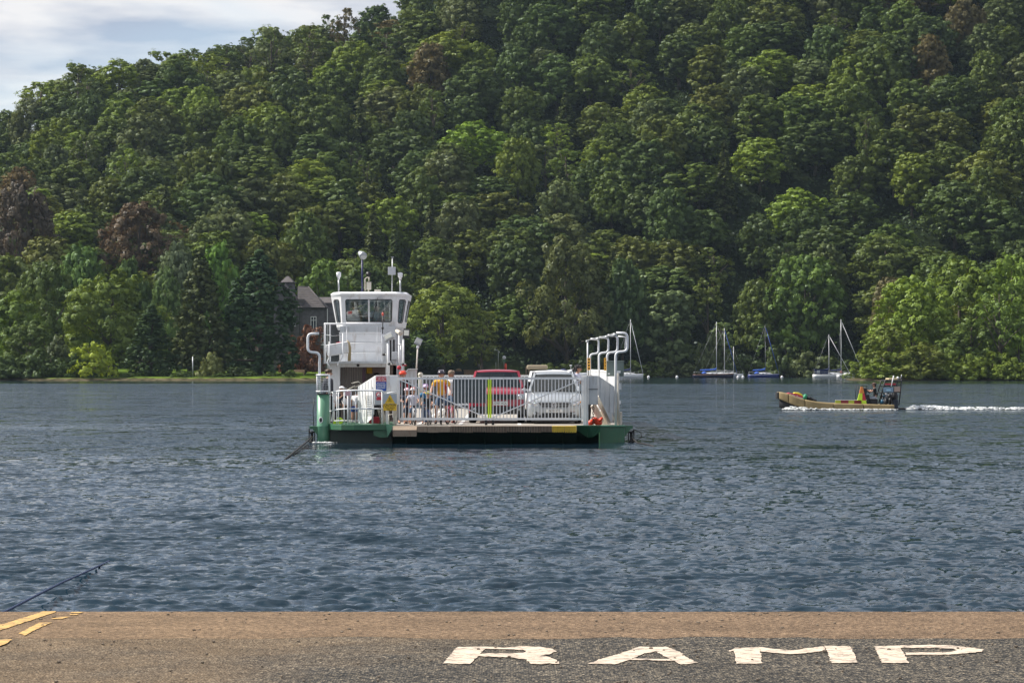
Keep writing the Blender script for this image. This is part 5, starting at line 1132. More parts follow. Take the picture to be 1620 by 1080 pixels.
# life raft canister on the balcony
b = MB(); c = P3(534.5, 553, 85.2); rt = Matrix.Rotation(R(-9), 3, 'Y'); b.box(c, (.72, .5, .34), M_WHITE, rot=rt, taper=1.08); b.box(c + rt @ Vector((0, 0, .19)), (.76, .52, .06), M_WHITE, rot=rt); lrft = b.build('life_raft_case', parent=F, bevel=.05)
b = MB(); b.box(c + rt @ Vector((-.02, -.255, .10)), (.74, .01, .02), M_GREY, rot=rt); b.box(c + rt @ Vector((.06, 0, .235)), (.14, .2, .03), M_SIGNR, rot=rt); b.build('case_strap', parent=lrft)
b = MB()
for k in range(5): b.tube([P3(549.5 + k * .9, 538 + k, 85.1), P3(552 + k * .8, 550, 85.05), P3(550.5 + k, 571, 85.1)], .014, M_ROPE, n=5)
b.build('coiled_rope', parent=lrft)
for px in (521, 542.5): rail(rounded([P3(px - 8 if px > 530 else px, 579, 84.9), P3(px - 8 if px > 530 else px - 4, 573, 84.9), P3(px, 566, 84.9), P3(px, 540 if px < 530 else 527, 84.9)], .1), .02, M_WHITE2, 'raft_cradle')
rail([P3(514, 529, 85.3), P3(528, 531.5, 85.1), P3(542, 529, 85.3)], .008, M_STEEL, 'cradle_wire')
# far end gate and post
b = MB(); Y = 111; b.bb(WX(665, Y), 3.3, Y, Y + .05, 1.95, 2.02, M_WHITE2); b.bb(WX(665, Y), 3.3, Y, Y + .05, .7, .76, M_WHITE2); o = b.build('stern_gate', parent=F)
m_ = MB(); m_.bb(-.02, .02, -.015, .015, .76, 1.95, M_WHITE2); me = m_.mesh('gate_bar'); k = 0
while WX(665, Y) + .1 + k * .16 < 3.25:
    q = D.objects.new('gate_bar', me); COL.objects.link(q); q.parent = o; q.location = (WX(665, Y) + .1 + k * .16 - F.location.x, Y + .025 - F.location.y, 0); k += 1
b = MB(); b.prism([(-3.9, 111.6, .5), (-3.9, 112.1, .5), (-3.9, 113.2, 1.8), (-3.9, 112.9, 1.9)], (6.9, 0, 0), M_BLACK); b.build('stern_ramp', parent=F)
rail([P3(665.2, 640, 92), P3(665.2, 594, 92)], .07, M_CREAM, 'fence_post'); b = MB(); c = P3(665.2, 591.5, 92); b.lathe([(.06, -.1), (.09, -.05), (.09, .02), (.04, .06)], c, M_CREAM, n=10); b.build('post_finial', parent=F)
b = MB(); b.bb(-4.0, -3.9, 84.5, 92, .7, 1.95, M_GREY); b.build('lane_divider', parent=F)
# chains that haul the ferry
b = MB()
b.tube([P3(493.5, 690, 79.9), P3(486, 698, 77.5), P3(470, 711, 71.5), P3(455, 723, 66.6), P3(446, 731, 64.5)], .026, M_CHAIN, n=6)
b.tube([P3(495, 690, 79.9), P3(488, 701, 76), P3(474, 712, 71.5), P3(458, 724, 67)], .012, M_CHAIN, n=5); b.build('haul_chain', parent=F)
b = MB(); b.tube([P3(999, 692, 80), P3(1008, 700, 78), P3(1030, 704, 77), Vector((WX(1050, 75), 75, -.12))], .022, M_CHAIN, n=6)
b.tube([P3(999, 682, 80.1), P3(1006, 680, 80), P3(1014, 684, 80), P3(1015, 691, 80), P3(1006, 697, 80), P3(999, 695, 80)], .014, M_CHAIN, n=5); b.build('haul_chain', parent=F)
b = MB(); b.tube([P3(497, 630, 80.3), P3(495.5, 650, 80.3), P3(496.5, 674, 80.3)], .012, M_BLACK, n=5); b.build('hanging_hose', parent=F)
# things lying on the ferry
b = MB(); c = P3(537, 667.5, 79.9); b.tube([(c.x + .09 * math.cos(a), c.y, .69 + .085 * math.sin(a)) for a in np.linspace(0, 2 * PI, 15)], .03, M_HIVIS, n=7, cap=False); b.bb(c.x - .2, c.x + .02, 79.95, 80.15, .597, .70, M_HIVIS)
tag(b.build('rope_ring', world='base'), 'hi-vis yellow ring and pack on the ferry platform behind the curved railing', 'buoyancy aid')
b = MB(); c = P3(942, 668, 80.3)
for dx, dy, dz, rx, rz in ((-.14, 0, .08, .12, .09), (.08, .05, .09, .15, .11), (-.02, -.04, .19, .10, .06), (.17, 0, .17, .06, .10)): b.ell((c.x + dx, 80.4 + dy, DZ + dz), (rx, .1, rz), M_ORANGE, n=9, k=5, rot=Matrix.Rotation(dx * 4, 3, 'Y'))
tag(b.build('orange_bundle', world='base'), 'crumpled orange red bundle on the deck under the right arm of the bow gate', 'life jackets')
# ------------------------------------------------------------------ vehicles on the deck
def loft(b, secs, m, close=True, smooth=True):
    n = len(secs[0]); vs = [v for s_ in secs for v in s_]; fs = []
    for i in range(len(secs) - 1):
        for k in range(n if close else n - 1):
            j = (k + 1) % n; fs.append((i * n + k, i * n + j, (i + 1) * n + j, (i + 1) * n + k))
    if close: fs.append(tuple(reversed(range(n)))); fs.append(tuple(range((len(secs) - 1) * n, len(secs) * n)))
    b.add(vs, fs, m, smooth)
M_TYRE = mat('tyre', (0.018, 0.018, 0.018), 0.9); M_RIM = mat('alloy_rim', (0.45, 0.46, 0.47), 0.3, metal=0.8); M_HEAD = mat('headlight_glass', (0.30, 0.33, 0.36), 0.08, coat=1.0); M_CHROME = mat('chrome', (0.7, 0.7, 0.72), 0.12, metal=1.0)
M_BLKP = mat('black_plastic', (0.014, 0.014, 0.016), 0.5); M_PLATEW = mat('number_plate_white', (0.75, 0.75, 0.74), 0.4); M_SEAT = mat('car_interior', (0.03, 0.03, 0.032), 0.9); M_AMBER = mat('amber_lens', (0.7, 0.25, 0.03), 0.2)
def carbody(b, st, w, m, wb=None):
    """st: stations (y, zbottom, ztop, half-width share); rounded cross sections"""
    secs = []
    for (y, z0, z1, k) in st:
        h = w / 2 * k; r = min(0.12, (z1 - z0) * .3)
        secs.append([(-h + .05, y, z0), (h - .05, y, z0), (h, y, z0 + .06), (h + .01, y, (z0 + z1) / 2), (h - .015, y, z1 - r * .9), (h - .07, y, z1 - r * .25), (h - .2, y, z1), (0, y, z1 + .02), (-h + .2, y, z1), (-h + .07, y, z1 - r * .25), (-h + .015, y, z1 - r * .9), (-h - .01, y, (z0 + z1) / 2), (-h, y, z0 + .06)])
    loft(b, secs, m)
def wheels(o, w, ys, r=0.34, tw=0.22):
    for y in ys:
        for s_ in (-1, 1):
            b = MB(); pr = [(r * .62, -tw / 2), (r * .92, -tw / 2), (r, -tw / 2 + .03), (r, tw / 2 - .03), (r * .92, tw / 2), (r * .62, tw / 2)]
            b.lathe(pr, (0, 0, 0), M_TYRE, n=20); x = s_ * (w / 2 - tw / 2 - .01); b.v = [(x + v[2], y + v[0], r + v[1]) for v in b.v]; wh = b.build('wheel', parent=o, world=False)
            b = MB(); b.lathe([(r * .6, -.02), (r * .6, .02), (r * .15, .05)], (0, 0, 0), M_RIM, n=12); b.v = [(x + s_ * tw * .4 + v[2] * s_, y + v[0], r + v[1]) for v in b.v]; b.build('rim', parent=wh, world=False)
def greenhouse(o, pts, m_roof, wb, wt, name='cabin'):
    """pts: y,z of windscreen base, windscreen top, roof end, rear base; wb/wt half widths at belt and roof"""
    (y0, z0), (y1, z1), (y2, z2), (y3, z3) = pts
    A = [Vector((-wb, y0, z0)), Vector((wb, y0, z0)), Vector((wt, y1, z1)), Vector((-wt, y1, z1)), Vector((-wb, y3, z3)), Vector((wb, y3, z3)), Vector((wt, y2, z2)), Vector((-wt, y2, z2))]
    b = MB(); rr = .045
    for p, q in ((0, 3), (1, 2), (3, 7), (2, 6), (7, 4), (6, 5)): b.bar(A[p], A[q], .07, .07, m_roof)
    for s_ in (-1, 1):
        for f_ in (.36, .68): yb = y0 + (y3 - y0) * f_; yt = y1 + (y2 - y1) * (f_ * 1.1 - .05); b.bar((s_ * wb, yb, z0), (s_ * wt, yt, z1), .06, .05, M_BLKP)
    secs = []
    for (y, dz) in ((y1 - .03, 0), (y1 + .1, .045), ((y1 + y2) / 2, .065), (y2 - .1, .05), (y2 + .03, 0)):
        secs.append([(-wt - .03, y, z1 - .02), (wt + .03, y, z1 - .02), (wt, y, z1 + dz * .6 + .005), (wt * .6, y, z1 + dz + .01), (0, y, z1 + dz + .02), (-wt * .6, y, z1 + dz + .01), (-wt, y, z1 + dz * .6 + .005)])
    loft(b, secs, m_roof); o2 = b.build(name, parent=o, world=False)
    g_ = MB(); bow = .05
    mid0 = Vector((0, y0 - bow, z0)); mid1 = Vector((0, y1 - bow, z1))
    g_.add([A[0], mid0, A[1], A[2], mid1, A[3]], [(0, 1, 4, 5), (1, 2, 3, 4)], M_CARGLASS, True); g_.build('windscreen', parent=o2, world=False)
    for s_ in (0, 1):
        g_ = MB(); g_.add([A[1], A[5], A[6], A[2]] if s_ else [A[4], A[0], A[3], A[7]], [(0, 1, 2, 3)], M_CARGLASS); g_.build('side_window', parent=o2, world=False)
    g_ = MB(); g_.add([A[5], A[4], A[7], A[6]], [(0, 1, 2, 3)], M_CARGLASS); g_.build('rear_window', parent=o2, world=False)
    b = MB()
    for sx in (-.38, .38):
        b.box((sx * wb * 1.15, (y0 + y1) / 2 + .75, z0 - .05), (.5, .16, .7), M_SEAT); b.box((sx * wb * 1.15, (y0 + y1) / 2 + .75, z0 + .42), (.26, .12, .22), M_SEAT)
    b.box((0, y0 + .25, z0 - .06), (wb * 1.9, .4, .12), M_SEAT); b.tube([(wb * .42 + .18 * math.cos(a), y0 + .45, z0 + .06 + .18 * math.sin(a)) for a in np.linspace(0, 2 * PI, 13)], .014, M_SEAT, n=5, cap=False)
    b.build('seats', parent=o, world=False); return o2
def silver_suv(x, y):
    m = mat('silver_car_paint', (0.40, 0.43, 0.46), 0.28, metal=0.35, coat=0.8); w = 1.80
    o = thing('silver_suv', 'silver family SUV behind the right leaf of the bow gate', 'car', (x, y, DZ))
    b = MB(); st = [(0.0, .30, .62, .86), (.05, .24, .72, .93), (.16, .22, .80, .97), (.40, .2, .89, 1.0), (.9, .2, .99, 1.0), (1.25, .2, 1.04, 1.0), (3.4, .2, 1.05, 1.0), (4.1, .25, 1.02, .97), (4.4, .3, .9, .92)]
    carbody(b, st, w, m); b.build('body', parent=o, world=False)
    c = greenhouse(o, ((1.12, 1.03), (1.95, 1.60), (3.7, 1.58), (4.2, 1.02)), m, .80, .62)
    b = MB()
    for s_ in (-1, 1): b.tube(rounded([(s_ * .64, 2.0, 1.60), (s_ * .64, 2.1, 1.68), (s_ * .64, 3.6, 1.67), (s_ * .64, 3.75, 1.58)], .05), .02, M_CHROME, n=6)
    b.build('roof_rail', parent=c, world=False)
    b = MB(); b.prism([(-.52, -.03, .70), (.52, -.03, .70), (.40, -.05, .50), (-.40, -.05, .50)], (0, .06, 0), M_BLKP); g = b.build('grille', parent=o, world=False)
    b = MB()
    for k in range(3): z = .54 + k * .065; ww = .40 + (z - .5) * .55; b.bb(-ww, ww, -.062, -.05, z - .005, z + .005, M_CHROME)
    b.build('grille_bar', parent=g, world=False)
    b = MB(); b.tube([(.075 * math.cos(a), -.075, .615 + .075 * math.sin(a)) for a in np.linspace(0, 2 * PI, 19)], .009, M_CHROME, n=5, cap=False)
    for p, q in (((-.045, .67), (-.0, .61)), ((.045, .67), (.0, .61)), ((-.06, .62), (-.03, .56)), ((-.03, .56), (0, .605)), ((0, .605), (.03, .56)), ((.03, .56), (.06, .62))): b.bar((p[0], -.075, p[1]), (q[0], -.075, q[1]), .014, .012, M_CHROME)
    b.build('badge', parent=g, world=False)
    b = MB(); b.bb(-.40, .40, -.06, -.0, .49, .52, m); b.bb(-.27, .27, -.075, -.055, .375, .48, M_PLATEW); pl = b.build('number_plate', parent=o, world=False)
    q = text_obj('NJ03 KTE', .105, M_TEXTK, o, Vector((0, 0, 0)), sx=.85); q.parent = pl; q.location = (0, -.078, .427)
    b = MB(); b.prism([(-.44, -.035, .35), (.44, -.035, .35), (.36, -.04, .20), (-.36, -.04, .20)], (0, .06, 0), M_BLKP); b.build('air_intake', parent=o, world=False)
    b = MB(); b.box((0, .02, .13), (1.5, .3, .12), M_BLKP); b.build('front_skirt', parent=o, world=False)
    for s_ in (-1, 1):
        b = MB(); pts = [(s_ * .50, -.015, .585), (s_ * .60, -.005, .56), (s_ * .80, .08, .60), (s_ * .865, .22, .70), (s_ * .84, .25, .78), (s_ * .70, .10, .74), (s_ * .55, .0, .68)]
        b.prism(pts, (0, .1, 0), M_HEAD); b.v = [(v[0], v[1] - .035, v[2]) for v in b.v]; h = b.build('headlight', parent=o, world=False)
        b = MB(); b.ell((s_ * .63, -.055, .635), (.055, .02, .055), M_CHROME, n=10, k=6); b.ell((s_ * .76, .03, .67), (.055, .03, .055), M_CHROME, n=10, k=6); b.ell((s_ * .84, .12, .70), (.03, .05, .03), M_AMBER, n=8, k=5); b.build('bulb', parent=h, world=False)
        b = MB(); b.prism([(s_ * .50, -.03, .37), (s_ * .80, .03, .42), (s_ * .80, .03, .30), (s_ * .52, -.03, .26)], (0, .05, 0), M_BLKP); b.ell((s_ * .64, -.02, .335), (.055, .02, .05), M_HEAD, n=10, k=6); b.build('fog_lamp', parent=o, world=False)
        b = MB(); b.ell((s_ * .99, 1.32, 1.06), (.11, .08, .075), m, n=10, k=6); b.bar((s_ * .86, 1.32, 1.0), (s_ * .95, 1.32, 1.04), .04, .06, M_BLKP); b.build('wing_mirror', parent=o, world=False)
        b = MB(); b.tube([(s_ * .78, 1.3, 1.03), (s_ * .70, .6, .975), (s_ * .50, .12, .80), (s_ * .44, .0, .69)], .01, M_GREY, n=5); b.build('bonnet_crease', parent=o, world=False)
    b = MB(); b.tube([(-.1, 1.05, 1.055), (.62, 1.12, 1.06)], .012, M_BLKP, n=5); b.tube([(-.72, 1.05, 1.055), (-.1, 1.1, 1.06)], .012, M_BLKP, n=5); b.build('wiper', parent=o, world=False)
    wheels(o, w, (.85, 3.5), .34, .23)
silver_suv(WX(877, 82.2), 81.9)
def red_4x4(x, y):
    m = mat('red_car_paint', (0.30, 0.008, 0.03), 0.3, coat=0.8); w = 1.86
    o = thing('red_offroad_car', 'tall dark red off-road car behind the grey board of the bow gate', 'car', (x, y, DZ))
    b = MB(); st = [(0.0, .34, .92, .90), (.06, .3, 1.02, .96), (.2, .3, 1.09, .98), (.9, .3, 1.16, 1.0), (1.1, .3, 1.17, 1.0), (3.9, .3, 1.17, 1.0), (4.3, .34, 1.12, .98), (4.45, .4, 1.0, .96)]
    carbody(b, st, w, m); b.build('body', parent=o, world=False)
    greenhouse(o, ((1.0, 1.15), (1.45, 1.68), (4.25, 1.66), (4.4, 1.15)), m, .84, .70)
    b = MB(); b.bb(-.62, .62, -.05, .02, .78, .95, M_BLKP); g = b.build('grille', parent=o, world=False)
    b = MB()
    for k in range(3): b.bb(-.6, .6, -.06, -.05, .81 + k * .055, .825 + k * .055, M_SEAT)
    b.build('grille_bar', parent=g, world=False)
    b = MB(); b.bb(-.10, .36, -.07, -.04, .60, .72, M_PLATEW); pl = b.build('number_plate', parent=o, world=False); q = text_obj('DA09 HOU', .105, M_TEXTK, o, Vector((0, 0, 0)), sx=.8); q.parent = pl; q.location = (.13, -.073, .66)
    b = MB(); b.bb(-.88, .88, -.06, .3, .30, .56, M_BLKP); b.bb(-.5, .5, -.08, -.06, .36, .46, M_SEAT); b.build('bumper', parent=o, world=False, bevel=.02)
    for s_ in (-1, 1):
        b = MB(); b.bb(s_ * .64, s_ * .88, -.03, .1, .78, .96, M_HEAD); h = b.build('headlight', parent=o, world=False, bevel=.02); b = MB(); b.ell((s_ * .76, -.03, .87), (.075, .03, .075), M_CHROME, n=12, k=6); b.build('bulb', parent=h, world=False)
        b = MB(); b.ell((s_ * .72, -.07, .46), (.06, .02, .05), M_HEAD, n=10, k=6); b.build('fog_lamp', parent=o, world=False)
        b = MB(); b.box((s_ * 1.02, 1.25, 1.24), (.17, .1, .24), M_BLKP); b.bar((s_ * .86, 1.25, 1.18), (s_ * .95, 1.25, 1.2), .04, .05, M_BLKP); b.build('wing_mirror', parent=o, world=False, bevel=.02)
    wheels(o, w, (.85, 3.6), .38, .24)
red_4x4(WX(786, 82.8), 82.6)
def white_van(x, y):
    m = mat('white_car_paint', (0.78, 0.79, 0.80), 0.3, coat=0.6); w = 1.8
    o = thing('white_car', 'white car with a tan roof box queued behind the silver SUV', 'car', (x, y, DZ))
    b = MB(); st = [(0, .3, .75, .9), (.1, .25, .85, .96), (.9, .22, 1.02, 1), (3.6, .22, 1.05, 1), (4.2, .3, 1.0, .95), (4.4, .35, .9, .92)]; carbody(b, st, w, m); b.build('body', parent=o, world=False)
    c = greenhouse(o, ((1.0, 1.03), (1.7, 1.66), (3.7, 1.66), (4.2, 1.05)), m, .80, .66)
    b = MB(); b.box((-.45, 2.6, 1.83), (.75, 1.6, .16), mat('tan_roof_box', (.34, .28, .19), .6)); b.build('roof_box', parent=c, world=False, bevel=.05)
    for s_ in (-1, 1):
        b = MB(); b.bb(s_ * .55, s_ * .85, -.02, .1, .62, .74, M_HEAD); b.build('headlight', parent=o, world=False)
        b = MB(); b.ell((s_ * .98, 1.3, 1.08), (.1, .08, .075), m, n=10, k=6); b.build('wing_mirror', parent=o, world=False)
    b = MB(); b.bb(-.26, .26, -.04, 0, .42, .52, M_PLATEW); b.build('number_plate', parent=o, world=False)
    wheels(o, w, (.85, 3.4), .33)
white_van(WX(870, 91), 89.5)

# ------------------------------------------------------------------ people
M_SKIN = mat('skin', (0.52, 0.29, 0.20), 0.55); M_SKIN2 = mat('skin_tanned', (0.36, 0.19, 0.12), 0.55)
M_EYE = mat('eye_dark', (0.02, 0.015, 0.012), 0.3); M_LIP = mat('lips', (0.36, 0.12, 0.10), 0.5)
def cloth(name, c): return mat(name, c, 0.85, var=0.12, vscale=8)
def skin_mesh(name, V, E, Rr, m, sub=1, root=0):
    me = D.meshes.new(name + '_src'); me.from_pydata([tuple(v) for v in V], E, []); o = D.objects.new(name + '_src', me); COL.objects.link(o)
    md = o.modifiers.new('skin', 'SKIN'); md.use_smooth_shade = True; s_ = o.modifiers.new('sub', 'SUBSURF'); s_.levels = sub; s_.render_levels = sub
    for i, r in enumerate(Rr):
        rr = r if isinstance(r, tuple) else (r, r); me.skin_vertices[0].data[i].radius = rr
    me.skin_vertices[0].data[root].use_root = True
    bpy.context.view_layer.update(); dg = bpy.context.evaluated_depsgraph_get(); out = D.meshes.new_from_object(o.evaluated_get(dg)); D.objects.remove(o); out.materials.clear(); out.materials.append(m); out.name = name
    return out
def person(label, x, y, h, rz=0.0, z=DZ, lean=0.0, handL=None, handR=None, legs=None, sit=False, skin=None, top=None, bottom=None, shoe=None, hair=None, hairlen=0, helmet=None, cap=None, short_sleeve=True, shorts=False, child=False, turn=0.0, pack=None, look=0.0):
    skin = skin or M_SKIN; o = thing('person', label, 'person', (x, y, z), rz)
    hs = h * (0.145 if not child else 0.165); hw = hs * .5       # head height
    sh = (0.118 if not child else 0.11) * h; zs = h - hs * 1.42; zp = (0.52 if not child else .48) * h; hipw = 0.052 * h
    if sit: zp = sit
    dzs = zs - (0.52 if not child else .48) * h; ln = R(lean); up = Vector((0, -math.sin(ln), math.cos(ln))); P = Vector((0, 0, zp))
    def U(f, sx=0, fy=0): return P + up * (dzs * f) + Vector((sx, fy, 0))
    S0 = U(1.0); neck = U(1.0) + up * hs * .28; nu = (up * .5 + Vector((0, -.15 * look, 1)) * .5).normalized(); hb = neck + nu * hs * .22 + Vector((0, -.008 * h, 0)); hm = hb + nu * hs * .32; ht = hb + nu * hs * .62
    V = [P, U(.35), U(.70), S0 - up * .02 * h, neck, hb, hm, ht]; Rr = [(.078 * h, .06 * h), (.068 * h, .05 * h), (.082 * h, .055 * h), (.06 * h, .045 * h), .028 * h, (hs * .27, hs * .33), (hs * .36, hs * .43), (hs * .30, hs * .36)]
    E = [(i, i + 1) for i in range(7)]
    arms = {}; legp = {}
    for s_, hand in ((-1, handL), (1, handR)):
        shp = S0 + Vector((s_ * sh, 0, 0)) - up * .01 * h
        hd = Vector(hand) * h if hand is not None else shp + Vector((s_ * .04 * h, -.02 * h, -.36 * h))
        d = hd - shp; L = min(d.length, .335 * h); hd = shp + d.normalized() * L; a = .17 * h; k = math.sqrt(max(0, a * a - (L / 2) ** 2)); side = Vector((s_ * .5, .55, -.6)); side = (side - d.normalized() * side.dot(d.normalized())).normalized()
        el = (shp + hd) / 2 + side * k; n = len(V); V += [shp, el, hd]; Rr += [.035 * h, .024 * h, .017 * h]; E += [(3, n), (n, n + 1), (n + 1, n + 2)]; arms[s_] = (shp, el, hd)
    for s_, lg in zip((-1, 1), legs or (None, None)):
        hp = P + Vector((s_ * hipw, 0, -.02 * h))
        if lg: kn, an = [Vector(q) * h for q in lg]
        elif sit: kn = P + Vector((s_ * hipw * 1.4, -.22 * h, -.01 * h)); an = Vector((s_ * hipw * 1.4, -.22 * h, .045 * h))
        else: kn = Vector((s_ * hipw * 1.15, -.01 * h, zp * .53)); an = Vector((s_ * hipw * 1.25, .012 * h, .045 * h))
        toe = an + Vector((s_ * .01 * h, -.085 * h, -.025 * h)); n = len(V); V += [hp, kn, an, toe]; Rr += [.05 * h, .034 * h, .023 * h, .02 * h]; E += [(0, n), (n, n + 1), (n + 1, n + 2), (n + 2, n + 3)]; legp[s_] = (hp, kn, an, toe)
    me = skin_mesh('person_body', V, E, Rr, skin)
    # fingers: five per hand, bent, rooted in the palm, joined to the body mesh
    bm = bmesh.new(); bm.from_mesh(me); fb = MB()
    for s_, (shp, el, hd) in arms.items():
        d = (hd - el).normalized(); sd = d.cross(Vector((0, 1, 0)));  sd = sd.normalized() if sd.length > .1 else Vector((1, 0, 0)); dn = d.cross(sd).normalized()
        fb.ell(hd + d * .022 * h, (.02 * h, .013 * h, .026 * h), n=8, k=5, rot=d.to_track_quat('Z', 'Y').to_matrix())
        for k in range(4):
            r0 = hd + d * .035 * h + sd * (.0085 * (k - 1.5)) * h; ll = (.038, .044, .042, .034)[k] * h; fb.tube([r0, r0 + d * ll * .5 + dn * .004 * h, r0 + d * ll * .85 + dn * .016 * h], [.0050 * h, .0046 * h, .0036 * h], n=5)
        t0 = hd + d * .012 * h + sd * .016 * h; fb.tube([t0, t0 + sd * .014 * h + d * .014 * h, t0 + sd * .016 * h + d * .03 * h + dn * .006 * h], [.006 * h, .0054 * h, .004 * h], n=5)
    # nose and ears belong to the same mesh
    fc = hm + Vector((0, -hs * .40, -hs * .06)); fb.ell(fc + Vector((0, -.02 * hs, -.02 * hs)), (.05 * hs, .09 * hs, .10 * hs), n=8, k=5)
    for s_ in (-1, 1): fb.ell(hm + Vector((s_ * hs * .36, 0, -hs * .08)), (.05 * hs, .07 * hs, .12 * hs), n=8, k=5)
    tmp = fb.mesh('tmp'); bm.from_mesh(tmp); bm.to_mesh(me); bm.free(); D.meshes.remove(tmp); me.polygons.foreach_set('use_smooth', [True] * len(me.polygons))
    body = D.objects.new('body', me); COL.objects.link(body); body.parent = o
    for s_ in (-1, 1): b = MB(); b.ell(hm + Vector((s_ * hs * .15, -hs * .385, hs * .02)), (.045 * hs, .03 * hs, .03 * hs), M_EYE, n=8, k=5); b.build('eye', parent=o, world=False)
    b = MB(); b.ell(hm + Vector((0, -hs * .385, -hs * .24)), (.10 * hs, .03 * hs, .025 * hs), M_LIP, n=8, k=5); b.build('mouth', parent=o, world=False)
    def put(name, V_, E_, R_, m): q = D.objects.new(name, skin_mesh(name, V_, E_, R_, m)); COL.objects.link(q); q.parent = o; return q
    if top:
        g_ = .011 * h; V_ = [P - up * .02 * h, U(.35), U(.70), S0 - up * .02 * h, S0 + up * .02 * h]; R_ = [(.083 * h + g_, .066 * h + g_), (.070 * h + g_, .054 * h + g_), (.084 * h + g_, .058 * h + g_), (.062 * h + g_, .05 * h + g_), .034 * h]; E_ = [(0, 1), (1, 2), (2, 3), (3, 4)]
        for s_ in (-1, 1):
            shp, el, hd = arms[s_]; n = len(V_); V_ += [shp, shp.lerp(el, .62) if short_sleeve else el]; R_ += [.035 * h + g_, .028 * h + g_ * 1.2]; E_ += [(3, n), (n, n + 1)]
            if not short_sleeve: V_.append(el.lerp(hd, .9)); R_.append(.018 * h + g_); E_.append((n + 1, n + 2))
        put('shirt', V_, E_, R_, top)
    if bottom:
        g_ = .010 * h; V_ = [P + up * .03 * h, P - up * .01 * h]; R_ = [(.074 * h + g_, .06 * h + g_), (.078 * h + g_, .063 * h + g_)]; E_ = [(0, 1)]
        for s_ in (-1, 1):
            hp, kn, an, toe = legp[s_]; n = len(V_); V_ += [hp, hp.lerp(kn, .85) if shorts else kn]; R_ += [.05 * h + g_, .038 * h + g_]; E_ += [(1, n), (n, n + 1)]
            if not shorts: V_.append(kn.lerp(an, .93)); R_.append(.026 * h + g_); E_.append((n + 1, n + 2))
        put('shorts' if shorts else 'trousers', V_, E_, R_, bottom)
    for s_ in (-1, 1):
        hp, kn, an, toe = legp[s_]; put('shoe', [an + Vector((0, .02 * h, -.012 * h)), an + Vector((0, -.03 * h, -.02 * h)), toe], [(0, 1), (1, 2)], [.028 * h, .027 * h, .022 * h], shoe or M_BLKP)
    if hair:
        b = MB(); b.ell(hm + Vector((0, hs * .05, hs * .14)), (hs * .40, hs * .46, hs * .40), hair, n=14, k=8, z0=-0.15); b.ell(hm + Vector((0, hs * .16, -hs * .02)), (hs * .37, hs * .33, hs * .42), hair, n=12, k=8)
        if hairlen: b.tube([hm + Vector((0, hs * .42, hs * .12)), hm + Vector((0, hs * .72, -hs * .1)), hm + Vector((0, hs * .7, -hs * .6)), hm + Vector((0, hs * .6, -hs * (.6 + hairlen)))], [hs * .12, hs * .17, hs * .14, hs * .03], hair, n=8)
        rg = random.Random(int(x * 100)); 
        for k in range(14): a = rg.random() * 6.28; q = hm + Vector((hs * .36 * math.cos(a), hs * .40 * math.sin(a) + hs * .06, hs * rg.uniform(.2, .42))); b.ell(q, hs * .10, hair, n=6, k=4)
        b.build('hair', parent=o, world=False)
    if helmet:
        mh, m2 = helmet; c = hm + Vector((0, hs * .02, hs * .18)); b = MB(); b.ell(c, (hs * .50, hs * .60, hs * .46), mh, n=18, k=8, z0=-.12)
        for k in range(5):
            xx = (k - 2) * hs * .17; b.tube([c + Vector((xx, -hs * .56 * math.cos(k * .35 - .7), hs * .12)), c + Vector((xx * .8, -hs * .2, hs * .45)), c + Vector((xx * .8, hs * .3, hs * .40))], hs * .035, m2, n=5)
        b.tube([c + Vector((hs * .40, -hs * .02, 0)), hm + Vector((hs * .3, -hs * .1, -hs * .4)), hm + Vector((0, -hs * .15, -hs * .48)), hm + Vector((-hs * .3, -hs * .1, -hs * .4)), c + Vector((-hs * .40, -hs * .02, 0))], hs * .02, M_BLKP, n=4); b.build('helmet', parent=o, world=False)
    if cap:
        c = hm + Vector((0, 0, hs * .2)); b = MB(); b.ell(c, (hs * .42, hs * .5, hs * .36), cap, n=14, k=7, z0=0.0); b.box(c + Vector((0, -hs * .6, hs * .03)), (hs * .6, hs * .45, hs * .05), cap); b.build('cap', parent=o, world=False)
    if pack:
        b = MB(); c = U(.62) + Vector((0, .105 * h, 0)); b.box(c, (.17 * h, .09 * h, .25 * h), pack)
        for s_ in (-1, 1): b.tube([U(.95, s_ * .06 * h, .05 * h), U(1.06, s_ * .065 * h, -.02 * h), U(.75, s_ * .07 * h, -.085 * h), U(.35, s_ * .085 * h, -.03 * h)], .012 * h, pack, n=6)
        b.build('backpack', parent=o, world=False, bevel=.02)
    return o
HB = mat('hair_brown', (0.06, 0.035, 0.02), 0.6); HD = mat('hair_dark', (0.012, 0.010, 0.010), 0.45); HG = mat('hair_grey_brown', (0.22, 0.17, 0.12), 0.7)
blk = cloth('black_fabric', (0.015, 0.015, 0.018)); nvy = cloth('navy_fabric', (0.015, 0.02, 0.05)); wht = cloth('white_fabric', (0.72, 0.72, 0.74)); lav = cloth('pale_lavender_fabric', (0.55, 0.55, 0.66)); blu = cloth('blue_fabric', (0.02, 0.07, 0.30)); jean = cloth('denim_fabric', (0.06, 0.11, 0.20)); yel = cloth('mustard_yellow_fabric', (0.72, 0.38, 0.03)); teal = cloth('teal_blue_fabric', (0.03, 0.16, 0.32)); pj = cloth('pale_jeans', (0.30, 0.34, 0.40)); redf = cloth('red_fabric', (0.45, 0.02, 0.03)); mrn = cloth('maroon_shoe', (0.20, 0.02, 0.05)); plaid = cloth('dark_check_fabric', (0.04, 0.04, 0.055))
PX = lambda px, Y: WX(px, Y)
person('boy with brown hair in a dark shirt behind the wire basket, looking right', PX(519.5, 81.5), 81.5, 1.80, rz=1.2, top=plaid, bottom=blk, hair=HB, short_sleeve=False, look=.3)
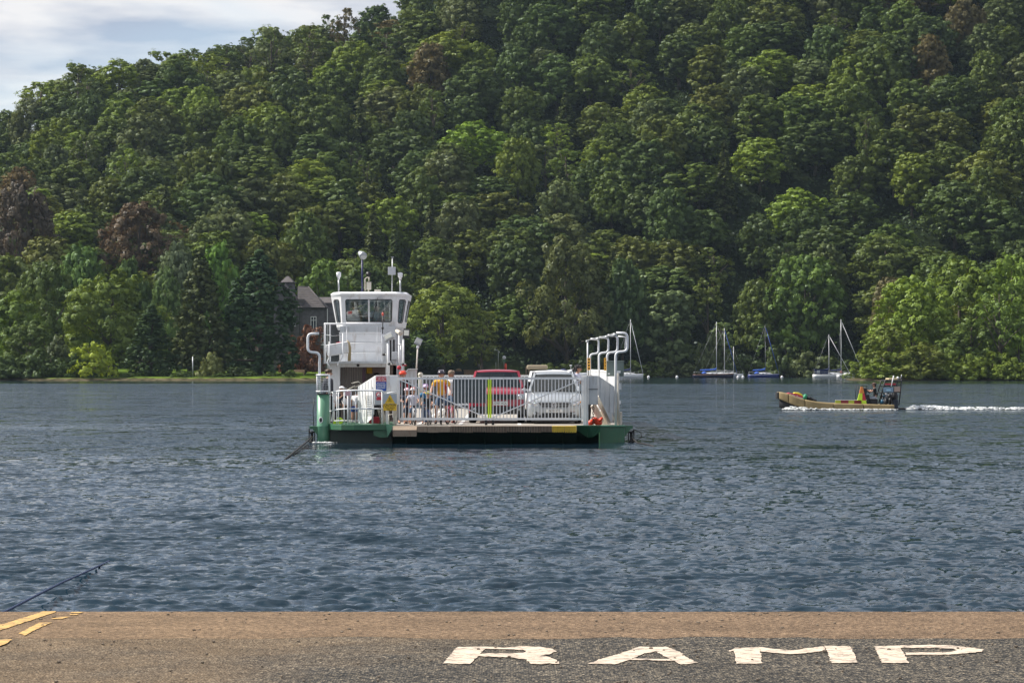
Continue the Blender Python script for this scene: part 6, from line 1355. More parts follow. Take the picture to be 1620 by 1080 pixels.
person('child in a white cap bending over the curved railing', PX(533.5, 81.2), 81.4, 1.22, z=.6, rz=.9, child=True, lean=22, top=nvy, bottom=blk, cap=wht, skin=M_SKIN2, handL=(-.12, -.3, .72), handR=(.12, -.3, .72))
person('child in a white top and blue shorts standing by the small white notice', PX(560, 81.4), 81.5, 1.12, z=.6, rz=2.6, child=True, lean=20, top=wht, bottom=blu, shorts=True, hair=HB, shoe=wht)
person('child in a white T-shirt and black trousers next to the child in blue shorts', PX(546, 81.7), 81.9, 1.13, z=.6, rz=-2.2, child=True, lean=18, top=wht, bottom=blk, hair=HD, skin=M_SKIN2)
person('adult in a bright red cycle helmet and dark top by the gate post', PX(637, 82), 82.0, 1.72, rz=.3, top=blk, bottom=blk, helmet=(mat('helmet_red', (.75, .06, .02), .3), mat('helmet_red_dark', (.4, .02, .03), .4)), pack=redf, short_sleeve=False)
person('child in a white and pink cycle helmet and dark top', PX(643.5, 81.6), 81.7, 1.17, rz=.1, child=True, top=nvy, bottom=nvy, shorts=True, helmet=(mat('helmet_white_pink', (.8, .62, .68), .3), mat('helmet_pink', (.7, .15, .3), .4)), handL=(-.12, -.26, .62), handR=(.12, -.26, .62))
person('child in a white T-shirt with a red and white cycle helmet holding handlebars', PX(653, 80.9), 81.2, 1.19, rz=-.1, child=True, top=lav, bottom=jean, shorts=True, helmet=(mat('helmet_white', (.82, .76, .76), .3), mat('helmet_red_stripe', (.65, .05, .05), .4)), handL=(-.16, -.26, .60), handR=(.16, -.26, .60), hair=HB)
person('child in a purple and white helmet with a teal top behind the yellow helmet', PX(672.5, 82), 82.2, 1.28, rz=.1, child=True, top=teal, bottom=jean, helmet=(mat('helmet_lilac', (.72, .6, .82), .3), mat('helmet_purple', (.35, .1, .5), .4)))
person('small child in a yellow cycle helmet and black top', PX(676.5, 80.8), 81.1, 1.07, rz=-.15, child=True, top=blk, bottom=jean, helmet=(mat('helmet_yellow', (.8, .72, .05), .3), mat('helmet_yellow_dark', (.5, .4, .03), .4)), handL=(-.15, -.26, .60), handR=(.15, -.26, .60))
person('man in a mustard yellow T-shirt and dark helmet standing over a bicycle', PX(698, 81.8), 82.0, 1.74, rz=-.05, top=yel, bottom=jean, shorts=True, helmet=(mat('helmet_black', (.03, .025, .04), .25), mat('helmet_grey', (.3, .28, .32), .4)), pack=redf, handL=(-.18, -.2, .56), handR=(.18, -.2, .56), shoe=nvy, legs=(((-.09, -.02, .28), (-.10, .0, .045)), ((.10, -.02, .28), (.12, .0, .045))))
person('grey brown haired person in white shirt and blue shorts beside the man in yellow', PX(713.5, 83), 83.2, 1.76, rz=-.7, top=wht, bottom=jean, shorts=True, hair=HG, shoe=mrn, skin=M_SKIN2)
person('woman with a dark ponytail in a pale top looking over the silver SUV', PX(908, 84.2), 84.6, 1.74, rz=1.35, z=DZ + .21, top=lav, bottom=blk, hair=HD, hairlen=.6, lean=14, skin=M_SKIN2, handL=(-.1, -.3, .55), handR=(.12, -.32, .62))
b = MB(); b.bb(PX(902, 84.6), PX(918, 84.6), 84.3, 84.9, DZ, DZ + .2, M_GREY); b.build('raised_step', parent=F)
person('brown haired person leaning on the right arm housing', PX(928.5, 82), 82.0, 1.62, rz=.9, top=cloth('tan_fabric', (.4, .27, .15)), bottom=blk, hair=HB, lean=16, skin=M_SKIN2)
person('ferryman in a pale blue shirt at the wheelhouse window', PX(596.5, 89.2), 89.2, 1.72, z=ZB - .84, rz=.2, top=cloth('pale_blue_fabric', (.35, .45, .55)), bottom=nvy, hair=HD, skin=M_SKIN2)
person('dark haired passenger in a black top inside the cabin doorway', PX(596, 86.9), 86.9, 1.66, rz=.5, top=blk, bottom=blk, hair=HD, skin=M_SKIN2)
# ------------------------------------------------------------------ bicycles
def bicycle(label, x, y, s, rz, col):
    m = mat('bicycle_' + label.split()[0] + '_paint', col, .35); o = thing('bicycle', label, 'bicycle', (x, y, DZ), rz, None); r = .33 * s; L = 1.02 * s
    for yy in (0, L):
        b = MB(); pts = [(0, yy + r * math.cos(a), r + .01 + r * math.sin(a)) for a in np.linspace(0, 2 * PI, 25)]; b.tube(pts, .022 * s, M_TYRE, n=6, cap=False); w = b.build('wheel', parent=o, world=False)
        b = MB(); 
        for k in range(8): a = k * PI / 4; b.tube([(0, yy, r + .01), (0, yy + r * .95 * math.cos(a), r + .01 + r * .95 * math.sin(a))], .004, M_CHROME, n=4)
        b.build('spokes', parent=w, world=False)
    H = Vector((0, .16 * s, .78 * s)); B = Vector((0, .48 * s, .28 * s)); T = Vector((0, .60 * s, .75 * s)); Rw = Vector((0, L, r)); Fw = Vector((0, 0, r))
    b = MB()
    for p, q in ((H, B), (H, T), (T, B), (B, Rw), (T, Rw), (H, Fw)): b.tube([p, q], .017 * s, m, n=6)
    b.build('frame', parent=o, world=False)
    b = MB(); b.tube([H, H + Vector((0, -.02, .12 * s))], .014, M_BLKP, n=6); b.tube([H + Vector((-.28 * s, .02, .13 * s)), H + Vector((0, -.03, .12 * s)), H + Vector((.28 * s, .02, .13 * s))], .014, M_BLKP, n=6); b.build('handlebar', parent=o, world=False)
    b = MB(); b.ell(T + Vector((0, .03, .12 * s)), (.07 * s, .13 * s, .03 * s), M_BLKP, n=10, k=5); b.tube([T, T + Vector((0, .01, .10 * s))], .012, M_CHROME, n=5); b.build('saddle', parent=o, world=False)
    b = MB(); b.tube([(-.09 * s, .40 * s, .24 * s), (-.05 * s, .46 * s, .28 * s), (.05 * s, .50 * s, .28 * s), (.09 * s, .56 * s, .32 * s)], .012, M_BLKP, n=5); b.build('pedals', parent=o, world=False)
bicycle('black mountain bicycle held by the man in yellow, front wheel to the gate', PX(698, 80.7), 80.75, 1.0, .05, (.02, .02, .025))
bicycle('white child bicycle held by the child in the white T-shirt', PX(656, 80.2), 80.25, .68, .15, (.7, .7, .72))
bicycle('navy child bicycle under the small child in the yellow helmet', PX(677, 80.2), 80.25, .62, -.1, (.03, .05, .2))
bicycle('pink child bicycle between the man in yellow and the person in white', PX(708, 81.2), 81.3, .75, -.3, (.6, .08, .2))

# ------------------------------------------------------------------ patrol boat on the right
YB = 139.0
def BX(px, py=640, Y=YB): return WX(px, Y)
M_TAN = mat('tan_fender_foam', (0.25, 0.185, 0.085), 0.75, var=0.15, vscale=3, dirt=(0.16, 0.12, 0.07), dscale=1.5)
o = PB = thing('patrol_boat', 'open patrol boat with tan foam collar speeding left on the lake', 'boat', (BX(1340), YB + 1.0, 0))
tp = [(1232, 619.5, 630), (1238, 620, 633), (1248, 622.5, 637), (1258, 627, 641), (1273, 631.5, 645), (1295, 635.5, 648), (1318, 637.3, 649), (1365, 638.5, 649.3), (1414, 640, 648)]
def halfw(px): return float(np.interp(px, [1232, 1238, 1258, 1290, 1330, 1414], [.35, .55, .85, 1.02, 1.08, 1.05]))
def collar(pxs, side):
    b = MB(); secs = []
    for px in pxs:
        zt = WZ(float(np.interp(px, [t[0] for t in tp], [t[1] for t in tp])), YB); zb = WZ(float(np.interp(px, [t[0] for t in tp], [t[2] for t in tp])), YB); hw_ = halfw(px); x = BX(px); y = YB + 1.0 + side * hw_
        w = .17; c = [(-w, zb + .04), (-w * .7, zb), (w * .7, zb), (w, zb + .04), (w, zt - .06), (w * .6, zt), (-w * .6, zt), (-w, zt - .06)]; secs.append([(x, y + q, z) for q, z in c])
    loft(b, secs, M_TAN); b.build('collar_segment', parent=PB, bevel=.02)
for side in (-1, 1):
    for a_, b_ in ((1234, 1247.5), (1248.5, 1272.5), (1273.5, 1317.5), (1318.5, 1364.5), (1365.5, 1414)): collar(np.linspace(a_, b_, 6), side)
b = MB(); b.bb(BX(1231.5), BX(1237.5), YB + .5, YB + 1.5, WZ(631, YB), WZ(620.5, YB), M_BLKP); b.build('bow_fender', parent=PB, bevel=.03)
b = MB()
for k in range(3): z = WZ(622.5 + k * 3, YB); b.bb(BX(1231), BX(1231.6), YB + .48, YB + 1.52, z - .02, z + .02, M_RUBBER)
b.build('fender_rib', parent=PB)
b = MB(); secs = []
for px, zk, hw_ in ((1236, .25, .25), (1243, -.02, .5), (1256, -.2, .75), (1290, -.3, .95), (1414, -.3, 1.0)):
    x = BX(px); zt = WZ(float(np.interp(px, [t[0] for t in tp], [t[2] for t in tp])), YB) + .06; secs.append([(x, YB + 1 - hw_, zt), (x, YB + 1 - hw_ * .5, zk * .5), (x, YB + 1, zk), (x, YB + 1 + hw_ * .5, zk * .5), (x, YB + 1 + hw_, zt), (x, YB + 1, zt + .02)])
loft(b, secs, M_BLKP); b.build('hull', parent=PB)
# load
mr_, my_, mg_ = mat('load_red', (.55, .03, .06), .5), mat('load_yellow', (.72, .66, .04), .6), mat('load_green', (.03, .26, .13), .6)
b = MB(); b.prism([(BX(1245), YB + .45, WZ(622.6, YB)), (BX(1274), YB + .45, WZ(633, YB)), (BX(1274), YB + .45, WZ(627.5, YB)), (BX(1262), YB + .45, WZ(623, YB)), (BX(1252), YB + .45, WZ(621.3, YB))], (0, 1.1, 0), mr_)
lb = tag(b.build('rescue_board', world='base'), 'red rescue board with white lettering lying in the bow of the patrol boat', 'rescue board'); q = text_obj('Lake Ranger', .16, M_SIGNW, None, (0, 0, 0), sx=1.0); q.parent = lb; q.location = Vector((BX(1262.5), YB + .43, WZ(627.2, YB))) - lb.location; q.rotation_euler = (PI / 2, math.atan(.33), 0)
b = MB(); b.prism([(BX(1258), YB + .7, WZ(622, YB)), (BX(1274), YB + .7, WZ(628, YB)), (BX(1271), YB + .7, WZ(623.5, YB)), (BX(1266), YB + .7, WZ(620.8, YB)), (BX(1260), YB + .7, WZ(620.8, YB))], (0, .7, 0), my_); tag(b.build('yellow_bag', world='base', bevel=.05), 'yellow bag lying on the red rescue board', 'bag')
b = MB(); b.ell((BX(1275.5), YB + .6, WZ(628.5, YB)), (.13, .25, .17), mg_, n=12, k=8); b.tube([(BX(1273), YB + .45, WZ(631.5, YB)), (BX(1277), YB + .45, WZ(624, YB))], .09, mg_, n=10); tag(b.build('green_drum', world='base'), 'green drum behind the red board in the patrol boat bow', 'drum')
b = MB(); rg = random.Random(2)
for k in range(16): px = 1279 + rg.random() * 13; b.ell((BX(px), YB + rg.uniform(.5, 1.2), WZ(629 + (px - 1279) * .35, YB)), (rg.uniform(.08, .2), .14, rg.uniform(.05, .12)), M_BLKP, n=8, k=5, rot=Matrix.Rotation(rg.random(), 3, 'Y'))
tag(b.build('black_bundle', world='base'), 'heap of black gear behind the green drum in the patrol boat', 'gear bag')
# checker side board
for k, (a_, b_) in enumerate(((1322, 1331), (1331, 1343), (1343, 1352), (1352, 1363), (1363, 1371))):
    b = MB(); b.bb(BX(a_), BX(b_) - .01, YB + .15, YB + .22, WZ(638.5, YB), WZ(633, YB), mat('hi_vis_board', (.42, .50, .05), .6) if k % 2 == 0 else mat('dark_red_board', (.22, .02, .03), .6)); b.build('hi_vis_panel', parent=PB)
b = MB(); b.bb(BX(1322), BX(1372), YB + .14, YB + .24, WZ(633, YB), WZ(632.2, YB), M_SIGNW); b.build('side_board_cap', parent=PB)
def TR(pts, m, name): 
    b = MB(); b.prism([(BX(x), YB + .0, WZ(y, YB)) for x, y in pts], (0, .12, 0), m); return b.build(name, parent=VB)
VB = thing('signal_cone', 'tall tapered hi-vis marker, yellow and red with an orange top, on the patrol boat', 'marker', (BX(1364), YB + .1, WZ(639, YB)))
TR([(1356.5, 633), (1364, 633), (1364.3, 622), (1359.5, 622)], M_HIVIS, 'yellow_panel'); TR([(1364.2, 633), (1370, 633), (1367.5, 622), (1364.4, 622)], M_SIGNR, 'red_panel'); TR([(1359.6, 621.8), (1367.4, 621.8), (1365, 611.5), (1362, 611.5)], mat('orange_panel', (.75, .25, .05), .5), 'orange_panel'); TR([(1364, 639), (1371, 639), (1370, 633.2), (1364, 633.2)], M_HIVIS, 'yellow_panel')
# console, seat, A-frame, engine
b = MB(); b.bb(BX(1365.5), BX(1373), YB + .6, YB + 1.4, .3, WZ(613.5, YB), M_BLKP); b.bb(BX(1370), BX(1378), YB + .6, YB + 1.4, .3, WZ(624, YB), M_BLKP); b.build('console', parent=PB, bevel=.05)
b = MB(); b.tube([(BX(1359.5), YB + .55, .5), (BX(1359.5), YB + .55, WZ(610, YB)), (BX(1373.5), YB + .55, WZ(610.5, YB)), (BX(1373.5), YB + .55, WZ(622, YB))], .022, M_BLACK, n=6); b.build('console_rail', parent=PB); b = MB(); b.tube([(BX(1359.5), YB + 1.45, .5), (BX(1359.5), YB + 1.45, WZ(610, YB)), (BX(1373.5), YB + 1.45, WZ(610.5, YB))], .022, M_BLACK, n=6); b.build('console_rail', parent=PB)
b = MB(); c = Vector((BX(1376.5), YB + 1.0, WZ(618, YB))); rt = Matrix.Rotation(R(55), 3, 'Y'); b.tube([c + rt @ Vector((.18 * math.cos(a), .18 * math.sin(a), 0)) for a in np.linspace(0, 2 * PI, 15)], .018, M_BLACK, n=5, cap=False); b.bar(c, c + Vector((-.15, 0, -.12)), .03, .03, M_BLACK); b.build('steering_wheel', parent=PB)
b = MB(); b.bb(BX(1379), BX(1391), YB + .6, YB + 1.4, .25, WZ(631, YB), M_BLKP); b.bb(BX(1379), BX(1391), YB + .6, YB + 1.4, WZ(631, YB) + .002, WZ(630, YB), M_GREY); b.build('seat_box', parent=PB, bevel=.03)
b = MB()
for yy in (YB + .25, YB + 1.75):
    b.tube([(BX(1391), yy, WZ(638, YB)), (BX(1401.5), yy, WZ(602, YB)), (BX(1403), yy, WZ(601, YB)), (BX(1424), yy, WZ(603, YB)), (BX(1426.5), yy, WZ(602, YB))], .035, M_BLACK, n=7); b.tube([(BX(1427.5), yy, WZ(600, YB)), (BX(1425.5), yy, WZ(620, YB)), (BX(1423), yy, WZ(641, YB))], .035, M_BLACK, n=7); b.tube([(BX(1408), yy, WZ(640, YB)), (BX(1418.5), yy, WZ(603, YB))], .03, M_BLACK, n=7)
    b.tube([(BX(1398.5), yy, WZ(611.5, YB)), (BX(1426, ), yy, WZ(609, YB))], .025, M_BLACK, n=6); b.tube([(BX(1396), yy, WZ(621, YB)), (BX(1425.5), yy, WZ(620, YB))], .025, M_BLACK, n=6)
for px, py in ((1401.5, 602), (1427, 601), (1425, 620), (1396, 621)): b.tube([(BX(px), YB + .25, WZ(py, YB)), (BX(px), YB + 1.75, WZ(py, YB))], .03, M_BLACK, n=6)
b.build('roll_frame', parent=PB)
b = MB(); b.bb(BX(1398.5), BX(1414), YB + .2, YB + .24, WZ(620, YB), WZ(612.5, YB), mat('blue_grey_board', (.22, .32, .42), .5)); b.bb(BX(1403), BX(1410), YB + .185, YB + .199, WZ(618, YB), WZ(615.5, YB), mat('pale_blue_print', (.4, .62, .75), .5)); b.build('name_board', parent=PB)
b = MB(); b.bb(BX(1415.5), BX(1425), YB + .2, YB + .24, WZ(619.5, YB), WZ(611.5, YB), mat('pale_orange_board', (.45, .32, .26), .5)); b.build('name_board', parent=PB)
b = MB(); b.bb(BX(1401), BX(1418), YB + .2, YB + .26, WZ(608.7, YB), WZ(606.2, YB), M_SIGNR); b.build('red_bar', parent=PB)
b = MB(); b.bb(BX(1407.5), BX(1422), YB + .4, YB + 1.6, WZ(601, YB), WZ(598, YB), mat('cream_light_bar', (.55, .46, .27), .5)); b.build('light_bar', parent=PB, bevel=.03)
b = MB(); b.tube([(BX(1410.5), YB + .15, WZ(611, YB)), (BX(1414.5), YB + .15, WZ(594, YB))], [.025, .035], M_SIGNW, n=7); b.build('white_aerial', parent=PB)
b = MB(); b.ell((BX(1422.5), YB + .5, WZ(597.5, YB)), (.07, .07, .07), M_SIGNW, n=8, k=6); b.tube([(BX(1427), YB + .6, WZ(603, YB)), (BX(1428), YB + .6, WZ(596, YB))], .06, M_BLACK, n=8); b.tube([(BX(1428.5), YB + .6, WZ(597, YB)), (BX(1428.7), YB + .6, WZ(592.5, YB))], .02, M_SIGNW, n=6); b.build('navigation_lamp', parent=PB)
b = MB(); b.ell((BX(1419), YB + 1.0, WZ(628, YB)), (.22, .22, .30), M_BLKP, n=12, k=8); b.bb(BX(1415.5), BX(1424.5), YB + .8, YB + 1.2, WZ(646, YB), WZ(632, YB), mat('engine_navy', (.02, .03, .05), .4)); b.build('outboard_engine', parent=PB, bevel=.04)
b = MB(); b.bb(BX(1414), BX(1434), YB + .4, YB + 1.6, -.05, .10, M_BLKP); b.build('stern_platform', parent=PB, bevel=.02)
rg = random.Random(5); b = MB()
for k in range(22): px = rg.uniform(1396, 1414); b.ell((BX(px), YB + rg.uniform(.3, 1.4), WZ(rg.uniform(624, 638), YB)), (rg.uniform(.05, .13), .1, rg.uniform(.06, .22)), rg.choice([M_BLKP, M_BLKP, mat('bottle_blue', (.02, .10, .18), .4), M_GREY]), n=8, k=5)
b.build('stowed_gear', parent=PB)
person('man in a cap, black T-shirt and pale jeans steering the patrol boat', BX(1388.5), YB + 1.0, 1.72, z=.12, rz=-PI / 2, sit=.56, lean=4, top=blk, bottom=pj, cap=cloth('brown_cap', (.14, .08, .06)), hair=HD, handL=(-.10, -.30, .60), handR=(.10, -.30, .57))
# foam: bow wave and wake
M_FOAM = mat('water_foam', (0.80, 0.82, 0.82), 0.55)
def foam(name, pts, n, seed, hgt, lump):
    """pts: list of (x, y, half-width, density)"""
    rg = np.random.default_rng(seed); b = MB(); xs = [p[0] for p in pts]
    for _ in range(n):
        x = rg.uniform(min(xs), max(xs)); i = np.interp(x, xs, range(len(pts))) if xs[0] < xs[-1] else 0
        y = np.interp(x, xs, [p[1] for p in pts]); w = np.interp(x, xs, [p[2] for p in pts]); d = np.interp(x, xs, [p[3] for p in pts])
        if rg.random() > d * (.35 + .9 * (float(vnoise(x * 1.9, y * 0 + seed, 6)) * .5 + .5)): continue
        u = rg.normal() * .45; s_ = lump * rg.uniform(.4, 1.4) * (.5 + d * .6); hh = hgt * d * math.exp(-u * u * 2) * rg.random()
        b.ell((x, y + u * w, .015 + hh), (s_ * rg.uniform(.8, 2.2), s_ * rg.uniform(.8, 1.8), s_ * rg.uniform(.25, .6)), M_FOAM, n=6, k=4, rot=Matrix.Rotation(rg.random() * 3, 3, 'Z'))
    o = b.build(name); o['kind'] = 'stuff'; return o
foam('wake_foam', [(BX(1436), YB + .9, .35, .35), (BX(1450), YB + .8, .7, 1), (BX(1475), YB + .8, .9, .95), (BX(1520), YB + .9, 1.0, .55), (BX(1580), YB + 1.2, 1.1, .6), (BX(1640), YB + 1.6, 1.2, .45), (BX(1700), YB + 2, 1.4, .4)], 2700, 3, .24, .055)
foam('bow_wave_foam', [(BX(1240), YB + .5, .2, .3), (BX(1247), YB + .15, .3, 1), (BX(1262), YB - .35, .35, .9), (BX(1285), YB - .5, .3, .5), (BX(1330), YB - .5, .25, .25), (BX(1420), YB - .4, .3, .35)], 1500, 4, .2, .05)
foam('ferry_foam', [(WX(496, 79.8), 79.6, .15, .4), (WX(505, 79.6), 79.5, .25, 1), (WX(522, 79.6), 79.5, .2, .5), (WX(538, 79.6), 79.6, .1, .05)], 170, 6, .04, .03)

# ------------------------------------------------------------------ moored yachts and buoys
M_MAST = mat('aluminium_mast', (0.62, 0.63, 0.64), 0.4, metal=.3); M_SAILB = mat('blue_sail_cover', (0.02, 0.09, 0.42), 0.8); M_SAILN = mat('navy_canvas', (0.02, 0.03, 0.09), 0.85); M_GELW = mat('white_gelcoat', (0.74, 0.75, 0.76), 0.3); M_TEAK = mat('teak_trim', (0.42, 0.19, 0.06), 0.6)
def yacht(label, pxa, pxb, mastpx, masttop, Y, hull, deckc=None, stripe=None, cover=None, bow=1, tilt=0, spray=None, fore=True, bimini=False, beam=2.3, mast=None, wl=None):
    """pxa..pxb hull span, bow = +1 means bow at the right"""
    L = (pxb - pxa) / FPX * Y; xc = WX((pxa + pxb) / 2, Y); o = thing('yacht', label, 'yacht', (xc, Y, 0)); mh = mast or M_MAST
    t_ = np.linspace(0, 1, 12); fb = .62 + .12 * L / 8; secs = []
    def sheer(t): return fb * (.86 + .30 * (t - .35) ** 2 + .12 * t)
    def hb(t): return beam / 2 * (math.sin(PI * min(1, .22 + .80 * t)) ** .62 if t < .98 else .03)
    for t in t_:
        x = (t - .5) * L * bow; hbm = max(.02, hb(t)); zt = sheer(t); rake = .35 * t ** 4 * bow
        secs.append([(x - rake * 1.2, 0, -.25), (x - rake * .6, -hbm * .6, -.1), (x - rake * .3, -hbm * .93, .15), (x, -hbm, zt), (x, 0, zt + .05), (x, hbm, zt), (x - rake * .3, hbm * .93, .15), (x - rake * .6, hbm * .6, -.1)])
    b = MB(); loft(b, secs, hull); b.build('hull', parent=o, world=False)
    b = MB()
    for s_ in (-1, 1): b.tube([((t - .5) * L * bow, s_ * (max(.02, hb(t)) + .015), sheer(t) - .03) for t in t_], .035 if stripe else .025, stripe or deckc or M_GELW, n=5)
    b.build('rubbing_strake', parent=o, world=False)
    b = MB(); secs = []
    for t, zz, w in ((.24, .0, .5), (.27, .30, .55), (.52, .36, .60), (.70, .20, .48), (.78, .0, .3)):
        x = (t - .5) * L * bow; z0 = sheer(t); secs.append([(x, -w, z0), (x, -w * .8, z0 + zz), (x, 0, z0 + zz + .04), (x, w * .8, z0 + zz), (x, w, z0)])
    loft(b, secs, deckc or M_GELW); cb_ = b.build('coachroof', parent=o, world=False)
    b = MB()
    for t in (.36, .47, .58): x = (t - .5) * L * bow; b.ell((x, -.60 + .1 * (t > .5), sheer(t) + .19), (.22, .05, .06), M_BLKP, n=8, k=5)
    b.build('porthole', parent=cb_, world=False)
    xm = WX(mastpx, Y) - xc; zm = WZ(masttop, Y); tl = tilt * zm
    b = MB(); b.tube([(xm, 0, sheer(.5)), (xm + tl, 0, zm)], [.075, .05], mh, n=7); mo = b.build('mast', parent=o, world=False)
    zc = sheer(.5) + (zm) * .62; b = MB(); b.tube([(xm, -.5, zc), (xm, .5, zc)], .03, mh, n=5); b.build('spreader', parent=mo, world=False)
    b = MB()
    for p, q in (((xm + tl, 0, zm), (-.49 * L * bow, 0, sheer(0) + .1)), ((xm + tl * .9, 0, zm * .96), (.49 * L * bow, 0, sheer(1) + .1)), ((xm, -.5, zc), (xm + tl, 0, zm)), ((xm, -.5, zc), (xm, -beam * .42, sheer(.5))), ((xm, .5, zc), (xm + tl, 0, zm))): b.tube([p, q], .012, M_STEEL, n=4)
    b.build('rigging', parent=o, world=False)
    if fore: b = MB(); b.tube([(xm + tl * .9 + (.49 * L * bow - xm) * .04, 0, zm * .95), (.475 * L * bow, 0, sheer(1) + .3)], .05, fore if not isinstance(fore, bool) else M_GELW, n=6); b.build('furled_foresail', parent=o, world=False)
    xe = xm - bow * L * .40; zb_ = sheer(.3) + .75; b = MB(); b.tube([(xm, 0, zb_), (xe, 0, zb_ + .05)], .05, mh, n=6); bo = b.build('boom', parent=o, world=False)
    if cover: b = MB(); b.tube([(xm, 0, zb_ + .55), (xm - bow * .15, 0, zb_ + .25), (xm - bow * L * .15, 0, zb_ + .14), (xe, 0, zb_ + .10)], [.10, .20, .17, .10], cover, n=8); b.build('sail_cover', parent=bo, world=False)
    if spray: b = MB(); x = (-.22 * L) * bow; b.ell((x, 0, sheer(.3) + .15), (.55, .75, .48), spray, n=12, k=6, z0=0.0); b.build('spray_hood', parent=o, world=False)
    if bimini:
        b = MB(); x0 = -.46 * L * bow; x1 = -.14 * L * bow; b.bb(x0, x1, -.9, .9, sheer(.1) + 1.0, sheer(.1) + 1.07, M_SAILN); b.bb(x0 + .05 * bow, x1 + .25 * bow, -.85, -.82, sheer(.1) + .1, sheer(.1) + .99, M_SAILN); b.bb(x0 + .4 * bow, x0 + 1.0 * bow, -.87, -.855, sheer(.1) + .3, sheer(.1) + .8, M_GREY); b.build('cockpit_tent', parent=o, world=False)
    b = MB()
    for s_ in (-1, 1):
        pts = [((t - .5) * L * bow, s_ * hb(t) * .93, sheer(t) + .5) for t in np.linspace(.03, .97, 8)]; b.tube(pts, .012, M_STEEL, n=4)
        for p in pts: b.tube([p, (p[0], p[1], p[2] - .48)], .012, M_STEEL, n=4)
    b.build('guard_rail', parent=o, world=False)
    return o
yacht('white yacht on its mooring just right of the ferry, mast alone against the trees', 968, 1018, 997.5, 505, 500, M_GELW, bow=1, cover=M_SAILN)
y2 = yacht('navy hulled yacht with a varnished stripe and bright blue boom cover', 1096, 1161, 1133.5, 509, 503, mat('navy_gelcoat', (.012, .014, .04), .25), stripe=M_TEAK, cover=M_SAILB, spray=M_SAILB, bow=1, fore=False)
yacht('grey hulled yacht half hidden behind the navy hulled one', 1112, 1167, 1146, 519, 509, mat('grey_gelcoat', (.35, .37, .40), .35), bow=1, cover=None, fore=M_SAILB)
yacht('small pale yacht with the shortest mast, at the right end of the navy yacht', 1139, 1176, 1160.5, 548, 514, M_GELW, bow=1, fore=False, beam=1.9)
yacht('royal blue hulled yacht with white deck and dark mast', 1183.5, 1233, 1210.5, 514, 505, mat('blue_gelcoat', (.015, .03, .16), .25), cover=M_SAILB, spray=M_SAILB, bow=1, fore=M_SAILB, mast=mat('dark_mast', (.05, .05, .06), .5))
yacht('white yacht with a navy cockpit tent near the headland', 1286, 1345, 1311.3, 529, 502, M_GELW, cover=M_SAILN, bimini=True, bow=1)
y7 = yacht('small white yacht with the tallest mast, half behind the headland branches', 1324, 1366, 1330.5, 505, 496, M_GELW, cover=M_SAILN, bow=1, beam=2.0)
b = MB(); b.tube([(.16 * math.cos(a) , -1.0, 1.15 + .16 * math.sin(a)) for a in np.linspace(0, 2 * PI, 13)], .05, M_ORANGE, n=6, cap=False); b.v = [(v[0] - 1.9, v[1], v[2]) for v in b.v]; b.build('life_ring', parent=y7, world=False)
# cabin cruiser seen over the silver SUV
o = thing('cabin_cruiser', 'white cabin cruiser with dark blue canopy seen over the roof of the silver SUV', 'motor boat', (WX(905, 430), 430, 0))
b = MB(); secs = []
for t in np.linspace(0, 1, 9):
    x = (t - .5) * 5.4; w = max(.04, 1.05 * (1 - t ** 3)); zt = .85 + .3 * t; secs.append([(x, 0, -.2), (x, -w * .8, 0), (x, -w, zt), (x, 0, zt + .1), (x, w, zt), (x, w * .8, 0)])
loft(b, secs, M_GELW); b.build('hull', parent=o, world=False)
b = MB(); secs = []
for x, z, w in ((-1.2, .9, .85), (-1.1, 1.5, .8), (.2, 1.75, .7), (.9, 1.3, .6), (1.8, 1.1, .3)): secs.append([(x, -w, .9), (x, -w * .85, z), (x, 0, z + .08), (x, w * .85, z), (x, w, .9)])
loft(b, secs, M_GELW); b.build('cabin_top', parent=o, world=False)
b = MB(); b.ell((-1.5, 0, 1.35), (.75, .8, .55), M_SAILN, n=12, k=6, z0=0.0); b.build('canopy', parent=o, world=False)
b = MB(); b.bar((.15, -.62, 1.72), (.85, -.60, 1.35), .02, .3, M_CARGLASS); b.tube([(-.2, 0, 1.8), (-.2, 0, 2.45)], .04, M_GELW, n=6); b.ell((-.2, 0, 2.45), (.25, .2, .09), M_GELW, n=10, k=5); b.build('radar_mast', parent=o, world=False)
for px, Y in ((1026, 497), (1071, 500), (1167.5, 494), (1175.5, 500), (1237, 496)):
    b = MB(); x = WX(px, Y); b.ell((x, Y, .16), (.28, .28, .28), M_GELW, n=12, k=8); b.tube([(x, Y, .4), (x, Y, .55)], .04, M_STEEL, n=6)
    near = {1026: 'right of the ferry, off the lone white yacht', 1071: 'alone between the lone white yacht and the navy hulled one', 1167.5: 'touching the bow of the navy hulled yacht', 1175.5: 'just right of the one at the navy yacht bow', 1237: 'at the bow of the royal blue yacht'}[px]
    tag(b.build('mooring_buoy', world='base'), 'round white mooring buoy ' + near, 'buoy', 'white mooring buoys')

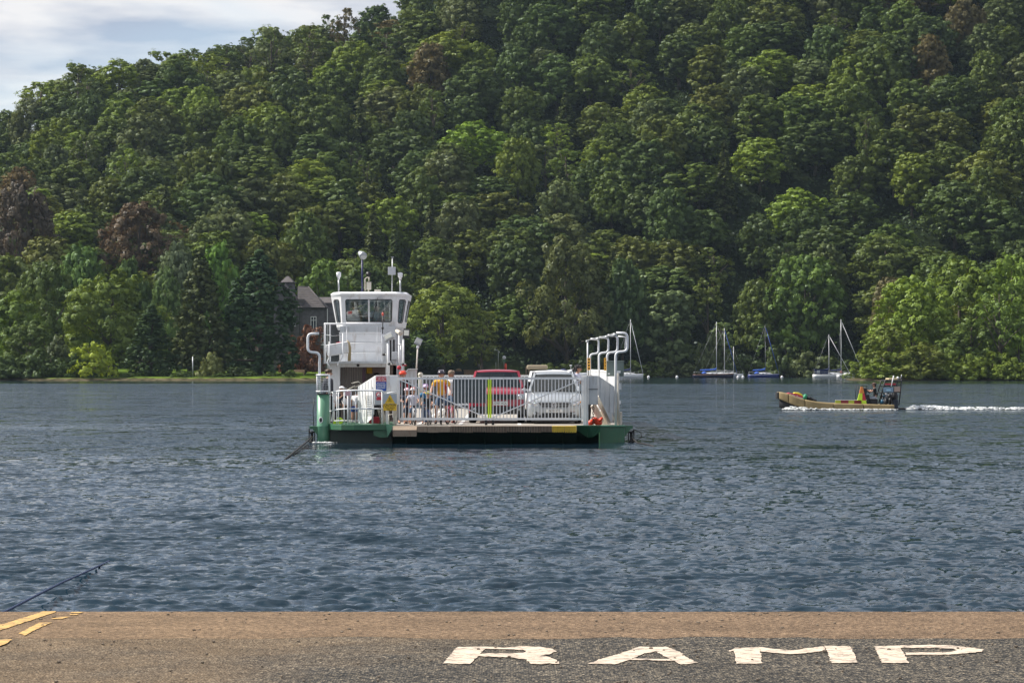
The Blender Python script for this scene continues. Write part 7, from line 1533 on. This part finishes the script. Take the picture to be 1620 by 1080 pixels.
# ------------------------------------------------------------------ house, far landing and lawn things
M_STONE = mat('slate_stone_wall', (0.105, 0.10, 0.105), 0.9, var=0.35, vscale=1.6, bump=.6, bscale=6); M_SLATE = mat('roof_slate', (0.085, 0.075, 0.075), 0.75, var=0.3, vscale=1.2, dirt=(.12, .10, .06), dscale=.5); M_TRIM = mat('house_white_trim', (.72, .72, .70), .6); M_PANE = mat('window_pane', (.03, .04, .05), .05)
def house():
    YH = 447; H = thing('stone_house', 'dark slate stone house with hipped slate roof behind the broad dark cypress', 'house', (WX(490, YH), YH, 1.2))
    def w(px, py, dy=0): v = W(px, py, YH + dy); return Vector((v.x, YH + dy, W(px, py, YH).z))
    # main front block
    x0, x1 = WX(478, YH), WX(520, YH); ze = WZ(486, YH); zt = WZ(452, YH); zb = gz(x0, YH) - .5
    b = MB(); b.bb(x0, x1 + 3, YH, YH + 9, zb, ze, M_STONE); b.build('wall', parent=H)
    b = MB(); e = .5; rid = WX(481, YH)
    A = [Vector((x0 - .8, YH - e, ze - .05)), Vector((x1 - .4, YH - e, ze - .05)), Vector((x1 - .4, YH + 9 + e, ze - .05)), Vector((x0 - .8, YH + 9 + e, ze - .05)), Vector((rid - 1.5, YH + 4.5, zt)), Vector((rid + .4, YH + 4.5, zt))]
    b.add(A, [(0, 1, 5, 4), (1, 2, 5), (2, 3, 4, 5), (3, 0, 4), (3, 2, 1, 0)], M_SLATE); rf = b.build('roof', parent=H)
    b = MB(); b.tube([A[5], A[1]], .09, M_SLATE, n=6); b.tube([A[5], A[4]], .09, M_SLATE, n=6); b.build('ridge_tiles', parent=rf)
    for k in range(12):
        f = k / 12; b = MB(); p0 = A[0].lerp(A[4], f); p1 = A[1].lerp(A[5], f); nrm = Vector((0, -.05, .05)); b.bar(p0 + nrm, p1 + nrm, .05, .03, M_SLATE); b.build('slate_course', parent=rf)
    b = MB(); b.bb(x0 - .9, x1 - .3, YH - e - .12, YH - e, ze - .15, ze - .02, M_BLKP); b.build('gutter', parent=H)
    # left wing: lean roof slope seen from its gable
    xl = WX(432, YH); b = MB(); pts = [(xl, zb), (x0 - .05, zb), (x0 - .05, WZ(486, YH)), (WX(446, YH), WZ(450, YH)), (xl, WZ(462, YH))]
    b.prism([(x, YH + 1.0, z) for x, z in pts], (0, 8, 0), M_STONE); b.build('wall', parent=H)
    b = MB(); a0, a1 = Vector((WX(444.5, YH), YH + .6, WZ(448, YH))), Vector((WX(479.5, YH), YH + .6, WZ(488, YH))); up = Vector((.0, 0, .22)); b.prism([a0, a1, a1 + up, a0 + up], (0, 8.8, 0), M_SLATE)
    b.prism([Vector((WX(444.5, YH), YH + .6, WZ(448, YH))), Vector((WX(425, YH), YH + .6, WZ(470, YH))), Vector((WX(425, YH), YH + .6, WZ(468, YH))), Vector((WX(444.5, YH), YH + .6, WZ(446.4, YH)))], (0, 8.8, 0), M_SLATE); b.build('roof', parent=H)
    b = MB(); b.bar(a0 + Vector((0, -.03, -.1)), a1 + Vector((0, -.03, -.1)), .25, .08, M_BLKP); b.build('barge_board', parent=H)
    # upper block and chimney, and roof to the right
    b = MB(); b.bb(WX(432, YH), WX(455, YH), YH + 9.5, YH + 15, zb, WZ(444, YH), M_STONE); b.build('wall', parent=H)
    zq = WZ(443.5, YH); xa, xb = WX(436, YH), WX(457, YH); b = MB(); b.add([(xa, YH + 9, zq), (xb, YH + 9, zq), (xb, YH + 15.5, zq), (xa, YH + 15.5, zq), (xa + .9, YH + 12, WZ(433, YH)), (xb - 1.1, YH + 12, WZ(433, YH))], [(0, 1, 5, 4), (1, 2, 5), (2, 3, 4, 5), (3, 0, 4), (3, 2, 1, 0)], M_SLATE); b.build('roof', parent=H)
    b = MB(); b.bb(WX(500, YH), WX(545, YH), YH + 9.2, YH + 15, zb, WZ(477, YH), M_STONE); b.build('wall', parent=H)
    b = MB(); xa, xb = WX(497, YH), WX(546, YH); zq = WZ(477, YH); b.add([(xa, YH + 8.8, zq), (xb, YH + 8.8, zq), (xb, YH + 15.4, zq), (xa, YH + 15.4, zq), (xa, YH + 12, WZ(467, YH)), (xb, YH + 12, WZ(467, YH))], [(0, 1, 5, 4), (1, 2, 5), (2, 3, 4, 5), (3, 0, 4), (3, 2, 1, 0)], M_SLATE); b.build('roof', parent=H)
    b = MB(); b.bb(WX(470.5, YH), WX(481, YH), YH - .2, YH + 1.5, WZ(478, YH), WZ(476.5, YH) + .35, M_SLATE); b.bb(WX(471, YH), WX(480, YH), YH - .1, YH + 1.5, WZ(486, YH), WZ(478, YH) - .01, M_STONE); b.build('dormer', parent=H)
    b = MB(); b.bb(WX(474, YH), WX(475, YH), YH - .62, YH - .5, zb, WZ(487, YH), M_BLKP); b.bb(WX(517.5, YH), WX(518.5, YH), YH - .2, YH - .05, zb, WZ(488, YH), M_TRIM); b.build('drain_pipe', parent=H)
    def win(px0, px1, py0, py1, y=YH, n=2):
        b = MB(); xa, xb, za, zb2 = WX(px0, YH), WX(px1, YH), WZ(py1, YH), WZ(py0, YH); t = .10
        b.bb(xa, xb, y - .08, y - .004, za, za + t, M_TRIM); b.bb(xa, xb, y - .08, y - .004, zb2 - t, zb2, M_TRIM); b.bb(xa, xa + t, y - .07, y - .004, za + t, zb2 - t, M_TRIM); b.bb(xb - t, xb, y - .07, y - .004, za + t, zb2 - t, M_TRIM)
        xm = (xa + xb) / 2; b.bb(xm - .05, xm + .05, y - .065, y - .004, za + t, zb2 - t, M_TRIM); zz = zb2 - (zb2 - za) * .28; b.bb(xa + t, xm - .05, y - .06, y - .004, zz - .04, zz + .04, M_TRIM); b.bb(xm + .05, xb - t, y - .06, y - .004, zz - .04, zz + .04, M_TRIM); f = b.build('window', parent=H)
        b = MB(); b.bb(xa + t, xb - t, y - .02, y - .003, za + t, zb2 - t, M_PANE); b.build('pane', parent=f)
        b = MB(); b.bb(xa - .1, xb + .1, y - .18, y - .003, za - .12, za, M_TRIM); b.build('sill', parent=f)
    win(491.5, 500.5, 500.5, 522); win(461, 467, 500, 515, YH + 1.0); win(508, 514, 526, 545)
    b = MB()
    for k in range(9): b.bb(WX(502 + k * 1.2, YH), WX(502 + k * 1.2, YH) + .04, YH - .9, YH - .86, WZ(528, YH), WZ(516, YH), M_BLKP)
    b.bb(WX(501.5, YH), WX(513, YH), YH - .92, YH - .84, WZ(516, YH), WZ(515.3, YH), M_BLKP); b.bb(WX(486, YH), WX(513, YH), YH - .9, YH - .05, WZ(529.5, YH), WZ(528.2, YH), M_STONE); b.build('balcony', parent=H)
house()
# landing on the far shore behind the ferry
b = MB(); b.bb(-22, 12, 499, 514, -.6, 0.62, M_CONC); o = b.build('landing_apron'); o['kind'] = 'structure'
b = MB(); x0, x1 = WX(690, 515), WX(800, 515); b.bb(x0, x1, 515, 515.5, .5, 1.75, M_STONE); tag(b.build('stone_wall', world='base'), 'low dark stone wall at the back of the far ferry landing', 'wall')
def pole(name, px, y0, y1, Y, r, m, lab, cat, extra=None, group=None):
    o = thing(name, lab, cat, (WX(px, Y), Y, WZ(y1, Y)), 0, group); b = MB(); b.tube([P3(px, y1, Y), P3(px, y0, Y)], r, m, n=7); b.build('pole', parent=o)
    if extra: extra(o)
    return o
def ex_lamp(o): b = MB(); b.bar(P3(788, 553.6, 505), P3(783.5, 553.4, 505), .1, .2, M_STEEL); b.ell(P3(789, 556.5, 505), (.2, .2, .22), M_GREY, n=8, k=6); b.build('lamp_head', parent=o)
pole('street_lamp', 788.3, 553, 586, 505, .07, M_STEEL, 'slim grey lamp post on the far landing', 'street lamp', ex_lamp)
def ex_sign(o):
    c = P3(797.5, 565.5, 504); b = MB(); b.lathe([(.36, 0), (.36, .03)], (0, 0, 0), M_SIGNW, n=22); b.v = [(v[0] + c.x, c.y - v[2] - .05, c.z + v[1]) for v in b.v]; s_ = b.build('sign_disc', parent=o); b = MB(); b.bar(c + Vector((-.24, -.09, -.22)), c + Vector((.24, -.09, .22)), .13, .01, M_TEXTK); b.build('black_stripe', parent=s_)
    b = MB(); b.bb(c.x - .3, c.x + .3, 503.9, 503.95, c.z - .85, c.z - .4, M_GREEN); b.build('sign_plate', parent=o)
pole('road_sign', 797.3, 563, 587, 504, .05, M_STEEL, 'white round road sign with black diagonal over a green plate on the far landing', 'road sign', ex_sign)
pole('flag_pole', 757.8, 559, 582, 507, .08, M_GREY, 'plain pale post in front of the sunlit open tree', 'post'); pole('flag_pole', 784.5, 573, 586, 504, .04, M_GREY, 'short thin post left of the slim grey lamp post', 'post')
for px, lab in ((832.5, 'left one of two brown timber piles right of the red car'), (836.8, 'right one of two brown timber piles right of the red car')):
    b = MB(); b.tube([P3(px, 596, 498), P3(px, 580.5, 498)], .16, mat('timber_pile', (.22, .15, .09), .9, var=.3), n=8); tag(b.build('timber_pile', world='base'), lab, 'mooring pile', 'timber piles')
b = MB(); b.tube([P3(800, 588, 503), P3(800, 577, 503)], .22, M_ORANGE, n=8); b.ell(P3(800, 576.5, 503), (.2, .2, .25), M_ORANGE, n=8, k=6); tag(b.build('life_buoy_post', world='base'), 'short red post beside the round road sign on the far landing', 'post')
M_HUT = mat('tan_timber', (.42, .28, .16), .8, var=.2)
o = thing('landing_hut', 'low tan timber kiosk with flat roof on the far landing left of the red car', 'kiosk', (WX(745, 506), 506, .62)); b = MB(); b.bb(WX(734, 506), WX(757, 506), 506, 509, .62, WZ(585.8, 506), M_HUT); b.build('wall', parent=o); b = MB(); b.bb(WX(733, 506), WX(758, 506), 505.6, 509.4, WZ(585.8, 506), WZ(585, 506), M_HUT); b.build('roof', parent=o)
o = thing('dark_skip', 'dark container with a tan load beside the timber kiosk on the far landing', 'container', (WX(725, 505), 505, .62)); b = MB(); b.bb(WX(716, 505), WX(733, 505), 505, 507, .62, WZ(587, 505), M_BLKP); b.build('bin', parent=o); b = MB(); b.ell((WX(725, 505), 506, WZ(587, 505)), (.7, .6, .55), M_HUT, n=9, k=5, z0=0, smooth=False); b.build('load', parent=o)
pole('shore_post', 305, 564, 597, 408.5, .09, M_STEEL, 'grey post at the water edge below the brownish cypress', 'post')
o = thing('garden_bench', 'small wooden bench on the lawn between the cypress and the ferry', 'bench', (WX(473, 418), 418, gz(WX(473, 418), 418)))
b = MB(); x = WX(473, 418); z = gz(x, 418); b.bb(x - .9, x + .9, 418, 418.4, z + .42, z + .48, M_HUT); b.build('seat', parent=o); b = MB(); b.bb(x - .9, x + .9, 418.42, 418.48, z + .55, z + .95, M_HUT); b.build('backrest', parent=o)
for s_ in (-.8, .8): b = MB(); b.bb(x + s_ - .04, x + s_ + .04, 418.05, 418.45, z, z + .42, M_HUT); b.build('leg', parent=o)
